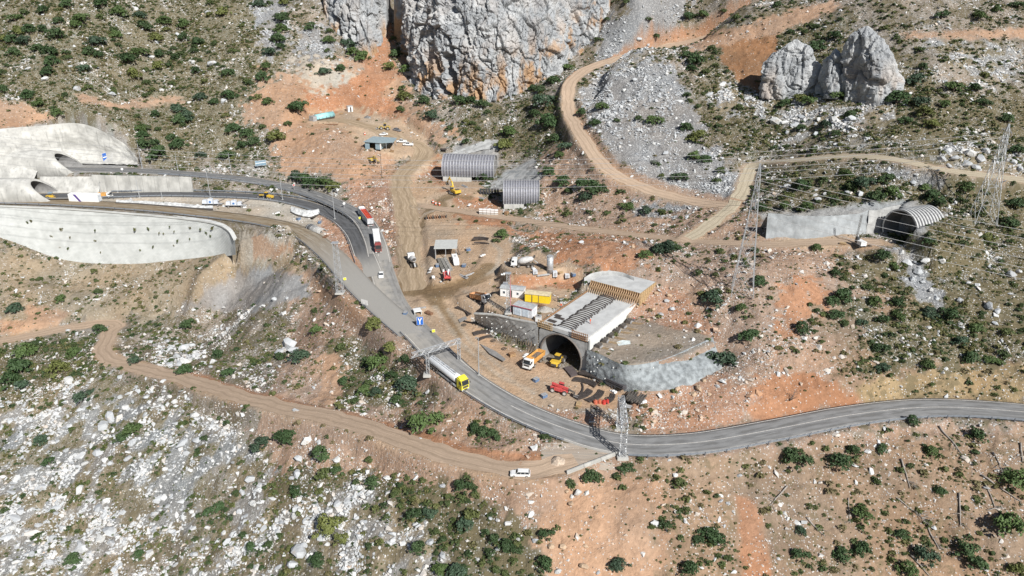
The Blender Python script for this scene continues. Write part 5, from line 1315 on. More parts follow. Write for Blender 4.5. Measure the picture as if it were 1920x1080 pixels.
def wheel_loader(front, rear, label, col, bucket_up=.6):
    o = place2(front, rear, 'wheel_loader', label, 'loader')
    r = MB().prism([(-3.2, .9), (-.4, .9), (-.4, 1.9), (-2.6, 2.0), (-3.2, 1.7)], -.95, .95, .05).build('rear_body', col, o)
    MB().box((-3.25, 0, 1.3), (.1, 1.5, .7)).build('radiator_grille', BLACK, r)
    c = MB().frus((-1.0, .5, -.75, .75), (-.9, .35, -.65, .65), 1.9, 3.25).build('cab', GLASS, o)
    MB().box((-.28, 0, 3.32), (1.5, 1.5, .14)).build('cab_roof', col, c)
    MB().prism([(.2, .8), (1.9, .8), (1.9, 1.5), (.9, 1.9), (.2, 1.6)], -.55, .55).build('front_body', col, o)
    for s_ in (-1, 1):
        for x in (1.5, -1.8): wheel(o, x, s_ * 1.05, .82, .62)
        MB().beam((1.0, s_ * .5, 1.9), (3.2, s_ * .5, .4 + bucket_up), .2, .4).build('lift_arm', col, o)
        MB().prism([(-2.7, 1.75), (-2.5, 1.95), (-1.1, 1.95), (-.9, 1.75)], s_ * 1.08 - .3, s_ * 1.08 + .3).build('mudguard', col, o)
    z = bucket_up
    MB().prism([(3.0, z + 1.1), (2.9, z + .3), (3.1, z), (4.3, z - .05), (4.3, z + .03), (3.2, z + .12), (3.05, z + .4), (3.15, z + 1.1)], -1.4, 1.4).build('bucket', GREYP, o)
    return o
wheel_loader((1055, 673), (1037, 693), 'yellow wheel loader digging inside the portal mouth', YEL, .5)
wheel_loader((709, 242), (731, 244), 'dusty yellow wheel loader parked above the blue-grey shed', mat('dull_yellow', (.50, .36, .08), .6, dust=.4), .2)
def excavator(center, rotz, slew, label, col, pose=((2.6, 2.9), (5.2, 3.6), (6.6, 1.6)), sc_=1.0):
    p = P(*center); o = thing('excavator', label, 'excavator', p + Vector((0, 0, .05)), rotz)
    o.scale = (sc_,) * 3
    for s_ in (-1, 1):
        t = MB().prism([(-2.1, .45), (-1.8, .1), (1.8, .1), (2.1, .45), (1.8, .85), (-1.8, .85)], s_ * 1.15 - .3, s_ * 1.15 + .3).build('track', BLACK, o)
        for i in range(5): MB().cyl((-1.5 + i * .75, s_ * 1.47, .45), (-1.5 + i * .75, s_ * 1.52, .45), .22).build('roller', GREYP, t)
    MB().box((0, 0, .65), (2.0, 1.8, .4)).build('undercarriage', BLACK, o)
    q = bpy.data.objects.new('upper_structure', None)
    def rz(x, y, z): c, s_ = math.cos(slew), math.sin(slew); return (x * c - y * s_, x * s_ + y * c, z)
    def up(mb, nm, m, par=o):
        mb.v = [rz(*v) for v in mb.v]; return mb.build(nm, m, par)
    b = up(MB().prism([(-2.7, 1.05), (1.5, 1.05), (1.5, 1.6), (.2, 1.95), (-2.2, 2.05), (-2.7, 1.8)], -1.35, 1.35, .05), 'house', col)
    up(MB().box((-2.5, 0, 1.5), (.6, 2.5, .95)), 'counterweight', col)
    up(MB().box((-1.4, -.3, 2.1), (1.4, 1.6, .12)), 'engine_cover', BLACK, b)
    c = up(MB().frus((.1, 1.75, .35, 1.3), (.15, 1.5, .4, 1.25), 1.1, 2.9), 'cab', GLASS)
    up(MB().box((.85, .83, 2.94), (1.5, 1.0, .1)), 'cab_roof', col, c)
    (x1, z1), (x2, z2), (x3, z3) = pose
    bm_ = up(MB().beam((1.2, -.1, 1.6), (x1, -.1, z1), .5, .62).beam((x1, -.1, z1), (x2, -.1, z2), .45, .5), 'boom', col)
    up(MB().bar((1.4, -.45, 1.3), (x1, -.45, z1 - .15), .09).bar((1.4, .25, 1.3), (x1, .25, z1 - .15), .09), 'boom_cylinder', GREYP, bm_)
    st = up(MB().beam((x2 - .3, -.1, z2 + .3), (x3, -.1, z3), .36, .42), 'stick', col)
    up(MB().bar((x1, -.1, z1 + .4), (x2 - .2, -.1, z2 + .45), .09), 'stick_cylinder', GREYP, st)
    up(MB().prism([(x3 - .2, z3 + .2), (x3 + .3, z3 + .1), (x3 + .35, z3 - .6), (x3 - .2, z3 - 1.0), (x3 - .9, z3 - .8), (x3 - .3, z3 - .4)], -.65, .45), 'bucket', BLACK)
    return o
pe = P(853, 364); qd = P(826, 352) - pe
excavator((853, 364), math.atan2(qd.y, qd.x) + R(10), R(-14), 'yellow excavator reaching towards the left ribbed tunnel shell', YEL, ((2.4, 4.3), (4.2, 5.6), (6.3, 3.2)), 1.12)
pe = P(698, 304); qd = P(712, 318) - pe
excavator((698, 304), math.atan2(qd.y, qd.x), R(8), 'dull yellow excavator with lowered boom left of the utility pole', mat('dull_yellow2', (.55, .39, .05), .6, dust=.35), ((2.6, 2.6), (4.8, 2.4), (6.4, 1.4)), 1.0)
def telehandler(front, rear):
    o = place2(front, rear, 'telehandler', 'red telehandler with pale wheels on the sandy apron', 'telehandler')
    MB().prism([(-2.5, .7), (2.3, .7), (2.4, 1.1), (1.4, 1.35), (-2.5, 1.5)], -.8, .8, .04).build('chassis', REDP, o)
    c = MB().frus((-.6, 1.0, .3, 1.1), (-.5, .7, .35, 1.05), 1.2, 2.5).build('cab', GLASS, o); MB().box((.15, .7, 2.54), (1.4, .85, .1)).build('cab_roof', REDP, c)
    MB().box((-.3, -.8, 1.3), (2.0, .7, .8)).build('engine_hood', REDP, o)
    b = MB().beam((-2.3, -.15, 2.25), (2.4, -.15, 1.75), .5, .55).build('boom', REDP, o); MB().beam((2.3, -.15, 1.76), (3.9, -.15, 1.3), .34, .38).build('inner_boom', BLACK, b)
    f = MB().box((4.1, -.15, .8), (.15, 1.3, .9)).build('fork_carriage', BLACK, o)
    for s_ in (-.5, .35): MB().box((4.75, -.15 + s_, .38), (1.2, .14, .08)).build('fork', GREYP, f)
    pw = mat('pale_rim', (.66, .62, .60), .6, dust=.3)
    for s_ in (-1, 1):
        for x in (1.7, -1.7):
            w = wheel(o, x, s_ * .98, .66, .45); w.children[0].scale = (1.25, 1.05, 1.25)
            MB().cyl((x, s_ * 1.22, .66), (x, s_ * 1.26, .66), .36).build('hub', pw, o)
    return o
telehandler((1067, 741), (1032, 731))
def mixer(front, rear, label):
    o = place2(front, rear, 'concrete_mixer_truck', label, 'mixer truck')
    MB().box((0, 0, .95), (7.6, .9, .3)).build('chassis', BLACK, o); cab(o, 2.1, 1.9, WHITE, h=2.2, z0=.8)
    n = 14; prof = [(-3.4, .5, 3.0), (-2.6, .85, 2.7), (-.8, 1.2, 2.3), (.8, 1.1, 2.0), (1.7, .6, 1.8)]
    v = [(x, r * math.cos(2 * math.pi * i / n), z + r * math.sin(2 * math.pi * i / n)) for (x, r, z) in prof for i in range(n)]
    d = MB().add(v, [(k * n + i, k * n + (i + 1) % n, (k + 1) * n + (i + 1) % n, (k + 1) * n + i) for k in range(4) for i in range(n)] + [tuple(range(n))[::-1], tuple(range(4 * n, 5 * n))]).build('drum', mat('drum_grey', (.60, .60, .60), .5, dust=.3), o, True)
    MB().prism([(-3.9, 3.3), (-3.2, 3.3), (-3.4, 3.9), (-3.9, 3.9)], -.5, .5).build('hopper', BLACK, o)
    MB().beam((-3.6, 0, 2.2), (-4.9, 0, 1.2), .5, .12).build('chute', GREYP, o)
    for s_ in (-1, 1):
        for x in (3.1, 1.5, -1.7, -3.0): wheel(o, x, s_ * .98, .5, .42)
    return o
mixer((768, 482), (780, 509), 'white concrete mixer truck on the muddy haul track')
mixer((972, 500), (992, 500), 'white mixer truck among the plant beside the steel silo')
def jumbo(center, fwd, label, col, h=4.5):
    p = P(*center); d = P(*fwd) - p; o = thing('drilling_rig', label, 'drilling rig', p + Vector((0, 0, .05)), math.atan2(d.y, d.x))
    MB().prism([(-2.4, .8), (2.0, .8), (2.2, 1.2), (1.2, 1.7), (-2.4, 1.9)], -1.1, 1.1, .04).build('body', col, o)
    MB().frus((-.4, 1.0, .1, 1.0), (-.3, .8, .15, .95), 1.6, 2.9).build('cab', WHITE, o)
    for s_ in (-1, 1):
        MB().beam((1.6, s_ * .6, 1.5), (2.6, s_ * .75, h), .3, .3).build('boom', col, o)
        MB().bar((2.3, s_ * .95, h - 1.8), (2.9, s_ * .95, h + 1.5), .16).build('drill_feed', GREYP, o)
        for x in (1.4, -1.5): wheel(o, x, s_ * 1.15, .6, .45)
        MB().box((-2.2, s_ * .9, 2.2), (.5, .5, .8)).build('stabiliser_box', WHITE, o)
    return o
jumbo((838, 523), (839, 531), 'red and white drilling rig on wet mud below the canopy', REDP, 3.6)
def drill_rig(center, label):
    p = P(*center); o = thing('crawler_drill', label, 'drilling rig', p + Vector((0, 0, .05)), R(100))
    for s_ in (-1, 1): MB().prism([(-1.7, .4), (-1.4, .1), (1.4, .1), (1.7, .4), (1.4, .75), (-1.4, .75)], s_ * 1.0 - .22, s_ * 1.0 + .22).build('track', BLACK, o)
    b = MB().prism([(-2.0, .8), (1.0, .8), (1.0, 2.0), (-2.0, 2.1)], -1.0, 1.0, .04).build('body', WHITE, o)
    MB().frus((.1, 1.3, .2, 1.05), (.2, 1.2, .25, 1.0), 1.0, 2.9).build('cab', GLASS, b)
    MB().beam((1.0, -.5, 1.6), (2.4, -.5, 2.6), .35, .35).build('boom', GREYP, o)
    m = MB()
    for (a, c) in ((-.2, -.2), (.2, -.2), (.2, .2), (-.2, .2)): m.bar((2.7 + a, -.5 + c, .1), (2.5 + a, -.5 + c, 9.5), .07)
    for k in range(12): m.bar((2.5, -.7, .3 + k * .75), (2.9, -.3, .9 + k * .75), .05)
    m.build('mast', BLACK, o)
    return o
drill_rig((1611, 462), 'white crawler drilling rig with tall mast below the far tunnel')
def roller(front, rear, label):
    o = place2(front, rear, 'road_roller', label, 'roller')
    MB().prism([(-2.2, .8), (.4, .8), (.4, 1.7), (-2.2, 1.6)], -.8, .8, .05).build('body', YEL, o)
    MB().cyl((1.9, -1.0, .75), (1.9, 1.0, .75), .75, n=18).build('drum', BLACK, o); MB().box((1.3, 0, 1.0), (2.2, 2.3, .25)).build('drum_frame', YEL, o)
    for s_ in (-1, 1): wheel(o, -1.3, s_ * .95, .72, .5); MB().bar((-.9, s_ * .65, 1.6), (-.9, s_ * .65, 2.75), .08).build('post', BLACK, o); MB().bar((.3, s_ * .65, 1.6), (.3, s_ * .65, 2.75), .08).build('post', BLACK, o)
    MB().box((-.3, 0, 2.8), (1.8, 1.7, .1)).build('canopy', mat('canopy_blue', (.22, .33, .42), .5), o)
    return o
roller((110, 373), (86, 373), 'yellow road roller with blue canopy beside the white container')
roller((-4, 373), (16, 373), 'yellow road roller at the left edge before the portal')
g = place2((487, 371), (512, 375), 'motor_grader', 'yellow motor grader parked beside the lower carriageway', 'grader')
MB().prism([(-3.6, 1.0), (-.8, 1.0), (-.8, 1.9), (-3.6, 1.8)], -.8, .8, .05).build('engine_body', YEL, g); MB().beam((-.8, 0, 1.9), (3.6, 0, 1.3), .4, .45).build('frame', YEL, g); MB().frus((-.9, .5, -.7, .7), (-.8, .3, -.6, .6), 1.5, 3.0).build('cab', GLASS, g); MB().box((-.3, 0, 3.05), (1.4, 1.5, .1)).build('cab_roof', YEL, g); MB().box((1.2, 0, .55), (.15, 3.4, .6), .5).build('blade', GREYP, g)
for s_ in (-1, 1):
    for x in (-3.0, -1.6, 3.5): wheel(g, x, s_ * .95, .65, .4)
o = place2((207, 371), (188, 371), 'tipper_truck', 'small orange truck with white cab right of the white container', 'truck')
MB().box((0, 0, .8), (6.0, .8, .3)).build('chassis', BLACK, o); cab(o, 1.5, 1.6, WHITE, 2.2, .7, 1.8); MB().box((-.9, 0, 1.6), (4.2, 2.2, 1.3)).build('bed', ORANGE, o)
for s_ in (-1, 1):
    for x in (2.3, -1.6): wheel(o, x, s_ * .9, .45, .35)
def crusher(front, rear, label):
    o = place2(front, rear, 'screening_plant', label, 'machine')
    pb = mat('plant_white', (.62, .66, .72), .5, dust=.2)
    MB().box((0, 0, 1.0), (8.5, 1.2, .35)).build('chassis', GREYP, o)
    for i, (x, w_, h_) in enumerate(((-3.0, 2.0, 1.5), (-.6, 2.2, 2.0), (1.8, 1.8, 1.4))): MB().frus((x - w_ / 2, x + w_ / 2, -1, 1), (x - w_ / 2 + .2, x + w_ / 2 - .2, -.8, .8), 1.2, 1.2 + h_).build('housing', pb, o); 
    MB().box((-.6, -1.02, 2.0), (.9, .05, .8)).build('door', mat('panel_blue', (.08, .20, .45), .5), o)
    MB().beam((2.0, 0, 1.6), (5.6, 0, 3.1), .9, .2).build('conveyor', BLACK, o)
    for s_ in (-1, 1):
        for x in (-3, 2.6): wheel(o, x, s_ * .9, .45, .35)
        MB().bar((-4.2, s_ * .9, 1.2), (-4.2, s_ * .9, 2.6), .06).build('rail_post', GREYP, o)
    return o
crusher((416, 386), (382, 386), 'pale wheeled plant trailer left of its twin by the mud road')
crusher((462, 389), (424, 389), 'pale wheeled plant trailer right of its twin by the mud road')

# ------------------------------------------------------------------ cabins, sheds, tanks
def corner_thing(name, label, cat, a, b):           # front-left and front-right ground corners as seen in the photo
    A, B = P(*a), P(*b); d = B - A; o = thing(name, label, cat, A + Vector((0, 0, .02)), math.atan2(d.y, d.x)); return o, d.to_2d().length
WINW = mat('window_pane', (.06, .08, .10), .2); ROOFG = mat('roof_grey', (.42, .44, .45), .6, dust=.15)
def cabin(a, b, D, h, label, wallm, roofm, wins, doors, trim=None, pitch=.35):
    o, L = corner_thing('site_cabin', label, 'cabin', a, b)
    MB().box((L / 2, D / 2, h / 2 + .15), (L, D, h)).build('wall', wallm, o)
    r = MB().prism([(-.15, h + .16), (L + .15, h + .16), (L + .15, h + .26), (-.15, h + .26)], -.2, D + .2)
    r.v = [(x, y, z + pitch * max(0, 1 - abs(y - D / 2) / (D / 2)) if pitch else z) for (x, y, z) in r.v]
    r = MB().add([(-.15, -.2, h + .15), (L + .15, -.2, h + .15), (L + .15, D / 2, h + .15 + pitch), (-.15, D / 2, h + .15 + pitch), (L + .15, D + .2, h + .2), (-.15, D + .2, h + .2), (-.15, -.2, h + .28), (L + .15, -.2, h + .28), (L + .15, D / 2, h + .28 + pitch), (-.15, D / 2, h + .28 + pitch), (L + .15, D + .2, h + .32), (-.15, D + .2, h + .32)],
                 [(0, 1, 2, 3), (3, 2, 4, 5), (6, 9, 8, 7), (9, 11, 10, 8), (0, 6, 7, 1), (5, 4, 10, 11), (0, 3, 9, 6), (3, 5, 11, 9), (1, 7, 8, 2), (2, 8, 10, 4)]).build('roof', roofm, o)
    if trim: MB().box((L / 2, -.23, h + .2), (L + .34, .06, .28)).build('fascia', trim, r)
    for (x, w_) in wins:
        q = MB().box((x * L, -.02, h * .6), (w_, .08, .9)).build('window', WHITE, o); MB().box((x * L, -.07, h * .6), (w_ * .8, .03, .72)).build('pane', WINW, q)
    for (x, w_, m) in doors: MB().box((x * L, -.03, h * .47 + .1), (w_, .08, h * .82)).build('door', m, o)
    return o
cabin((938, 556), (981, 560), 3.0, 2.7, 'white site cabin with grey roof behind the dump truck', WHITE, ROOFG, [(.17, .8), (.76, .8)], [(.46, .9, BLACK)])
YC = mat('container_yellow', (.80, .58, .02), .5, var=.06, dust=.08)
yc = cabin((984, 566), (1030, 570), 2.6, 2.6, 'bright yellow container with three panels beside the white cabin', YC, mat('cream_roof', (.66, .56, .36), .7, dust=.2), [], [(.44, 1.9, YC)], None, .1)
for x in (.30, .58): MB().box((x * 7.4, -.05, 1.4), (.16, .1, 2.5)).build('panel_joint', BLACK, yc)
cabin((962, 590), (997, 598), 3.4, 2.9, 'white cabin with red roof edge above the sprayed wall', mat('cabin_white', (.68, .70, .73), .5, dust=.06), ROOFG, [], [(.24, 2.0, mat('door_pale', (.58, .64, .70), .5)), (.66, 2.0, mat('door_pale', (.58, .64, .70), .5))], mat('trim_red', (.40, .07, .10), .6), .15)
o, L = corner_thing('water_tank', 'white cube tank beside the red-edged cabin', 'tank', (1004, 603), (1013, 604)); MB().box((.7, .7, .8), (1.5, 1.5, 1.5)).build('tank', WHITE, o); MB().box((.7, .7, 1.62), (1.6, 1.6, .1)).build('lid', GREYP, o); MB().cyl((.7, .7, 1.6), (.7, .7, 1.8), .3).build('cap', BLACK, o)
o, L = corner_thing('container', 'white container with a purple diagonal stripe by the mud road', 'container', (130, 378), (185, 380))
MB().box((L / 2, 1.3, 1.75), (L, 2.6, 3.3)).build('body', WHITE, o); MB().box((L / 2, 1.3, 3.43), (L - .2, 2.4, .06)).build('roof', mat('roof_white', (.84, .84, .83), .5), o); MB().prism([(L * .17, 3.3), (L * .26, 3.3), (L * .42, .2), (L * .34, .2)], -.05, .02).build('stripe', mat('stripe_purple', (.10, .06, .24), .5), o); MB().box((L + .02, 1.3, 1.7), (.06, 2.2, 2.9)).build('end_door', mat('cool_white', (.62, .66, .70), .5), o)
o, L = corner_thing('workshop_shed', 'blue-grey metal shed with flat roof beside the pickups', 'shed', (685, 279), (713, 286))
SHB = mat('shed_blue', (.24, .34, .40), .5, var=.12, dust=.12); SHR = mat('shed_roof', (.28, .37, .41), .5, var=.1, dust=.1)
MB().box((L * .15, .1, 1.7), (L * .3, .15, 3.4)).build('front_wall', SHB, o); MB().box((L * .85, .1, 1.7), (L * .3, .15, 3.4)).build('front_wall', SHB, o); MB().box((L / 2, 9.8, 1.7), (L, .15, 3.4)).build('back_wall', SHB, o); MB().box((.05, 5, 1.7), (.15, 9.8, 3.4)).build('side_wall', SHB, o); MB().box((L, 5, 1.7), (.15, 9.8, 3.4)).build('side_wall', SHB, o)
MB().plate([(-.5, -.6, 3.45), (L + .6, -.6, 3.3), (L + 6.2, 2.6, 3.3), (L + 4.5, 11, 3.6), (-.5, 11, 3.7)], (0, 0, .16)).build('roof', SHR, o)
for (x, y) in ((L + 5.8, 2.8), (L + 4.2, 10.5), (L + 3, .9)): MB().cyl((x, y, 0), (x, y, 3.3), .1, n=6).build('post', SILVER, o)
MB().box((L + .3, .2, 1.7), (.5, .5, 3.4)).build('corner_pier', WHITE, o)
o, L = corner_thing('canopy', 'grey flat-roofed canopy over dark materials in the yard', 'canopy', (816, 487), (856, 484))
MB().plate([(-.3, -.3, 4.2), (L + .2, -.3, 4.3), (L + .2, 8.2, 4.5), (-.3, 8.2, 4.4)], (0, 0, .2)).build('roof', mat('canopy_roof', (.50, .51, .49), .7, var=.08, dust=.1), o)
MB().box((.1, 4, 2.1), (.12, 8, 4.2)).build('side_wall', GREYP, o); MB().box((L / 2, 8.0, 2.1), (L, .12, 4.2)).build('back_wall', GREYP, o)
for (x, y) in ((.2, 0), (L / 2, 0), (L - .1, 0), (L - .1, 7.9)): MB().cyl((x, y, 0), (x, y, 4.3), .12, n=6).build('post', GREYP, o)
for i, (a, b) in enumerate((((822, 487), (832, 512)), ((828, 487), (840, 511)), ((834, 486), (846, 508)))):
    A, B = P(*a) + Vector((0, 0, .4)), P(*b) + Vector((0, 0, .4)); mb = MB(); mb.beam(A, B, 1.1, .7); tag(mb.build('steel_bundle', mat('bundle_grey%d' % i, (.16 + .05 * i, .15 + .05 * i, .13 + .05 * i), .8, var=.3), None), ('left', 'middle', 'right')[i] + ' of three long steel bundles in front of the grey canopy', 'bundle', 'steel bundles')
o, L = corner_thing('tunnel_tent', 'long cyan half-round tank shelter on the upper terrace', 'shelter', (588, 229), (629, 222))
CY = mat('cyan_sheet', (.30, .58, .60), .5, var=.12, scale=.5); n = 12
v = [(x, 1.8 - 1.8 * math.cos(math.pi * i / n), .9 + 2.3 * math.sin(math.pi * i / n)) for x in (L * .2, L) for i in range(n + 1)]
MB().add(v, [(i, i + 1, n + 2 + i, n + 1 + i) for i in range(n)] + [tuple(range(n + 1))[::-1], tuple(range(n + 1, 2 * n + 2))]).build('cover', CY, o, True); MB().box((L * .09, 1.8, 1.4), (L * .16, 3.2, 2.6)).build('end_unit', GREYP, o); MB().box((L * .6, 1.8, .45), (L * .8, 3.4, .5)).build('base', BLACK, o)
for i in range(5): MB().box((L * (.26 + i * .17), -.05, .9), (.22, .2, 1.3)).build('strut', BLACK, o)
cabin((653, 211), (662, 210), 2.4, 3.0, 'little white hut on the upper terrace beside the cyan shelter', WHITE, ROOFG, [], [(.55, .9, BLACK)], None, .1)
p = P(1031, 511); o = thing('silo', 'upright grey steel silo on the red terrace', 'silo', p)
MB().cyl((0, 0, 0), (0, 0, 5.6), 1.05, n=20).build('shell', SILVER, o, True); MB().cyl((0, 0, 5.6), (0, 0, 5.85), 1.1, n=20).build('lid', GREYP, o)
for z in (1.4, 2.8, 4.2): MB().cyl((0, 0, z), (0, 0, z + .1), 1.09, n=20).build('hoop', GREYP, o)
for (q, lab) in (((1003, 514), 'small white plant box left of the steel silo'), ((1040, 519), 'tall white plant box right of the steel silo'), ((1063, 521), 'grey-white plant box nearest the new portal slab')):
    p = P(*q); o = thing('plant_box', lab, 'box', p, .2); hh = 1.9 if q[0] == 1040 else 1.3
    MB().box((0, 0, hh / 2 + .15), (1.4, 1.2, hh)).build('casing', mat('plant_white', (.62, .66, .72), .5), o); MB().box((0, -.62, hh / 2 + .1), (.8, .05, hh * .7)).build('door', GREYP, o); MB().box((0, 0, .1), (1.5, 1.3, .2)).build('skid', BLACK, o)
# dark compressor sets beside the silo
p = P(965, 496); o = thing('compressor', 'dark generator set left of the plant mixer truck', 'generator', p, -.4); MB().box((0, 0, 1.0), (3.2, 1.5, 1.5)).build('casing', BLACK, o); MB().box((.3, -.77, 1.1), (1.0, .05, .8)).build('door', GREYP, o); MB().cyl((-1, .3, 1.7), (-1, .3, 2.5), .1).build('exhaust', SILVER, o)

# ------------------------------------------------------------------ steel arch segments, mats, bundles
ARCH = mat('arch_steel', (.060, .050, .047), .75, .2, var=.3, scale=2, dust=.06)
def arch_seg(p, rotz, Rr, sweep, label, group, n=3, gap=.45):
    o = thing('steel_arch_stack', label, 'steel arches', p + Vector((0, 0, .06)), rotz, group)
    for k in range(n):
        mb = MB(); pts = []
        for i in range(9):
            a = R(-sweep / 2 + sweep * i / 8); pts.append(Vector((Rr * math.sin(a), Rr * (math.cos(a) - 1) + k * gap, .12 + .02 * k)))
        for a, b in zip(pts, pts[1:]): mb.beam(a, b, .36, .42)
        mb.build('arch_segment', ARCH, o)
    return o
def px_arch(a, b, bend, label, n=3, gap=.45, group='steel arch segments lying on the site'):
    A, B = P(*a), P(*b); m = (A + B) / 2; L = (B - A).to_2d().length; sg = 52.0; Rr = L / 2 / math.sin(R(sg / 2))
    d = B - A; o = arch_seg(m, math.atan2(d.y, d.x) + (math.pi if bend < 0 else 0), Rr, sg, label, group, n, gap); o.location.z = max(zat(A.x, A.y), zat(B.x, B.y), zat(m.x, m.y)) + .05
    return o
px_arch((857, 576), (882, 591), 1, 'upper curved steel arches beside the left sprayed wall end', 5, .5)
px_arch((887, 628), (918, 624), 1, 'curved steel arches left of the bolted wall, upper pile', 3, .7)
px_arch((896, 638), (922, 631), 1, 'curved steel arches left of the bolted wall, lower pile', 2, .7)
px_arch((887, 452), (915, 450), 1, 'dark steel arches near the shrub in the upper yard', 3, .9)
px_arch((890, 459), (918, 457), 1, 'pale-edged steel arches in front of the upper yard pile', 1, .6)
px_arch((1075, 712), (1117, 726), 1, 'steel arches sweeping beside the right sprayed wall, front pile', 4, .5)
px_arch((1088, 703), (1130, 713), 1, 'steel arches sweeping beside the right sprayed wall, back pile', 4, .5)
px_arch((1078, 748), (1106, 732), -1, 'curved steel arches right of the red telehandler', 4, .5)
px_arch((1100, 753), (1128, 734), -1, 'curved steel arches behind the red machine parts', 4, .5)
px_arch((1134, 757), (1150, 740), -1, 'curved steel arches nearest the lattice gantry', 3, .5)
px_arch((1091, 743), (1095, 720), -1, 'single steel arch standing apart from the curved piles', 1)
def mat_stack(corners, n, label, m=None):
    Q = [P(*c) for c in corners]; z = max(q.z for q in Q); o = thing('mesh_stack', label, 'mesh stack', (Q[0] + Q[2]) / 2); c = o.location
    for k in range(n):
        MB().plate([(q.x - c.x + .1 * (k % 2), q.y - c.y, z - c.z + .05 + k * .3) for q in Q], (0, 0, .2)).build('mesh_panel', m or ARCH, o)
    return o
mat_stack([(1056, 692), (1071, 688), (1084, 704), (1070, 709)], 2, 'brown mesh panel stack just outside the portal mouth', mat('mesh_brown', (.10, .08, .078), .8))
mat_stack([(1134, 725), (1150, 719), (1177, 734), (1166, 744)], 4, 'thick dark mesh panel stack beside the lattice gantry', mat('mesh_dark', (.075, .07, .075), .8))
mat_stack([(826, 279), (836, 279), (838, 287), (828, 287)], 1, 'dark sheet lying above the left ribbed tunnel shell')
mat_stack([(900, 646), (930, 662), (948, 678), (944, 682), (918, 666)], 1, 'long grey mesh strip on the red bank by the apron', mat('mesh_grey', (.24, .23, .22), .85))
mat_stack([(859, 600), (873, 594), (876, 599), (862, 606)], 1, 'small grey grid panel below the upper curved arches', mat('mesh_grey', (.24, .23, .22), .85))
p = P(1190, 748); o = thing('bar_bundle', 'heap of dark round pipes right of the lattice gantry', 'pipe heap', p, R(60))
for k in range(13): MB().cyl((-2.4 + .2 * (k % 3), -2.2 + .34 * k, .3 + .25 * (k % 2)), (2.2 + .3 * (k % 2), -2.4 + .37 * k, .35 + .3 * ((k + 1) % 2)), .2, n=7).build('pipe', BLACK, o)
p = P(818, 409); o = thing('girder_cage', 'dark lattice girder cage lying beside the haul track', 'girder cage', p, .08)
for k in range(10): MB().box((-4 + k * .9, 0, .55), (.45, 1.8, 1.0 + .2 * (k % 2))).build('girder_piece', RUST if k % 3 else BLACK, o)
p = P(621, 234); o = thing('girder_cage', 'brown steel pile in front of the cyan shelter', 'steel pile', p, -.1)
for k in range(6): MB().beam((-3.5, -.6 + .25 * k, .2 + .1 * (k % 2)), (3.5, -.5 + .22 * k, .25), .2, .2).build('girder_piece', RUST, o)
o, L = corner_thing('barrier_stack', 'stack of white concrete barriers beside the right tunnel shell', 'barriers', (898, 402), (934, 403))
for k in range(5):
    for j in range(3): MB().box((L * (k + .5) / 5, .3, .4 + j * .85), (L / 5 - .15, .7, .6)).build('barrier', WHITE if j else CRETE_P, o)
for j in range(2): MB().box((L / 2, .3, .82 + j * .85), (L, .5, .2)).build('batten', TIMB_D, o)
def small_parts(px, lab, cols):
    p = P(*px); o = thing('machine_parts', lab, 'machine parts', p)
    for i, (dx, dy, r, m) in enumerate(cols): MB().cyl((dx, dy, 0), (dx, dy, .9), r, n=10).cyl((dx, dy, .9), (dx, dy, 1.15), r * .5, n=8).build('drum', m, o)
    return o
ORR = mat('safety_orange', (.55, .12, .06), .7, dust=.3)
small_parts((1128, 757), 'red and orange drums beside the curved steel arches', [(-1.6, 0, .55, ORR), (-.5, .2, .5, ORR), (.6, 0, .55, mat('drum_red', (.5, .05, .04), .6)), (1.5, .3, .45, mat('drum_red', (.5, .05, .04), .6))])
for i, (q, lab) in enumerate((((812, 381), 'left orange and white barrel on the wet patch'), ((817, 384), 'middle orange and white barrel on the wet patch'), ((824, 385), 'right orange and white barrel on the wet patch'), ((684, 253), 'orange and white barrel left of the white parked saloon'))):
    p = P(*q); o = thing('traffic_barrel', lab, 'barrel', p); MB().cyl((0, 0, 0), (0, 0, .7), .45, .4).build('drum', ORR, o); MB().cyl((0, 0, .7), (0, 0, 1.1), .41, .38).build('white_band', WHITE, o); MB().cyl((0, 0, 1.1), (0, 0, 1.5), .38, .34).build('top', ORR, o)
# half-pipe covers and tarpaulins beside the mud road
def half_cover(a, b, r, label, m):
    A, B = P(*a), P(*b); d = B - A; o = thing('culvert_cover', label, 'cover', A, math.atan2(d.y, d.x)); L = d.to_2d().length; n = 10
    f = lambda rr, x: [(x, rr * math.cos(math.pi * i / n), .75 * rr * math.sin(math.pi * i / n)) for i in range(n + 1)]
    MB().add(f(r, 0) + f(r, L) + f(r - .15, 0) + f(r - .15, L), [(i, i + 1, n + 2 + i, n + 1 + i) for i in range(n)] + [(2 * n + 2 + i, 3 * n + 3 + i, 3 * n + 4 + i, 2 * n + 3 + i) for i in range(n)] + [(i, 2 * n + 2 + i, 2 * n + 3 + i, i + 1) for i in range(n)] + [(n + 1 + i, n + 2 + i, 3 * n + 4 + i, 3 * n + 3 + i) for i in range(n)]).build('arched_sheet', m, o, True)
    for k in range(4): x = L * (k + .3) / 4; MB().tube([(x, (r + .05) * math.cos(math.pi * i / n), .75 * (r + .05) * math.sin(math.pi * i / n)) for i in range(n + 1)], .09, 4).build('hoop', GREYP, o)
    return o
half_cover((580, 426), (607, 438), 1.9, 'grey half-round culvert cover beside the muddy road', mat('cover_grey', (.38, .37, .35), .8, var=.15))
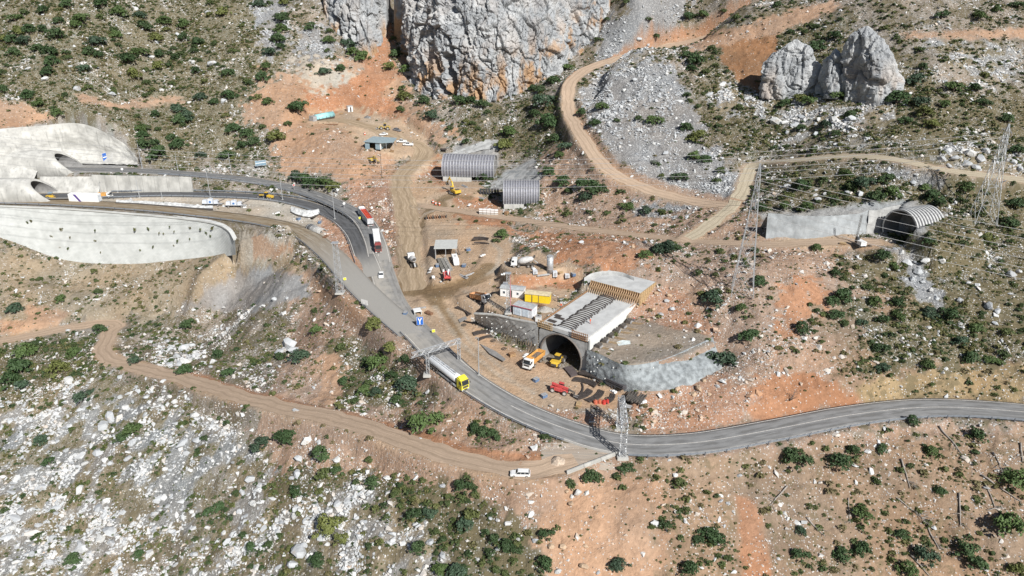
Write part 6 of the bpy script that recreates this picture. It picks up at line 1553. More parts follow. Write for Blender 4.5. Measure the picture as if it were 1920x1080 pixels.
def tarp(pts, label, h=1.2, seed=3):
    Q = [P(*q) for q in pts]; o = thing('tarpaulin_heap', label, 'tarpaulin', Q[0]); c = Q[0]
    n = len(Q) // 2; fr, bk = Q[:n], Q[n:][::-1]; rows = []
    for k in range(7):
        t = k / 6; rows.append([a.lerp(b, t) - c + Vector((0, 0, h * math.sin(math.pi * min(1, t * 1.15 + .05)) + .15)) for a, b in zip(fr, bk)])
    me = patch('tarpaulin_sheet', rows, 60, 20, mat('tarp_white', (.56, .56, .55), .7, var=.25, scale=.8), .55, seed, 1.6); link('tarpaulin_sheet', me, o)
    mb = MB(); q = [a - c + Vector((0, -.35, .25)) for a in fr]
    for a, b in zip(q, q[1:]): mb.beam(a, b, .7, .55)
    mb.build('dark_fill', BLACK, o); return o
tarp([(218, 381), (260, 383), (310, 387), (360, 391), (400, 393), (400, 386), (360, 384), (310, 380), (260, 377), (218, 376)], 'long torn white tarpaulin heap beside the muddy road', .55)
tarp([(546, 398), (560, 405), (580, 409), (600, 402), (596, 394), (580, 395), (565, 392), (550, 389)], 'white tarpaulin shelter right of the plant trailers', 1.6, 7)
# concrete culvert head in the yard
o, L = corner_thing('culvert', 'square concrete culvert head in the traffic island', 'culvert', (777, 592), (791, 590))
for (c_, d_) in (((.15, 1.0, .3), (.3, 2.4, 1.8)), ((L - .15, 1.0, .3), (.3, 2.4, 1.8)), ((L / 2, 1.1, 1.3), (L, 2.4, .3)), ((L / 2, 2.1, .3), (L, .2, 1.8))): MB().box(c_, d_).build('slab', WHITE if d_[2] < 1 else CRETE_P, o)
A, B = P(777, 580), P(799, 577); mb = MB().beam(A + Vector((0, 0, .2)), B + Vector((0, 0, .2)), .5, .4); tag(mb.build('steel_beam', GREYP), 'grey steel beam lying behind the concrete culvert head', 'beam')
# barrels, gravel cones
def cone_heap(px, r, h, lab, m):
    p = P(*px); n = 28; v = [(0, 0, h)]; f = []
    for k, t in enumerate((.25, .5, .75, 1.0)):
        for i in range(n):
            a = 2 * math.pi * i / n; rr = r * t * (1 + .08 * math.sin(3 * a + k) + .05 * math.sin(7 * a)); v.append((rr * math.cos(a), rr * math.sin(a), h * (1 - t ** .85) - (.4 if t == 1 else 0)))
    f = [(0, 1 + i, 1 + (i + 1) % n) for i in range(n)] + [(1 + k * n + i, 1 + (k + 1) * n + i, 1 + (k + 1) * n + (i + 1) % n, 1 + k * n + (i + 1) % n) for k in range(3) for i in range(n)]
    tag(MB().add(v, f).build('gravel_heap', m, None, True, p), lab, 'heap')
GRAV = mat('gravel', (.40, .37, .33), .95, var=.2, scale=3, bmp=.8)
cone_heap((1022, 581), 2.6, 1.3, 'small grey gravel cone between the cabins and deck', GRAV); cone_heap((1046, 864), 2.0, 1.3, 'pile of broken stone on the gravel bay', mat('rubble', (.45, .36, .28), .95, var=.35, scale=2, bmp=1.0)); cone_heap((689, 220), 2.2, 1.2, 'dark grey heap on the upper terrace', mat('dark_gravel', (.16, .155, .15), .95, var=.25, bmp=.8))
# ------------------------------------------------------------------ guard rails, barriers
RAILM = mat('rail_zinc', (.27, .30, .34), .5, .3, var=.12, dust=.08)
post_me = MB().box((0, 0, .25), (.22, .24, 1.4)).mesh('post', mat('rail_post', (.12, .13, .15), .6, .2))
def guard_rail(pl, label, sp=4.0, conc=False):
    o = thing('guard_rail' if not conc else 'concrete_barrier', label, 'guard rail' if not conc else 'barrier', pl[0]); c = pl[0]; mb = MB()
    if conc:
        k = 0
        for a, b in zip(pl[::4], pl[4::4]):
            d = (b - a); u = d.normalized(); m = MB()
            m.beam(a - c + u * .05 + Vector((0, 0, .2)), b - c - u * .05 + Vector((0, 0, .2)), .6, .4).beam(a - c + u * .05 + Vector((0, 0, .65)), b - c - u * .05 + Vector((0, 0, .65)), .28, .55); m.build('barrier_block', CRETE_P, o)
        return o
    for a, b in zip(pl, pl[1:]): mb.beam(a - c + Vector((0, 0, .68)), b - c + Vector((0, 0, .78)), .14, .46)
    mb.build('rail', RAILM, o); acc = 0
    for a, b in zip(pl, pl[1:]):
        acc += (b - a).length
        if acc >= sp: acc = 0; link('post', post_me, o, b - c)
    return o
def part_of(pl, x0, x1): return [p for p in pl if x0 <= proj(p.x, p.y, p.z)[0] <= x1]
guard_rail(offset(part_of(RL['mud'], -200, 790), -5.2), 'zinc guard rail along the outer edge of the muddy road')
guard_rail(offset(part_of(RL['main'], 775, 1075), -5.0), 'zinc guard rail along the outer side of the bend')
guard_rail(offset(part_of(RL['main'], 1172, 2100), -4.9), 'zinc guard rail along the lower right road edge')
guard_rail(offset(part_of(RL['up'], 300, 684), -4.6), 'zinc guard rail along the outer edge of the upper road')
guard_rail(offset(part_of(RL['low'], 200, 690), -4.4), 'white-topped guard rail along the outer edge of the middle road')
guard_rail(offset(part_of(RL['low'], 200, 660), 4.5), 'guard rail along the inner edge of the middle road')
guard_rail(cr([P(1062, 889), P(1110, 870), P(1158, 852)], 1.0), 'row of concrete barrier blocks beside the gravel bay', conc=True)

# ------------------------------------------------------------------ lattice work
def lattice(mb, p, q, w, d, bays, r=.07, up=Vector((0, 1, 0)), w2=None, d2=None):
    p, q = Vector(p), Vector(q); ax = (q - p).normalized(); a = ax.cross(up).normalized(); b = ax.cross(a).normalized()
    w2, d2 = w2 or w, d2 or d
    C4 = lambda t: [p.lerp(q, t) + a * (sx * (w + (w2 - w) * t) / 2) + b * (sy * (d + (d2 - d) * t) / 2) for sx, sy in ((-1, -1), (1, -1), (1, 1), (-1, 1))]
    e0, e1 = C4(0), C4(1)
    for i in range(4): mb.bar(e0[i], e1[i], r * 1.5)
    for k in range(bays):
        u, v = C4(k / bays), C4((k + 1) / bays)
        for i in range(4):
            j = (i + 1) % 4; mb.bar(u[i], v[j] if k % 2 else v[i], r) if k % 2 else mb.bar(u[j], v[i], r); mb.bar(v[i], v[j], r * .8)
def gantry(nb, fb, h, label, over=0.0, panel=None, w=1.4, cw=1.2):
    A, B = P(*nb), P(*fb); o = thing('sign_gantry', label, 'gantry', A); c = A; B = B - c; Z0 = Vector((0, 0, 0)); top = max(h, B.z + h * .93)
    for q in (Z0, B):
        mb = MB(); lattice(mb, q, Vector((q.x, q.y, top)), cw, cw * .8, 7, .085); mb.build('column', SILVER, o); MB().box((q.x, q.y, .1), (2.6, 2.2, .7)).build('footing', CRETE_P, o)
    d = (B - Z0).to_2d().normalized(); D3 = Vector((d.x, d.y, 0))
    mb = MB(); lattice(mb, Vector((0, 0, top)) - D3 * (over + .6), Vector((B.x, B.y, top)) + D3 * .6, w, 1.2, 12, .085, Vector((0, 0, 1))); mb.build('beam', SILVER, o)
    n = Vector((-D3.y, D3.x, 0))
    for (s0, s1, z0, z1) in (panel or ()):
        MB().plate([D3 * s0 + n * (w / 2 + .15) + Vector((0, 0, top + z0)), D3 * s1 + n * (w / 2 + .15) + Vector((0, 0, top + z0)), D3 * s1 + n * (w / 2 + .15) + Vector((0, 0, top + z1)), D3 * s0 + n * (w / 2 + .15) + Vector((0, 0, top + z1))], n * .1).build('sign_panel', GREYP, o)
    return o
gantry((1167, 857), (1161, 803), 8.8, 'tall lattice sign gantry across the road at the gravel bay', 0, [(3.0, 8.5, -.9, 2.2)], 1.5, 1.4)
gantry((803, 703), (861, 675), 6.6, 'lattice gantry over the road behind the tanker truck', 4.0, None, .75, .75)
def mast(base, top_py, w0, w1, label, m, bays=12, m2=None):
    A = P(*base); h = ztop(A, top_py) - A.z; o = thing('lattice_mast', label, 'mast', A)
    mb = MB(); lattice(mb, (0, 0, 0), (0, 0, h), w0, w0, bays, .07, w2=w1, d2=w1); mb.build('lattice_body', m, o)
    MB().box((0, 0, .15), (w0 + .8, w0 + .8, .4)).build('footing', CRETE_P, o); MB().box((0, 0, h), (w1 + .9, w1 + .5, .2)).build('head_platform', m, o)
    if m2: MB().bar((w0 * .6, 0, 0), (w1 * .6, 0, h), .16).build('red_pole', m2, o)
    return o
mast((638, 549), 455, 2.2, 1.3, 'wide galvanised lattice mast beside the muddy road rail', SILVER, 14)
mast((953, 587), 512, 1.3, .9, 'slim lattice mast with red pole beside the red-edged cabin', SILVER, 14, mat('mast_red', (.45, .10, .12), .6))
def pylon(base, top_py, bw, label, rot):
    A = P(*base); h = ztop(A, top_py) - A.z; o = thing('power_pylon', label, 'pylon', A, rot); zl = [0, .2, .38, .54, .68, .8, .9, 1.0]; wl_ = [bw, bw * .78, bw * .6, bw * .45, bw * .32, bw * .22, bw * .17, .25]
    cr_ = lambda k: [Vector((sx * wl_[k] / 2, sy * wl_[k] / 2, h * zl[k])) for sx, sy in ((-1, -1), (1, -1), (1, 1), (-1, 1))]
    for i in range(4):
        mb = MB()
        for k in range(7): mb.bar(cr_(k)[i], cr_(k + 1)[i], .15)
        mb.build('leg', SILVER, o)
    for k in range(7):
        mb = MB(); u, v = cr_(k), cr_(k + 1)
        for i in range(4):
            j = (i + 1) % 4; mb.bar(u[i], v[j], .075).bar(u[j], v[i], .075).bar(v[i], v[j], .075)
            if k < 3: m_ = (u[i] + u[j]) / 2; mb.bar(m_, (u[i] + v[i]) / 2, .05).bar(m_, (u[j] + v[j]) / 2, .05)
        mb.build('bracing', SILVER, o)
    tips = []
    for (t, L) in ((.70, 4.6), (.82, 4.0), (.93, 3.4)):
        mb = MB(); z = h * t
        for s_ in (-1, 1):
            e = Vector((s_ * L, 0, z)); mb.bar((s_ * .5, .4, z), e, .09).bar((s_ * .5, -.4, z), e, .09).bar((s_ * .3, 0, z + 1.3), e, .07).bar((s_ * L * .5, 0, z + .6), (s_ * L * .5, .2, z), .05)
        ca = mb.build('crossarm', SILVER, o)
        for s_ in (-1, 1): MB().cyl((s_ * L, 0, z), (s_ * L, 0, z - 1.2), .1, n=6).build('insulator', mat('insulator', (.30, .25, .22), .4), ca); tips.append((s_ * L, z - 1.2))
    return o, [A + Vector((math.cos(rot) * x, math.sin(rot) * x, z)) for (x, z) in tips]
p1, tips1 = pylon((1391, 550), 306, 6.2, 'tall lattice power pylon in front of the middle track', R(75))
p2, tips2 = pylon((1841, 416), 232, 6.6, 'tall lattice power pylon at the right edge by the spur track', R(80))
CABLE = mat('power_cable', (.55, .55, .55), .5, .3)
def cable(a, b, sag, lab):
    n = 28; pts = [a.lerp(b, i / n) - Vector((0, 0, 4 * sag * (i / n) * (1 - i / n))) - a for i in range(n + 1)]
    tag(MB().tube(pts, .05, 4).build('power_cable', CABLE, None, False, a), lab, 'power line', 'power lines')
pos = ('near lower', 'far lower', 'near middle', 'far middle', 'near top', 'far top')
for i in range(6):
    cable(tips2[i], Vector((-300, tips2[i].y + 40, tips2[i].z + 6)), 16, pos[i] + ' power line running left from the right-edge pylon')
    cable(tips1[i], tips1[i] + Vector((190, -50, -22 + i)), 5, pos[i] + ' power line running right from the nearer pylon')
# ------------------------------------------------------------------ lamps, poles, signs
def street_lamp(base, top_py, label, arm=None, r=.11):
    A = P(*base); h = ztop(A, top_py) - A.z; o = thing('street_lamp', label, 'street lamp', A)
    MB().cyl((0, 0, 0), (0, 0, h), r * 1.5, r * .8, 8).build('pole', SILVER, o); MB().box((0, 0, .1), (.7, .7, .5)).build('footing', CRETE_P, o)
    if arm: d = Vector((arm[0], arm[1], .4)); a = MB().bar((0, 0, h - .1), Vector((0, 0, h)) + d, .09).build('arm', SILVER, o); e = Vector((0, 0, h + .05)) + d; MB().box(e, (.8, .3, .14), math.atan2(d.y, d.x)).build('lamp_head', GREYP, a)
    return o
for b, t, l, a in (((267, 316), 264, 'street lamp at the right end of the pale sprayed slope', (1, -1.5)), ((334, 320), 287, 'short thick lamp post on the inner edge of the upper road', None), ((262, 371), 337, 'lamp post in front of the panelled concrete wall', None), ((395, 371), 314, 'tall lamp between the upper road and plant trailers', (-.6, -1.2)), ((434, 326), 286, 'slim lamp post left of the upper road bushes', None), ((530, 375), 327, 'street lamp beside the yellow motor grader', (.8, -1)), ((628, 411), 356, 'street lamp with arm inside the double bend', (1.8, 1.0)), ((898, 704), 633, 'tall street lamp right of the gantry over the tanker', (-.5, -1)), ((396, 325), 306, 'short post on the inner edge of the upper road by the rail', None), ((304, 371), 358, 'small post on the middle road before the panelled wall', None), ((192, 373), 343, 'lamp post right of the orange truck', (1, -.5)), ((585, 344), 320, 'lamp post beside the dense bushes on the upper road', None), ((594, 350), 322, 'second lamp post beside the dense upper road bushes', None)):
    street_lamp(b, t, l, a)
A = P(716, 331); o = thing('utility_pole', 'dark wooden utility pole right of the dull yellow excavator', 'pole', A); h = ztop(A, 287) - A.z; MB().cyl((0, 0, 0), (0, 0, h), .17, .12, 8).build('pole', BARK, o); MB().box((0, 0, h - .5), (1.4, .12, .12)).build('crossarm', BARK, o)
def sign(base, h, wd, ht, label, col, face, arrow=None, round_=False):
    A = P(*base); o = thing('road_sign', label, 'sign', A, face)
    for y in ((-wd * .3, wd * .3) if wd > 1.4 else (0,)): MB().cyl((0, y, 0), (0, y, h + ht * .5), .06, n=6).build('post', GREYP, o)
    if round_: pn = MB().cyl((.07, 0, h + ht / 2), (.12, 0, h + ht / 2), ht / 2, n=16).build('panel', WHITE, o); MB().cyl((.12, 0, h + ht / 2), (.13, 0, h + ht / 2), ht * .36, n=16).build('disc', col, pn)
    else:
        MB().box((.075, 0, h + ht / 2), (.05, wd + .12, ht + .12)).build('border', WHITE, o); pn = MB().box((.11, 0, h + ht / 2), (.04, wd, ht)).build('panel', col, o)
        if arrow == 'fork':
            z = h + ht / 2; q = MB().beam((.15, -.1, h + .25), (.15, -.1, z), .05, .28)
            q = MB().box((.145, -.05, h + ht * .3), (.03, .3, ht * .45)).add([(.15, .1, z - .1), (.15, -.2, z - .1), (.15, -.65, h + ht * .82), (.15, -.35, h + ht * .9)], [(0, 1, 2, 3)]).add([(.15, .1, z - .1), (.15, -.2, z - .1), (.15, .35, h + ht * .9), (.15, .65, h + ht * .85)], [(0, 1, 2, 3)]); q.build('arrow', WHITE, pn)
        elif arrow == 'bar': MB().box((.14, 0, h + ht * .55), (.03, wd * .95, ht * .12)).build('band', WHITE, pn)
    return o
sign((788, 613), .8, 1.9, 2.6, 'blue sign with white forked arrow beside the culvert', BLUE, R(-80), 'fork')
sign((199, 308), 1.2, 2.2, 4.2, 'blue direction sign beside the upper left portal', BLUE, R(-20), 'bar')
sign((684, 578), 1.4, 2.6, 1.5, 'low blue sign on the outer road rail', BLUE, R(60), 'bar')
sign((490, 316), 1.5, 5.0, 2.4, 'wide blue-grey sign board above the upper road', mat('sign_grey', (.20, .30, .38), .5), R(-60), 'bar')
WR = mat('sign_white', (.78, .78, .76), .5)
for b, l, c_ in (((566, 345), 'round white sign left of the upper road bushes', WR), ((646, 392), 'round white sign on the rail between the roads', WR), ((634, 366), 'round white sign right of the upper road bushes', WR), ((698, 400), 'round white sign right of the red-trailer truck', WR), ((552, 357), 'round red-rimmed sign on the upper road rail', REDL), ((231, 327), 'round white sign in front of the upper left portal', WR)): sign(b, 2.0, 1, 1.1, l, c_, R(-75), None, True)
for b, l in (((647, 528), 'yellow square sign beside the lattice mast'), ((675, 413), 'yellow hazard board behind the red-trailer truck'), ((813, 626), 'small yellow sign right of the blue fork sign')): sign(b, .6, .9, .9, l, YCAB, R(-75))
# ------------------------------------------------------------------ workers
def person_mat(top, low):
    m, nt, b = NT('worker_%s' % len(bpy.data.materials))
    g = nd(nt, 'ShaderNodeSeparateXYZ'); nt.links.new(nd(nt, 'ShaderNodeTexCoord').outputs['Object'], g.inputs[0])
    r = nd(nt, 'ShaderNodeValToRGB'); nt.links.new(math_(nt, 'DIVIDE', g.outputs[2], 1.8), r.inputs[0]); r.color_ramp.interpolation = 'CONSTANT'; e = r.color_ramp.elements
    e[0].position = 0; e[0].color = (.04, .035, .03, 1); e[1].position = .05; e[1].color = (*low, 1)
    for p, c in ((.52, top), (.83, (.45, .28, .2))): q = e.new(p); q.color = (*c, 1)
    nt.links.new(r.outputs[0], b.inputs['Base Color']); b.inputs['Roughness'].default_value = .8; return m
def person(px, rotz, label, top, low, crouch=0.0, lift=0.0, at=None):
    A = at or P(*px); o = thing('person', label, 'person', A + Vector((0, 0, lift)), rotz)
    k = crouch; J = {}; v, e, r = [], [], []
    def n(p, rad, par=None):
        v.append(p); r.append(rad); i = len(v) - 1
        if par is not None: e.append((par, i))
        return i
    pz = .95 - .4 * k; root = n((-.1 * k, 0, pz), .15); ch = n((.25 * k, 0, pz + .38 - .1 * k), .16, root); nk = n((.38 * k, 0, pz + .58 - .16 * k), .07, ch); hd = n((.42 * k + .02, 0, pz + .68 - .16 * k), .10, nk); n((.44 * k + .03, 0, pz + .80 - .16 * k), .085, hd)
    for s_ in (-1, 1):
        hp = n((-.1 * k, s_ * .1, pz - .08), .10, root); kn = n((.08 + .3 * k, s_ * (.12 + .03 * s_), .5 - .02 * k), .075, hp); an = n((.0 - .05 * s_, s_ * .13, .08), .05, kn); n((.18 - .05 * s_, s_ * .15, .04), .045, an)
        sh = n((.3 * k, s_ * .21, pz + .46 - .12 * k), .075, ch); el = n((.3 * k + .08, s_ * .3, pz + .2 - .1 * k), .055, sh); wr_ = n((.3 * k + .3, s_ * .24, pz + .08 - .1 * k), .04, el); pm = n((.3 * k + .37, s_ * .23, pz + .06 - .1 * k), .035, wr_)
        for f in range(5): n((.3 * k + .44 - .02 * abs(f - 2), s_ * (.23 + .022 * (f - 2)), pz + .02 - .1 * k + (.03 if f == 0 else 0)), .011, pm)
    me = bpy.data.meshes.new('body'); me.from_pydata(v, e, []); b = link('body', me, o)
    sk = b.modifiers.new('skin', 'SKIN')
    for i, q in enumerate(r): me.skin_vertices[0].data[i].radius = (q, q)
    me.skin_vertices[0].data[0].use_root = True
    su = b.modifiers.new('sub', 'SUBSURF'); su.levels = 1; su.render_levels = 1
    me.materials.append(person_mat(top, low))
    hz = v[hd]; MB().cyl((hz[0], 0, hz[2] + .09), (hz[0], 0, hz[2] + .21), .135, .08, 10).cyl((hz[0] + .03, 0, hz[2] + .08), (hz[0] + .03, 0, hz[2] + .1), .17, n=10).build('helmet', WHITE, o)
    return o
OT = (.80, .13, .05)
dz_ = DECKZ
person(None, R(160), 'worker in orange standing on the new portal deck', OT, (.55, .10, .05), 0, .0, dk(8.2, 11.6, dz_))
person(None, R(30), 'worker in orange bending beside the portal deck side', OT, (.10, .11, .16), .8, .0, gz(dk(23, DECKW + 2.6, 4)))
person((774, 272), R(120), 'person in dark clothes standing right of the shed canopy', (.10, .10, .12), (.08, .08, .1))
person((1046, 566), R(200), 'worker in dark clothes beside the deck edge board', (.09, .10, .12), (.06, .06, .08))
person((1052, 578), R(240), 'worker in orange vest near the gravel cone', OT, (.08, .09, .14))
# timber props and shutter blocks along the deck's right side
for i in range(6):
    q = gz(dk(3.5 + i * 3.6, DECKW + 1.9, 4)); o = thing('shutter_block', ('first', 'second', 'third', 'fourth', 'fifth', 'sixth')[i] + ' dark shutter block along the deck side, counted from the mouth', 'shutter', q, dr + .2 * (i % 2)); 
    MB().box((0, 0, .55), (1.7, 1.2, 1.0)).build('panel', BLACK, o); MB().box((0, -.75, .25), (1.5, .3, .4)).build('ledge', GREYP, o)
    for k in range(3): MB().bar((-.4 + .4 * k, -1.0, .15), (-.1 + .5 * k, -3.6 - .4 * k, .12), .08).build('prop', TIMBER, o)
A = P(1168, 643); o = thing('paper_scrap', 'torn white sheet lying on the grey fill platform', 'sheet', A, .4); MB().plate([(-2, -1, .05), (1.5, -1.6, .12), (2.4, .2, .1), (.6, 1.2, .2), (-1.6, 1.0, .08)], (0, 0, .03)).build('sheet', mat('tarp_pale', (.60, .65, .64), .7), o)
# tyre on the red bank, tracks of a cable along the cabins
A = P(1400, 445); o = thing('tyre', 'dark tyre lying on the red bank behind the nearer pylon', 'tyre', A); o.rotation_euler = (R(35), 0, .3); v = MB().tube([(1.1 * math.cos(2 * math.pi * i / 20), 1.1 * math.sin(2 * math.pi * i / 20), .3) for i in range(21)], .32, 7).build('tread', RUBBER, o, True)

# ------------------------------------------------------------------ site clutter
CL = [(878, 470), (905, 480), (870, 500), (820, 500), (808, 505), (812, 520), (880, 515), (868, 520), (945, 515), (948, 535), (935, 525), (1000, 505), (1018, 516), (1050, 512), (1075, 517), (1015, 575), (1040, 590), (1008, 560), (1030, 600), (925, 640), (945, 655), (960, 668), (985, 668), (1005, 715), (1020, 745), (905, 605), (870, 610), (1150, 735), (1140, 748), (1180, 765), (1205, 755), (1085, 760), (700, 262), (735, 285), (672, 225), (640, 214), (870, 350), (900, 372), (880, 385), (950, 402), (760, 590), (805, 588), (560, 412), (520, 400), (240, 376), (120, 372), (60, 372), (140, 372), (610, 445), (600, 418), (1580, 458), (1630, 462)]
rc = random.Random(11); kindsC = ('timber pallet stack', 'grey pipe bundle', 'rusty steel plate pile', 'blue crate', 'white sack pile', 'coiled black hose')
itemsC = [(x, y, kindsC[rc.randrange(6)]) for (x, y) in CL]
BLUEC = mat('crate_blue', (.06, .16, .32), .6, dust=.3)
def clutter(x, y, kind, label):
    A = P(x, y); o = thing(kind.replace(' ', '_'), label, kind.split()[-1] if kind.split()[-1] not in ('stack', 'pile') else kind.split()[-2], A, rc.uniform(0, 3.1))
    if kind.startswith('timber'):
        for k in range(rc.randint(3, 6)): MB().box((rc.uniform(-.1, .1), rc.uniform(-.1, .1), .1 + k * .2), (1.8, 1.3, .13), rc.uniform(-.1, .1)).build('pallet', TIMB_D if k % 2 else TIMBER, o)
    elif kind.startswith('grey pipe'):
        for k in range(6): MB().cyl((-2.2 + .2 * (k % 2), -.6 + .26 * (k % 4), .15 + .24 * (k // 4)), (2.2, -.6 + .26 * (k % 4), .15 + .24 * (k // 4)), .13, n=7).build('pipe', GREYP, o)
    elif kind.startswith('rusty'):
        for k in range(4): MB().box((rc.uniform(-.2, .2), rc.uniform(-.2, .2), .08 + k * .14), (2.6, 1.2, .09), rc.uniform(-.2, .2)).build('plate', RUST, o)
    elif kind.startswith('blue'):
        MB().box((0, 0, .5), (1.5, 1.1, .9)).build('body', BLUEC, o); MB().box((0, 0, .98), (1.6, 1.2, .08)).build('lid', GREYP, o)
    elif kind.startswith('white'):
        for k in range(5): MB().prism([(-.5, .0), (.5, 0), (.55, .15), (.4, .3), (-.4, .3), (-.55, .15)], -.3 + .7 * (k % 3) - .7, .3 + .7 * (k % 3) - .7, .12).build('sack', WHITE, o, True, (0, 0, .3 * (k // 3)))
    else: MB().tube([((.9 - .02 * i) * math.cos(i * .5), (.9 - .02 * i) * math.sin(i * .5), .1 + .012 * i) for i in range(34)], .07, 5).build('hose', BLACK, o)
# ------------------------------------------------------------------ fallen dead trees
def fallen(a, b, label, branches=5, r0=.22, m=DEADWOOD):
    A, B = P(*a), P(*b); o = thing('fallen_tree', label, 'fallen tree', A, 0); L = (B - A).length; d = B - A; pts, rs = [], []
    for i in range(9): t = i / 8; q = A.lerp(B, t); pts.append(Vector((q.x, q.y, zat(q.x, q.y) + .28 + .1 * math.sin(i * 1.7))) - A); rs.append(r0 * (1 - .75 * t) + .03)
    MB().tube(pts, rs, 7).build('trunk', m, o, True); rr = random.Random(int(a[0]))
    for k in range(branches):
        t = .5 + .5 * rr.random(); q = pts[min(8, int(t * 8))]; sd = Vector((-d.y, d.x, 0)).normalized() * rr.choice((-1, 1)); e = q + d.normalized() * L * rr.uniform(.12, .3) + sd * L * rr.uniform(.1, .3); e.z += rr.uniform(.2, 1.0); mid = q.lerp(e, .5) + Vector((rr.uniform(-.4, .4), rr.uniform(-.4, .4), rr.uniform(0, .4)))
        mb = MB().tube([q, mid, e], [.08, .055, .02], 5)
        for j in range(3): f = mid.lerp(e, rr.random()); mb.tube([f, f + Vector((rr.uniform(-1, 1), rr.uniform(-1, 1), rr.uniform(0, .6)))], [.03, .01], 4)
        mb.build('branch', m, o)
    return o
for a, b, l, n in (((1760, 800), (1812, 860), 'pale fallen log just below the right road rail', 4), ((1689, 862), (1706, 918), 'pale fallen trunk above the tangle of grey branches', 6), ((1840, 893), (1914, 942), 'long pale fallen log near the right edge', 2), ((1798, 926), (1801, 990), 'dark straight fallen log right of the branch tangle', 3), ((1846, 908), (1867, 955), 'thin dark fallen log crossing below the long pale log', 1), ((1736, 979), (1760, 1032), 'dark fallen trunk below the branch tangle', 4), ((1512, 972), (1546, 1006), 'grey fallen log left of the lower dark shrubs', 5), ((1476, 913), (1442, 950), 'forked grey fallen log at the left of the dead wood', 3), ((1706, 1042), (1742, 1082), 'fallen log at the bottom edge between two shrubs', 2), ((1913, 832), (1917, 868), 'short pale fallen log at the far right edge', 1), ((1680, 935), (1745, 985), 'tangle of bleached grey branches on the lower right slope', 14), ((1862, 850), (1885, 895), 'faint grey dead branches at the right below the road', 9), ((1590, 935), (1594, 985), 'thin upright dead branch left of a round dark shrub', 3), ((1878, 955), (1850, 958), 'short dark log beneath the long pale log', 1)):
    fallen(a, b, l, n, .2 if 'log' in l or 'trunk' in l else .11)
def bare_bush(px, s_, label):
    A = P(*px); o = thing('bare_bush', label, 'bare bush', A); rr = random.Random(int(px[0])); 
    for k in range(9):
        a, el = rr.uniform(0, 6.28), rr.uniform(.5, 1.3); d = Vector((math.cos(a) * math.cos(el), math.sin(a) * math.cos(el), math.sin(el))) * s_; mb = MB().tube([(0, 0, 0), d * .5 + Vector((0, 0, .1)), d], [.07, .045, .012], 5)
        for j in range(5): f = d * rr.uniform(.4, .95); mb.tube([f, f + Vector((rr.uniform(-1, 1), rr.uniform(-1, 1), rr.uniform(0, 1))) * s_ * .35], [.025, .008], 4)
        mb.build('branch', mat('bare_twigs', (.16, .13, .11), .9), o)
bare_bush((1480, 752), 3.2, 'leafless dark bush above the right road bend'); bare_bush((862, 478), 3.4, 'leafless bush right of the grey canopy'); bare_bush((1003, 560), 2.0, 'small leafless bush behind the yellow container')
# ------------------------------------------------------------------ shrubs and boulders, each one its own thing
LM = {'pickups': (762, 271), 'cyan shelter': (610, 222), 'left limestone cliff': (670, 60), 'main cliff': (930, 95), 'left portal slope': (130, 265), 'tall retaining wall': (220, 440), 'upper road bushes': (590, 340), 'red-trailer truck': (688, 402), 'yellow excavator': (850, 355), 'left ribbed shell': (880, 305), 'right ribbed shell': (970, 360), 'upper dirt track bend': (1070, 180), 'grey scree field': (1210, 200), 'red cut bank': (1405, 110), 'left crag': (1480, 130), 'tall limestone pillar': (1640, 110), 'nearer pylon': (1393, 480), 'right-edge pylon': (1845, 350), 'far right tunnel': (1695, 420), 'spur track': (1560, 296), 'silo': (1031, 495), 'new portal deck': (1110, 590), 'grey fill platform': (1250, 640), 'red telehandler': (1048, 735), 'tall lattice gantry': (1165, 810), 'tanker truck': (845, 705), 'lattice mast': (636, 500), 'blue fork sign': (788, 605), 'estate car': (975, 890), 'grey gravel mound': (480, 545), 'lower track hairpin': (205, 630), 'white rock field': (170, 870), 'branch tangle': (1710, 955), 'right road rail': (1640, 790), 'long pale log': (1877, 918), 'red gully': (1410, 1010), 'lower dirt track': (650, 800), 'bottom left corner': (0, 1080), 'bottom right corner': (1920, 1080), 'top left corner': (0, 0), 'top right corner': (1920, 0), 'rust-coloured slope': (600, 300)}
ORD = ['nearest', 'second nearest', 'third nearest', 'fourth nearest', 'fifth nearest', 'sixth nearest', 'seventh nearest', 'eighth nearest', 'ninth nearest', 'tenth nearest', 'eleventh nearest', 'twelfth nearest'] + ['%dth nearest' % k for k in range(13, 60)]
def relabel(items, noun):                          # items: (px, py, adjectives); each told apart by landmark, side and rank
    buckets = {}
    for i, (x, y, adj) in enumerate(items):
        lm = min(LM, key=lambda k: (LM[k][0] - x) ** 2 + (LM[k][1] - y) ** 2); dx, dy = x - LM[lm][0], y - LM[lm][1]
        side = ('right of' if dx > 0 else 'left of') if abs(dx) > abs(dy) else ('below' if dy > 0 else 'above')
        buckets.setdefault((lm, side, adj), []).append((dx * dx + dy * dy, i))
    out = [None] * len(items)
    for (lm, side, adj), l in buckets.items():
        l.sort()
        for k, (_, i) in enumerate(l): out[i] = '%s %s %s the %s' % (adj, noun, side, lm) + ('' if len(l) == 1 else ', %s to it' % ORD[k])
    return out
for (x, y, k), l in zip(itemsC, relabel(itemsC, '@')): clutter(x, y, k, l.replace(' @', ''))
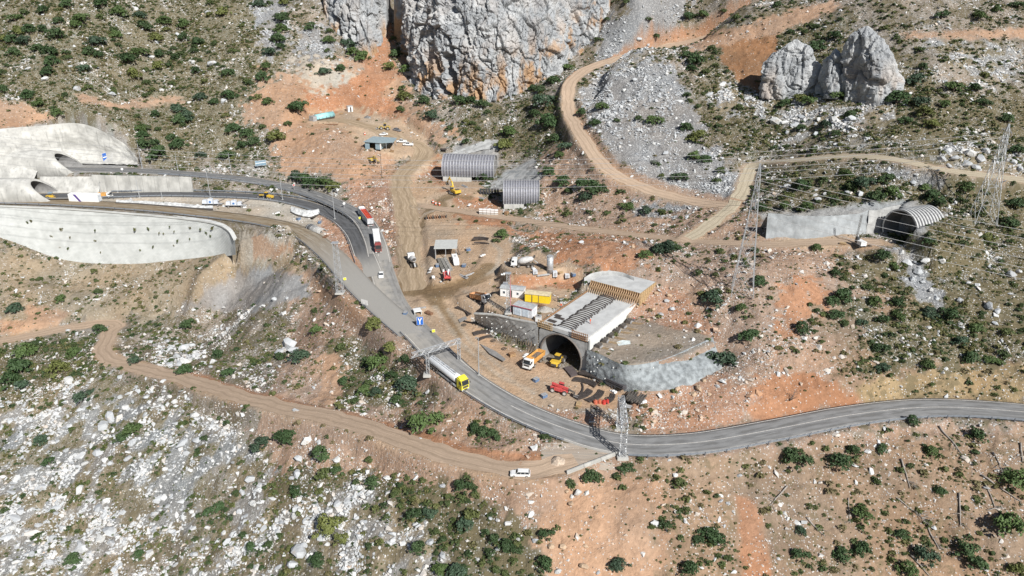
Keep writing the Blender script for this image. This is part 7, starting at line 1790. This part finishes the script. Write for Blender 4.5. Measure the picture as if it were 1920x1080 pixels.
SH = [(125,8,26),(82,20,24),(190,7,30),(226,24,36),(47,22,18),(30,35,22),(110,40,22),(152,35,30),(145,46,26),(188,32,20),(264,28,24),(311,40,28),(346,47,26),(394,4,18),(394,27,20),(420,24,26),(81,55,22),(35,60,26),(58,57,24),(108,68,32),(215,55,20),(218,66,22),(272,50,28),(314,55,18),(180,80,30),(222,85,16),(10,72,22),(25,75,28),(45,78,30),(72,90,28),(95,97,30),(100,117,30),(90,134,28),(26,97,24),(122,97,20),(170,98,26),(185,102,22),(240,108,34),(265,97,32),(300,100,24),(330,108,22),(292,72,26),(345,70,24),(370,80,24),(365,95,20),(435,95,18),(250,140,34),(297,124,24),(318,122,18),(368,132,22),(383,152,18),(427,138,28),(464,152,20),(160,130,22),(275,155,18),(165,163,20),(122,177,16),(212,167,16),(5,168,24),(55,180,24),(75,195,22),(107,214,24),(377,180,26),(428,178,32),(403,190,22),(332,203,28),(293,216,22),(258,218,16),(340,225,30),(268,240,26),(268,255,24),(298,290,42),(280,270,34),(335,270,34),(323,258,24),(350,222,30),(440,242,30),(462,250,34),(477,268,24),(455,272,22),(377,290,22),(426,292,24),
(487,8,24),(505,5,18),(535,5,24),(527,35,30),(528,55,32),(520,75,30),(527,88,22),(508,100,26),(500,124,22),(493,146,30),(583,52,22),(618,58,18),(617,75,22),(655,85,28),(664,98,34),(680,108,28),(615,95,16),(582,123,16),(607,135,26),(640,130,24),(732,127,24),(742,102,26),(763,130,28),(504,191,22),(558,202,34),(540,232,18),(517,258,32),(483,182,20),(757,182,32),(756,165,18),(750,205,20),(793,188,26),(808,217,34),(862,190,30),(880,188,26),(905,195,28),(873,228,16),(842,240,18),(853,10,20),(855,105,22),(812,145,20),(930,18,20),(875,265,20),(955,245,30),(945,270,30),(570,338,34),(592,345,36),(612,345,34),(627,352,26),(555,330,26),
(1028,18,16),(1175,4,18),(1215,35,16),(1288,32,22),(1318,27,24),(1300,30,18),(1357,20,16),(1380,33,20),(1120,74,16),(1230,68,18),(1138,36,16),(965,92,14),(1065,127,22),(1037,150,30),(1000,165,22),(1015,168,22),(1020,190,44),(1002,212,28),(1027,230,40),(1040,260,26),(1128,200,26),(1090,210,22),(1113,232,24),(1155,225,16),(1197,222,20),(1228,228,26),(1287,240,30),(1307,258,34),(1287,103,24),(1302,115,34),(1296,128,22),(1335,90,20),(1322,135,20),(1287,177,20),(1292,188,16),(1347,220,18),(1345,235,18),(1385,200,20),
(1459,8,22),(1530,90,28),(1565,70,28),(1575,36,16),(1765,30,24),(1835,30,26),(1868,18,24),(1905,10,22),(1658,53,20),(1727,127,22),(1715,150,36),(1787,163,36),(1827,165,26),(1680,70,18),(1570,180,28),(1515,190,26),(1500,185,28),(1470,195,26),(1680,187,40),(1725,190,36),(1732,210,34),(1770,195,26),(1843,192,24),(1885,223,28),(1697,225,26),(1745,232,28),(1595,215,24),(1545,235,24),
(1060,276,24),(1050,290,24),(1027,322,30),(1055,342,32),(1065,358,20),(1100,345,40),(1120,355,34),(1095,372,30),(1003,366,26),(905,332,24),(1064,400,22),(1104,397,18),(1137,398,18),(1176,388,28),(1165,358,18),(1210,395,24),(1240,397,20),(1273,334,30),(1300,295,28),(1320,300,24),(1344,338,20),(1350,318,22),(1228,305,22),(1240,330,16),(1252,464,40),(1235,468,30),(1270,465,24),(1210,478,26),(1425,388,26),(1422,354,18),(1350,470,22),(1415,468,20),(942,440,26),(930,450,18),
(1500,240,24),(1565,250,24),(1524,280,20),(1585,325,26),(1615,345,36),(1660,335,34),(1670,358,40),(1640,370,30),(1745,365,40),(1762,380,30),(1735,350,24),(1812,352,24),(1905,280,30),(1500,345,36),(1470,385,28),(1510,390,28),(1655,480,34),(1850,450,30),(1890,415,36),(1905,380,30),(1740,455,24),(1530,465,24),
(177,508,18),(30,576,32),(115,560,24),(184,546,20),(50,655,44),(40,690,46),(110,690,40),(140,660,30),(20,712,40),(85,655,16),(120,640,18),(45,722,30),(160,740,30),(350,608,28),(430,697,26),(255,677,24),(345,695,26),(410,665,24),(190,615,24),
(700,608,30),(592,620,26),(560,665,38),(525,668,24),(638,650,22),(733,650,26),(713,678,40),(760,672,26),(685,680,22),(765,720,50),(735,705,24),(645,715,24),(683,730,28),(705,733,24),(745,748,26),
(1350,676,48),(1405,627,40),(1337,560,44),(1315,550,20),(1422,527,28),(1308,510,20),(1390,577,26),(1345,545,20),(1565,512,28),(1588,513,16),(1628,536,22),(1580,555,36),(1560,566,24),(1640,567,30),(1683,567,26),(1567,593,30),(1583,605,22),(1614,605,24),(1653,600,26),(1680,593,26),(1502,617,34),(1531,582,18),(1520,600,16),(1650,652,34),(1655,688,24),(1735,685,26),(1820,673,30),(1860,675,28),(1740,585,34),(1780,590,34),(1830,615,28),(1800,640,30),(1673,497,24),
(250,805,34),(230,820,26),(92,865,24),(80,825,24),(10,955,20),(405,955,32),(260,1040,26),(385,820,20),(370,850,20),(165,1018,14),(140,1050,30),(470,1025,30),
(490,835,34),(535,818,42),(602,850,42),(633,880,24),(668,902,20),(692,860,18),(700,905,24),(742,925,22),(555,920,28),(600,920,22),(615,990,54),(640,1010,30),(597,1050,36),(725,970,22),(775,965,40),(805,965,28),(838,942,18),(870,910,36),(875,980,34),(928,1010,26),(786,1025,32),(693,1023,22),(825,1065,28),(860,1072,40),(800,790,50),(905,810,34),(890,803,26),(928,815,28),(950,1020,28),
(1110,895,38),(1068,905,22),(1175,877,28),(1155,890,18),(1200,860,18),(1025,1000,26),(1020,1055,36),(965,1030,30),(1245,985,28),(1287,955,20),(1330,1000,38),(1350,1010,30),(1310,1012,26),(1160,1055,40),(1290,1065,40),(1365,1045,20),
(1493,858,46),(1570,865,44),(1600,845,30),(1652,840,26),(1710,787,28),(1745,848,32),(1832,815,34),(1760,920,24),(1615,963,36),(1500,992,24),(1500,1040,30),(1580,1040,40),(1612,1028,36),(1690,1000,24),(1735,1040,40),(1700,1065,36),(1810,1030,40),(1832,1058,36),(1890,985,60),(1905,895,56),(1900,1068,30)]
def lobes_of(seed):
    r = random.Random(seed); out = [(0, 0, .55, .62)]
    for k in range(r.randint(5, 8)):
        a = r.uniform(0, 6.28); d = r.uniform(.3, .68); out.append((d * math.cos(a), d * math.sin(a), r.uniform(.3, .85) * (1.15 - .4 * d), r.uniform(.22, .46)))
    for k in range(4):
        a = r.uniform(0, 6.28); out.append((.85 * math.cos(a), .85 * math.sin(a), r.uniform(.15, .4), r.uniform(.14, .24)))
    return out
CROWN = [leaf_cloud('crown', lobes_of(300 + i), 620, .115, 320 + i, LEAF_O, .85) for i in range(9)]
def trunk_me(seed):
    r = random.Random(seed); mb = MB().tube([(0, 0, -.3), (.02, .02, .15), (.05, 0, .45)], [.09, .07, .045], 6)
    for k in range(4): a = r.uniform(0, 6.28); mb.tube([(.02, .02, .12 + .08 * k), (.25 * math.cos(a), .25 * math.sin(a), .4 + .05 * k), (.5 * math.cos(a), .5 * math.sin(a), .62 + .06 * k)], [.045, .03, .012], 5)
    return mb.mesh('trunk', BARK)
TRUNK = [trunk_me(i) for i in range(3)]
SH.sort(key=lambda s_: -s_[2] / ppm(P(s_[0], s_[1])) * ppm(P(s_[0], s_[1])))
hues = (('dark green', (.044, .078, .032)), ('dark green', (.052, .086, .036)), ('mid-green', (.075, .115, .040)), ('olive', (.125, .140, .046)), ('blue-green', (.050, .082, .052)))
rs_ = random.Random(5); picks = []
for (x, y, w) in SH: picks.append((x, y, w, rs_.choices(range(5), (5, 4, 3, 1.3, 2))[0]))
mainS, restS = picks[:300], picks[300:]
labs = relabel([(x, y, ('large' if w >= 34 else 'small' if w < 22 else 'mid-sized') + ' ' + hues[h][0]) for (x, y, w, h) in mainS], 'shrub')
for (x, y, w, h), lab in zip(mainS, labs):
    A = P(x, y + .22 * w); s_ = .5 * w / ppm(A) * 1.16
    o = thing('shrub', lab, 'shrub', A, rs_.uniform(0, 6.28), 'evergreen shrubs on the slopes'); o.scale = (s_ * rs_.uniform(.85, 1.25), s_ * rs_.uniform(.8, 1.1), s_ * rs_.uniform(.75, 1.1))
    c = link('crown', rs_.choice(CROWN), o); k = rs_.uniform(.85, 1.2); c.color = (*(q * k for q in hues[h][1]), 1)
    link('trunk', rs_.choice(TRUNK), o)
# lesser bushes beyond those, and everywhere the slope is bushy
SMALLB = [leaf_cloud('bush', lobes_of(400 + i), 260, .17, 420 + i, LEAF_I, .85) for i in range(5)]
bx, by, bz, bs = [], [], [], []
for (x, y, w, h) in restS: A = P(x, y + .22 * w); bx.append(A.x); by.append(A.y); bz.append(A.z); bs.append(.5 * w / ppm(A))
dB = (PAR[..., 1] * CLEAR) ** 1.5 * (.05 + .95 * sstep(0, .5, fbm(GX / 16, GY / 16, seed=111, octv=3)))
x_, y_, z_ = sample(80000, np.clip(dB * .30 + (kind_w('green') * .22 + kind_w('brush') * .15) * CLEAR * sstep(-.2, .35, fbm(GX / 9, GY / 9, seed=131, octv=3)) + kind_w('karst') * CLEAR * .025 * (1 - msk), 0, 1)); n_ = len(x_)
bx = np.r_[bx, x_]; by = np.r_[by, y_]; bz = np.r_[bz, z_]; bs = np.r_[bs, np.minimum(.5 + .5 * rng.pareto(2.8, n_), 2.3)]; nb = len(bx)
gn_scatter('small_bushes', np.stack([bx, by, bz - .05], -1), np.stack([bs, bs, bs * rng.uniform(.75, 1, nb)], -1), np.stack([0 * bs, 0 * bs, rng.uniform(0, 6.28, nb)], -1), rng.integers(0, 5, nb), np.clip(rng.beta(1.2, 3.6, nb) * .7, 0, 1), SMALLB, 'small green bushes dotted over all the slopes', 'bushes')
# scrub growing out of the tall retaining wall
wpx = [(57, 415), (115, 431), (50, 418), (133, 445), (180, 432), (178, 453), (96, 445), (114, 466), (130, 466), (190, 473), (262, 469), (335, 452), (325, 461), (318, 425), (356, 428), (300, 437), (306, 438), (276, 430), (377, 430), (385, 438), (393, 443), (400, 428), (355, 448), (289, 463), (328, 434), (254, 430)]
Tw, Fw = crv(np.array([tuple(p) for p in wall_top]), np.linspace(0, 1, 400)), crv(np.array([tuple(p) for p in wall_foot]), np.linspace(0, 1, 400))
wp = []
for (x, y) in wpx:
    i = int(np.argmin(abs(proj(Tw[:, 0], Tw[:, 1], Tw[:, 2])[0] - x))); q = Wy(x, y, Tw[i, 1] - .9); wp.append((q.x, q.y - .2, q.z))
nw = len(wp); gn_scatter('wall_tufts', np.array(wp), np.repeat(rng.uniform(.5, 1.1, (nw, 1)), 3, 1), np.stack([np.full(nw, 1.2), np.zeros(nw), rng.uniform(0, 6, nw)], -1), rng.integers(0, 4, nw), rng.uniform(.2, .8, nw), SCRUB, 'dry tufts growing from the tall retaining wall', 'tufts')
# boulders: those one can pick out
BO = [(255,18,15),(390,24,12),(283,108,15),(295,80,14),(398,121,22),(362,118,16),(85,150,20),(53,130,12),(145,168,16),(303,170,12),(210,178,16),(420,191,15),(355,193,12),(334,65,12),(243,64,12),(198,78,10),(270,135,10),
(562,1035,38),(550,1060,26),(572,1025,20),(558,955,28),(552,968,20),(632,945,20),(726,898,18),(829,912,18),(805,1018,22),(925,1038,24),(935,1030,14),(830,1043,18),(895,1050,14),(920,972,16),(933,976,14),(680,980,14),(672,985,10),(632,863,18),(575,830,24),(560,862,20),(557,890,22),(548,897,16),(608,935,12),(648,968,9),(652,1020,12),(614,1022,14),(690,885,14),(783,1070,12),(680,1045,12),(715,1005,14),
(1084,925,20),(1062,922,14),(1100,925,14),(1072,931,12),(1231,985,26),(1117,952,10),(1056,1026,18),(1098,1026,13),(1095,1063,22),(1003,1015,16),(995,965,18),(995,942,16),(1034,1025,14),(1386,892,12),(1358,987,10),(1046,1072,16),(1070,945,16),(1122,1075,12),(972,1012,12),(985,990,10),(1375,960,10),(1365,945,12),(1352,940,12),
(541,650,42),(528,660,30),(552,658,28),(515,563,14),(538,560,12),(490,575,9),(590,600,10),(525,688,9),(650,683,12),(668,667,10),(543,723,10),(555,770,16),(588,728,10),
(1590,240,16),(1562,228,24),(1597,225,22),(1548,230,20),(1470,232,22),(1490,235,18),(1505,245,16),(1530,252,16),(1617,244,14),(1712,345,18),(1560,252,14),(1475,250,14),(1455,230,26),(1535,225,14),
(1820,290,32),(1838,300,30),(1805,285,22),(1790,298,26),(1775,285,20),(1830,315,20),(1765,300,18),(1848,285,18),(1812,308,22),(1780,312,16),(1900,305,18),(1912,318,18),(1890,300,14),(1868,305,12),(1732,262,10),(1700,265,10),
(1535,375,18),(1548,365,12),(1515,345,14),(1475,350,18),(1530,357,10),(1500,335,9),(1588,362,14),(1613,365,22),(1510,388,12),(1480,340,10),(1555,340,10),
(1493,533,10),(1700,495,22),(1690,475,18),(1720,510,20),(1710,525,18),(1730,530,16),(1745,545,16),(1755,560,14),(1740,560,12),(1735,490,20),(1765,490,18),(1800,565,16),(1855,577,26),(1870,585,20),(1865,607,14),(1742,615,12),(1760,622,10),(1692,635,8),(1702,648,9),(1745,665,9),(1878,640,10),(1855,655,10),(1910,510,16),(1895,515,20),(1815,622,10),
(1310,730,20),(1300,740,14),(1285,715,14),(1320,715,12),(1345,725,12),(1330,740,10),(1225,770,16),(1260,745,12),(1270,730,14),(1245,720,14),(1230,550,12),(1250,565,16),(1260,580,14),(1240,590,12),(1225,580,10),(1215,600,10),(1195,575,10),(1210,565,10),(1255,555,14),
(130,715,22),(145,720,14),(30,727,10),(45,733,12),(400,680,20),(395,688,10),(345,655,24),(330,670,22),(350,680,26),(335,685,20),(360,648,16),(320,655,18),(365,662,16),(375,632,12),(315,640,14),(128,620,9),(256,529,8),(240,740,12),(260,735,14),(275,745,16),(250,755,14),(285,735,12),(300,750,16),(320,745,14),(330,755,16),(225,745,12),
(210,785,34),(195,800,26),(185,850,22),(100,830,20),(125,845,16),(160,870,18),(60,890,18),(30,900,16),(120,875,16),(80,915,22),(150,920,24),(110,935,18),(40,960,20),(20,990,24),(75,985,20),(100,1010,20),(185,955,26),(200,940,20),(205,1000,32),(190,1010,24),(185,1015,20),(210,1020,20),(150,1020,16),(60,1040,20),(95,1055,20),(30,1055,18),(280,1040,22),(270,895,14),(250,830,22),(240,860,16),(210,870,16),(290,965,18),(315,950,14),(290,990,14),(360,960,12),(330,1000,12),(390,990,14),(365,1040,18),(380,1030,12),(420,1000,16),(445,1035,18),(450,960,16),(470,900,26),(455,925,20),(460,980,16),(475,945,18),(310,880,14),(320,830,14),(365,780,20),(340,800,12),(130,800,16),(60,770,18),(90,780,16),(20,790,14),(150,770,14),(235,765,20),(215,1070,18),(410,1060,14),(330,1060,14),(480,1065,18),
(895,190,12),(835,168,14),(1198,74,14),(1215,85,10),(1145,180,14),(1170,170,12),(1190,150,12),(1210,165,12),(1180,190,10),(1230,190,12),(1225,270,10),(1260,215,10),(1250,140,10),(1090,455,14),(1185,465,14),(1210,455,12),(1230,460,10)]
BMESH = [hull_rock('boulder', 26, 700 + i, ROCK_O, 1, random.uniform(.65, .95), random.uniform(.5, .75)) for i in range(12)]
BO = BO[:300] if len(BO) > 300 else BO
labs = []; items = []
for (x, y, w) in BO:
    A = P(x, y); redd = float(bil(gx, gy, redw, np.array([A.x]), np.array([A.y]))[0]); items.append((x, y, w, A, 'rust-stained' if redd > .55 and rs_.random() < .5 else 'pale grey' if rs_.random() < .6 else 'white'))
labs = relabel([(x, y, ('large' if w >= 22 else 'small' if w < 13 else 'mid-sized') + ' ' + c) for (x, y, w, A, c) in items], 'limestone boulder')
bc = {'rust-stained': (.50, .37, .26), 'pale grey': (.47, .485, .50), 'white': (.60, .60, .59)}
for (x, y, w, A, c), lab in zip(items, labs):
    s_ = .5 * w / ppm(A)
    o = link('boulder', rs_.choice(BMESH), None, A + Vector((0, 0, s_ * .18)), rs_.uniform(0, 6.28)); o.scale = (s_, s_ * rs_.uniform(.75, 1.1), s_ * rs_.uniform(.75, 1.05)); o.rotation_euler[0] = rs_.uniform(-.35, .35); o.rotation_euler[1] = rs_.uniform(-.35, .35)
    k = rs_.uniform(.88, 1.12); o.color = (*(q * k for q in bc[c]), 1); tag(o, lab, 'boulder', 'limestone boulders on the slopes')
print('shrubs', len(SH), 'boulders', len(BO), 'bushes', nb)
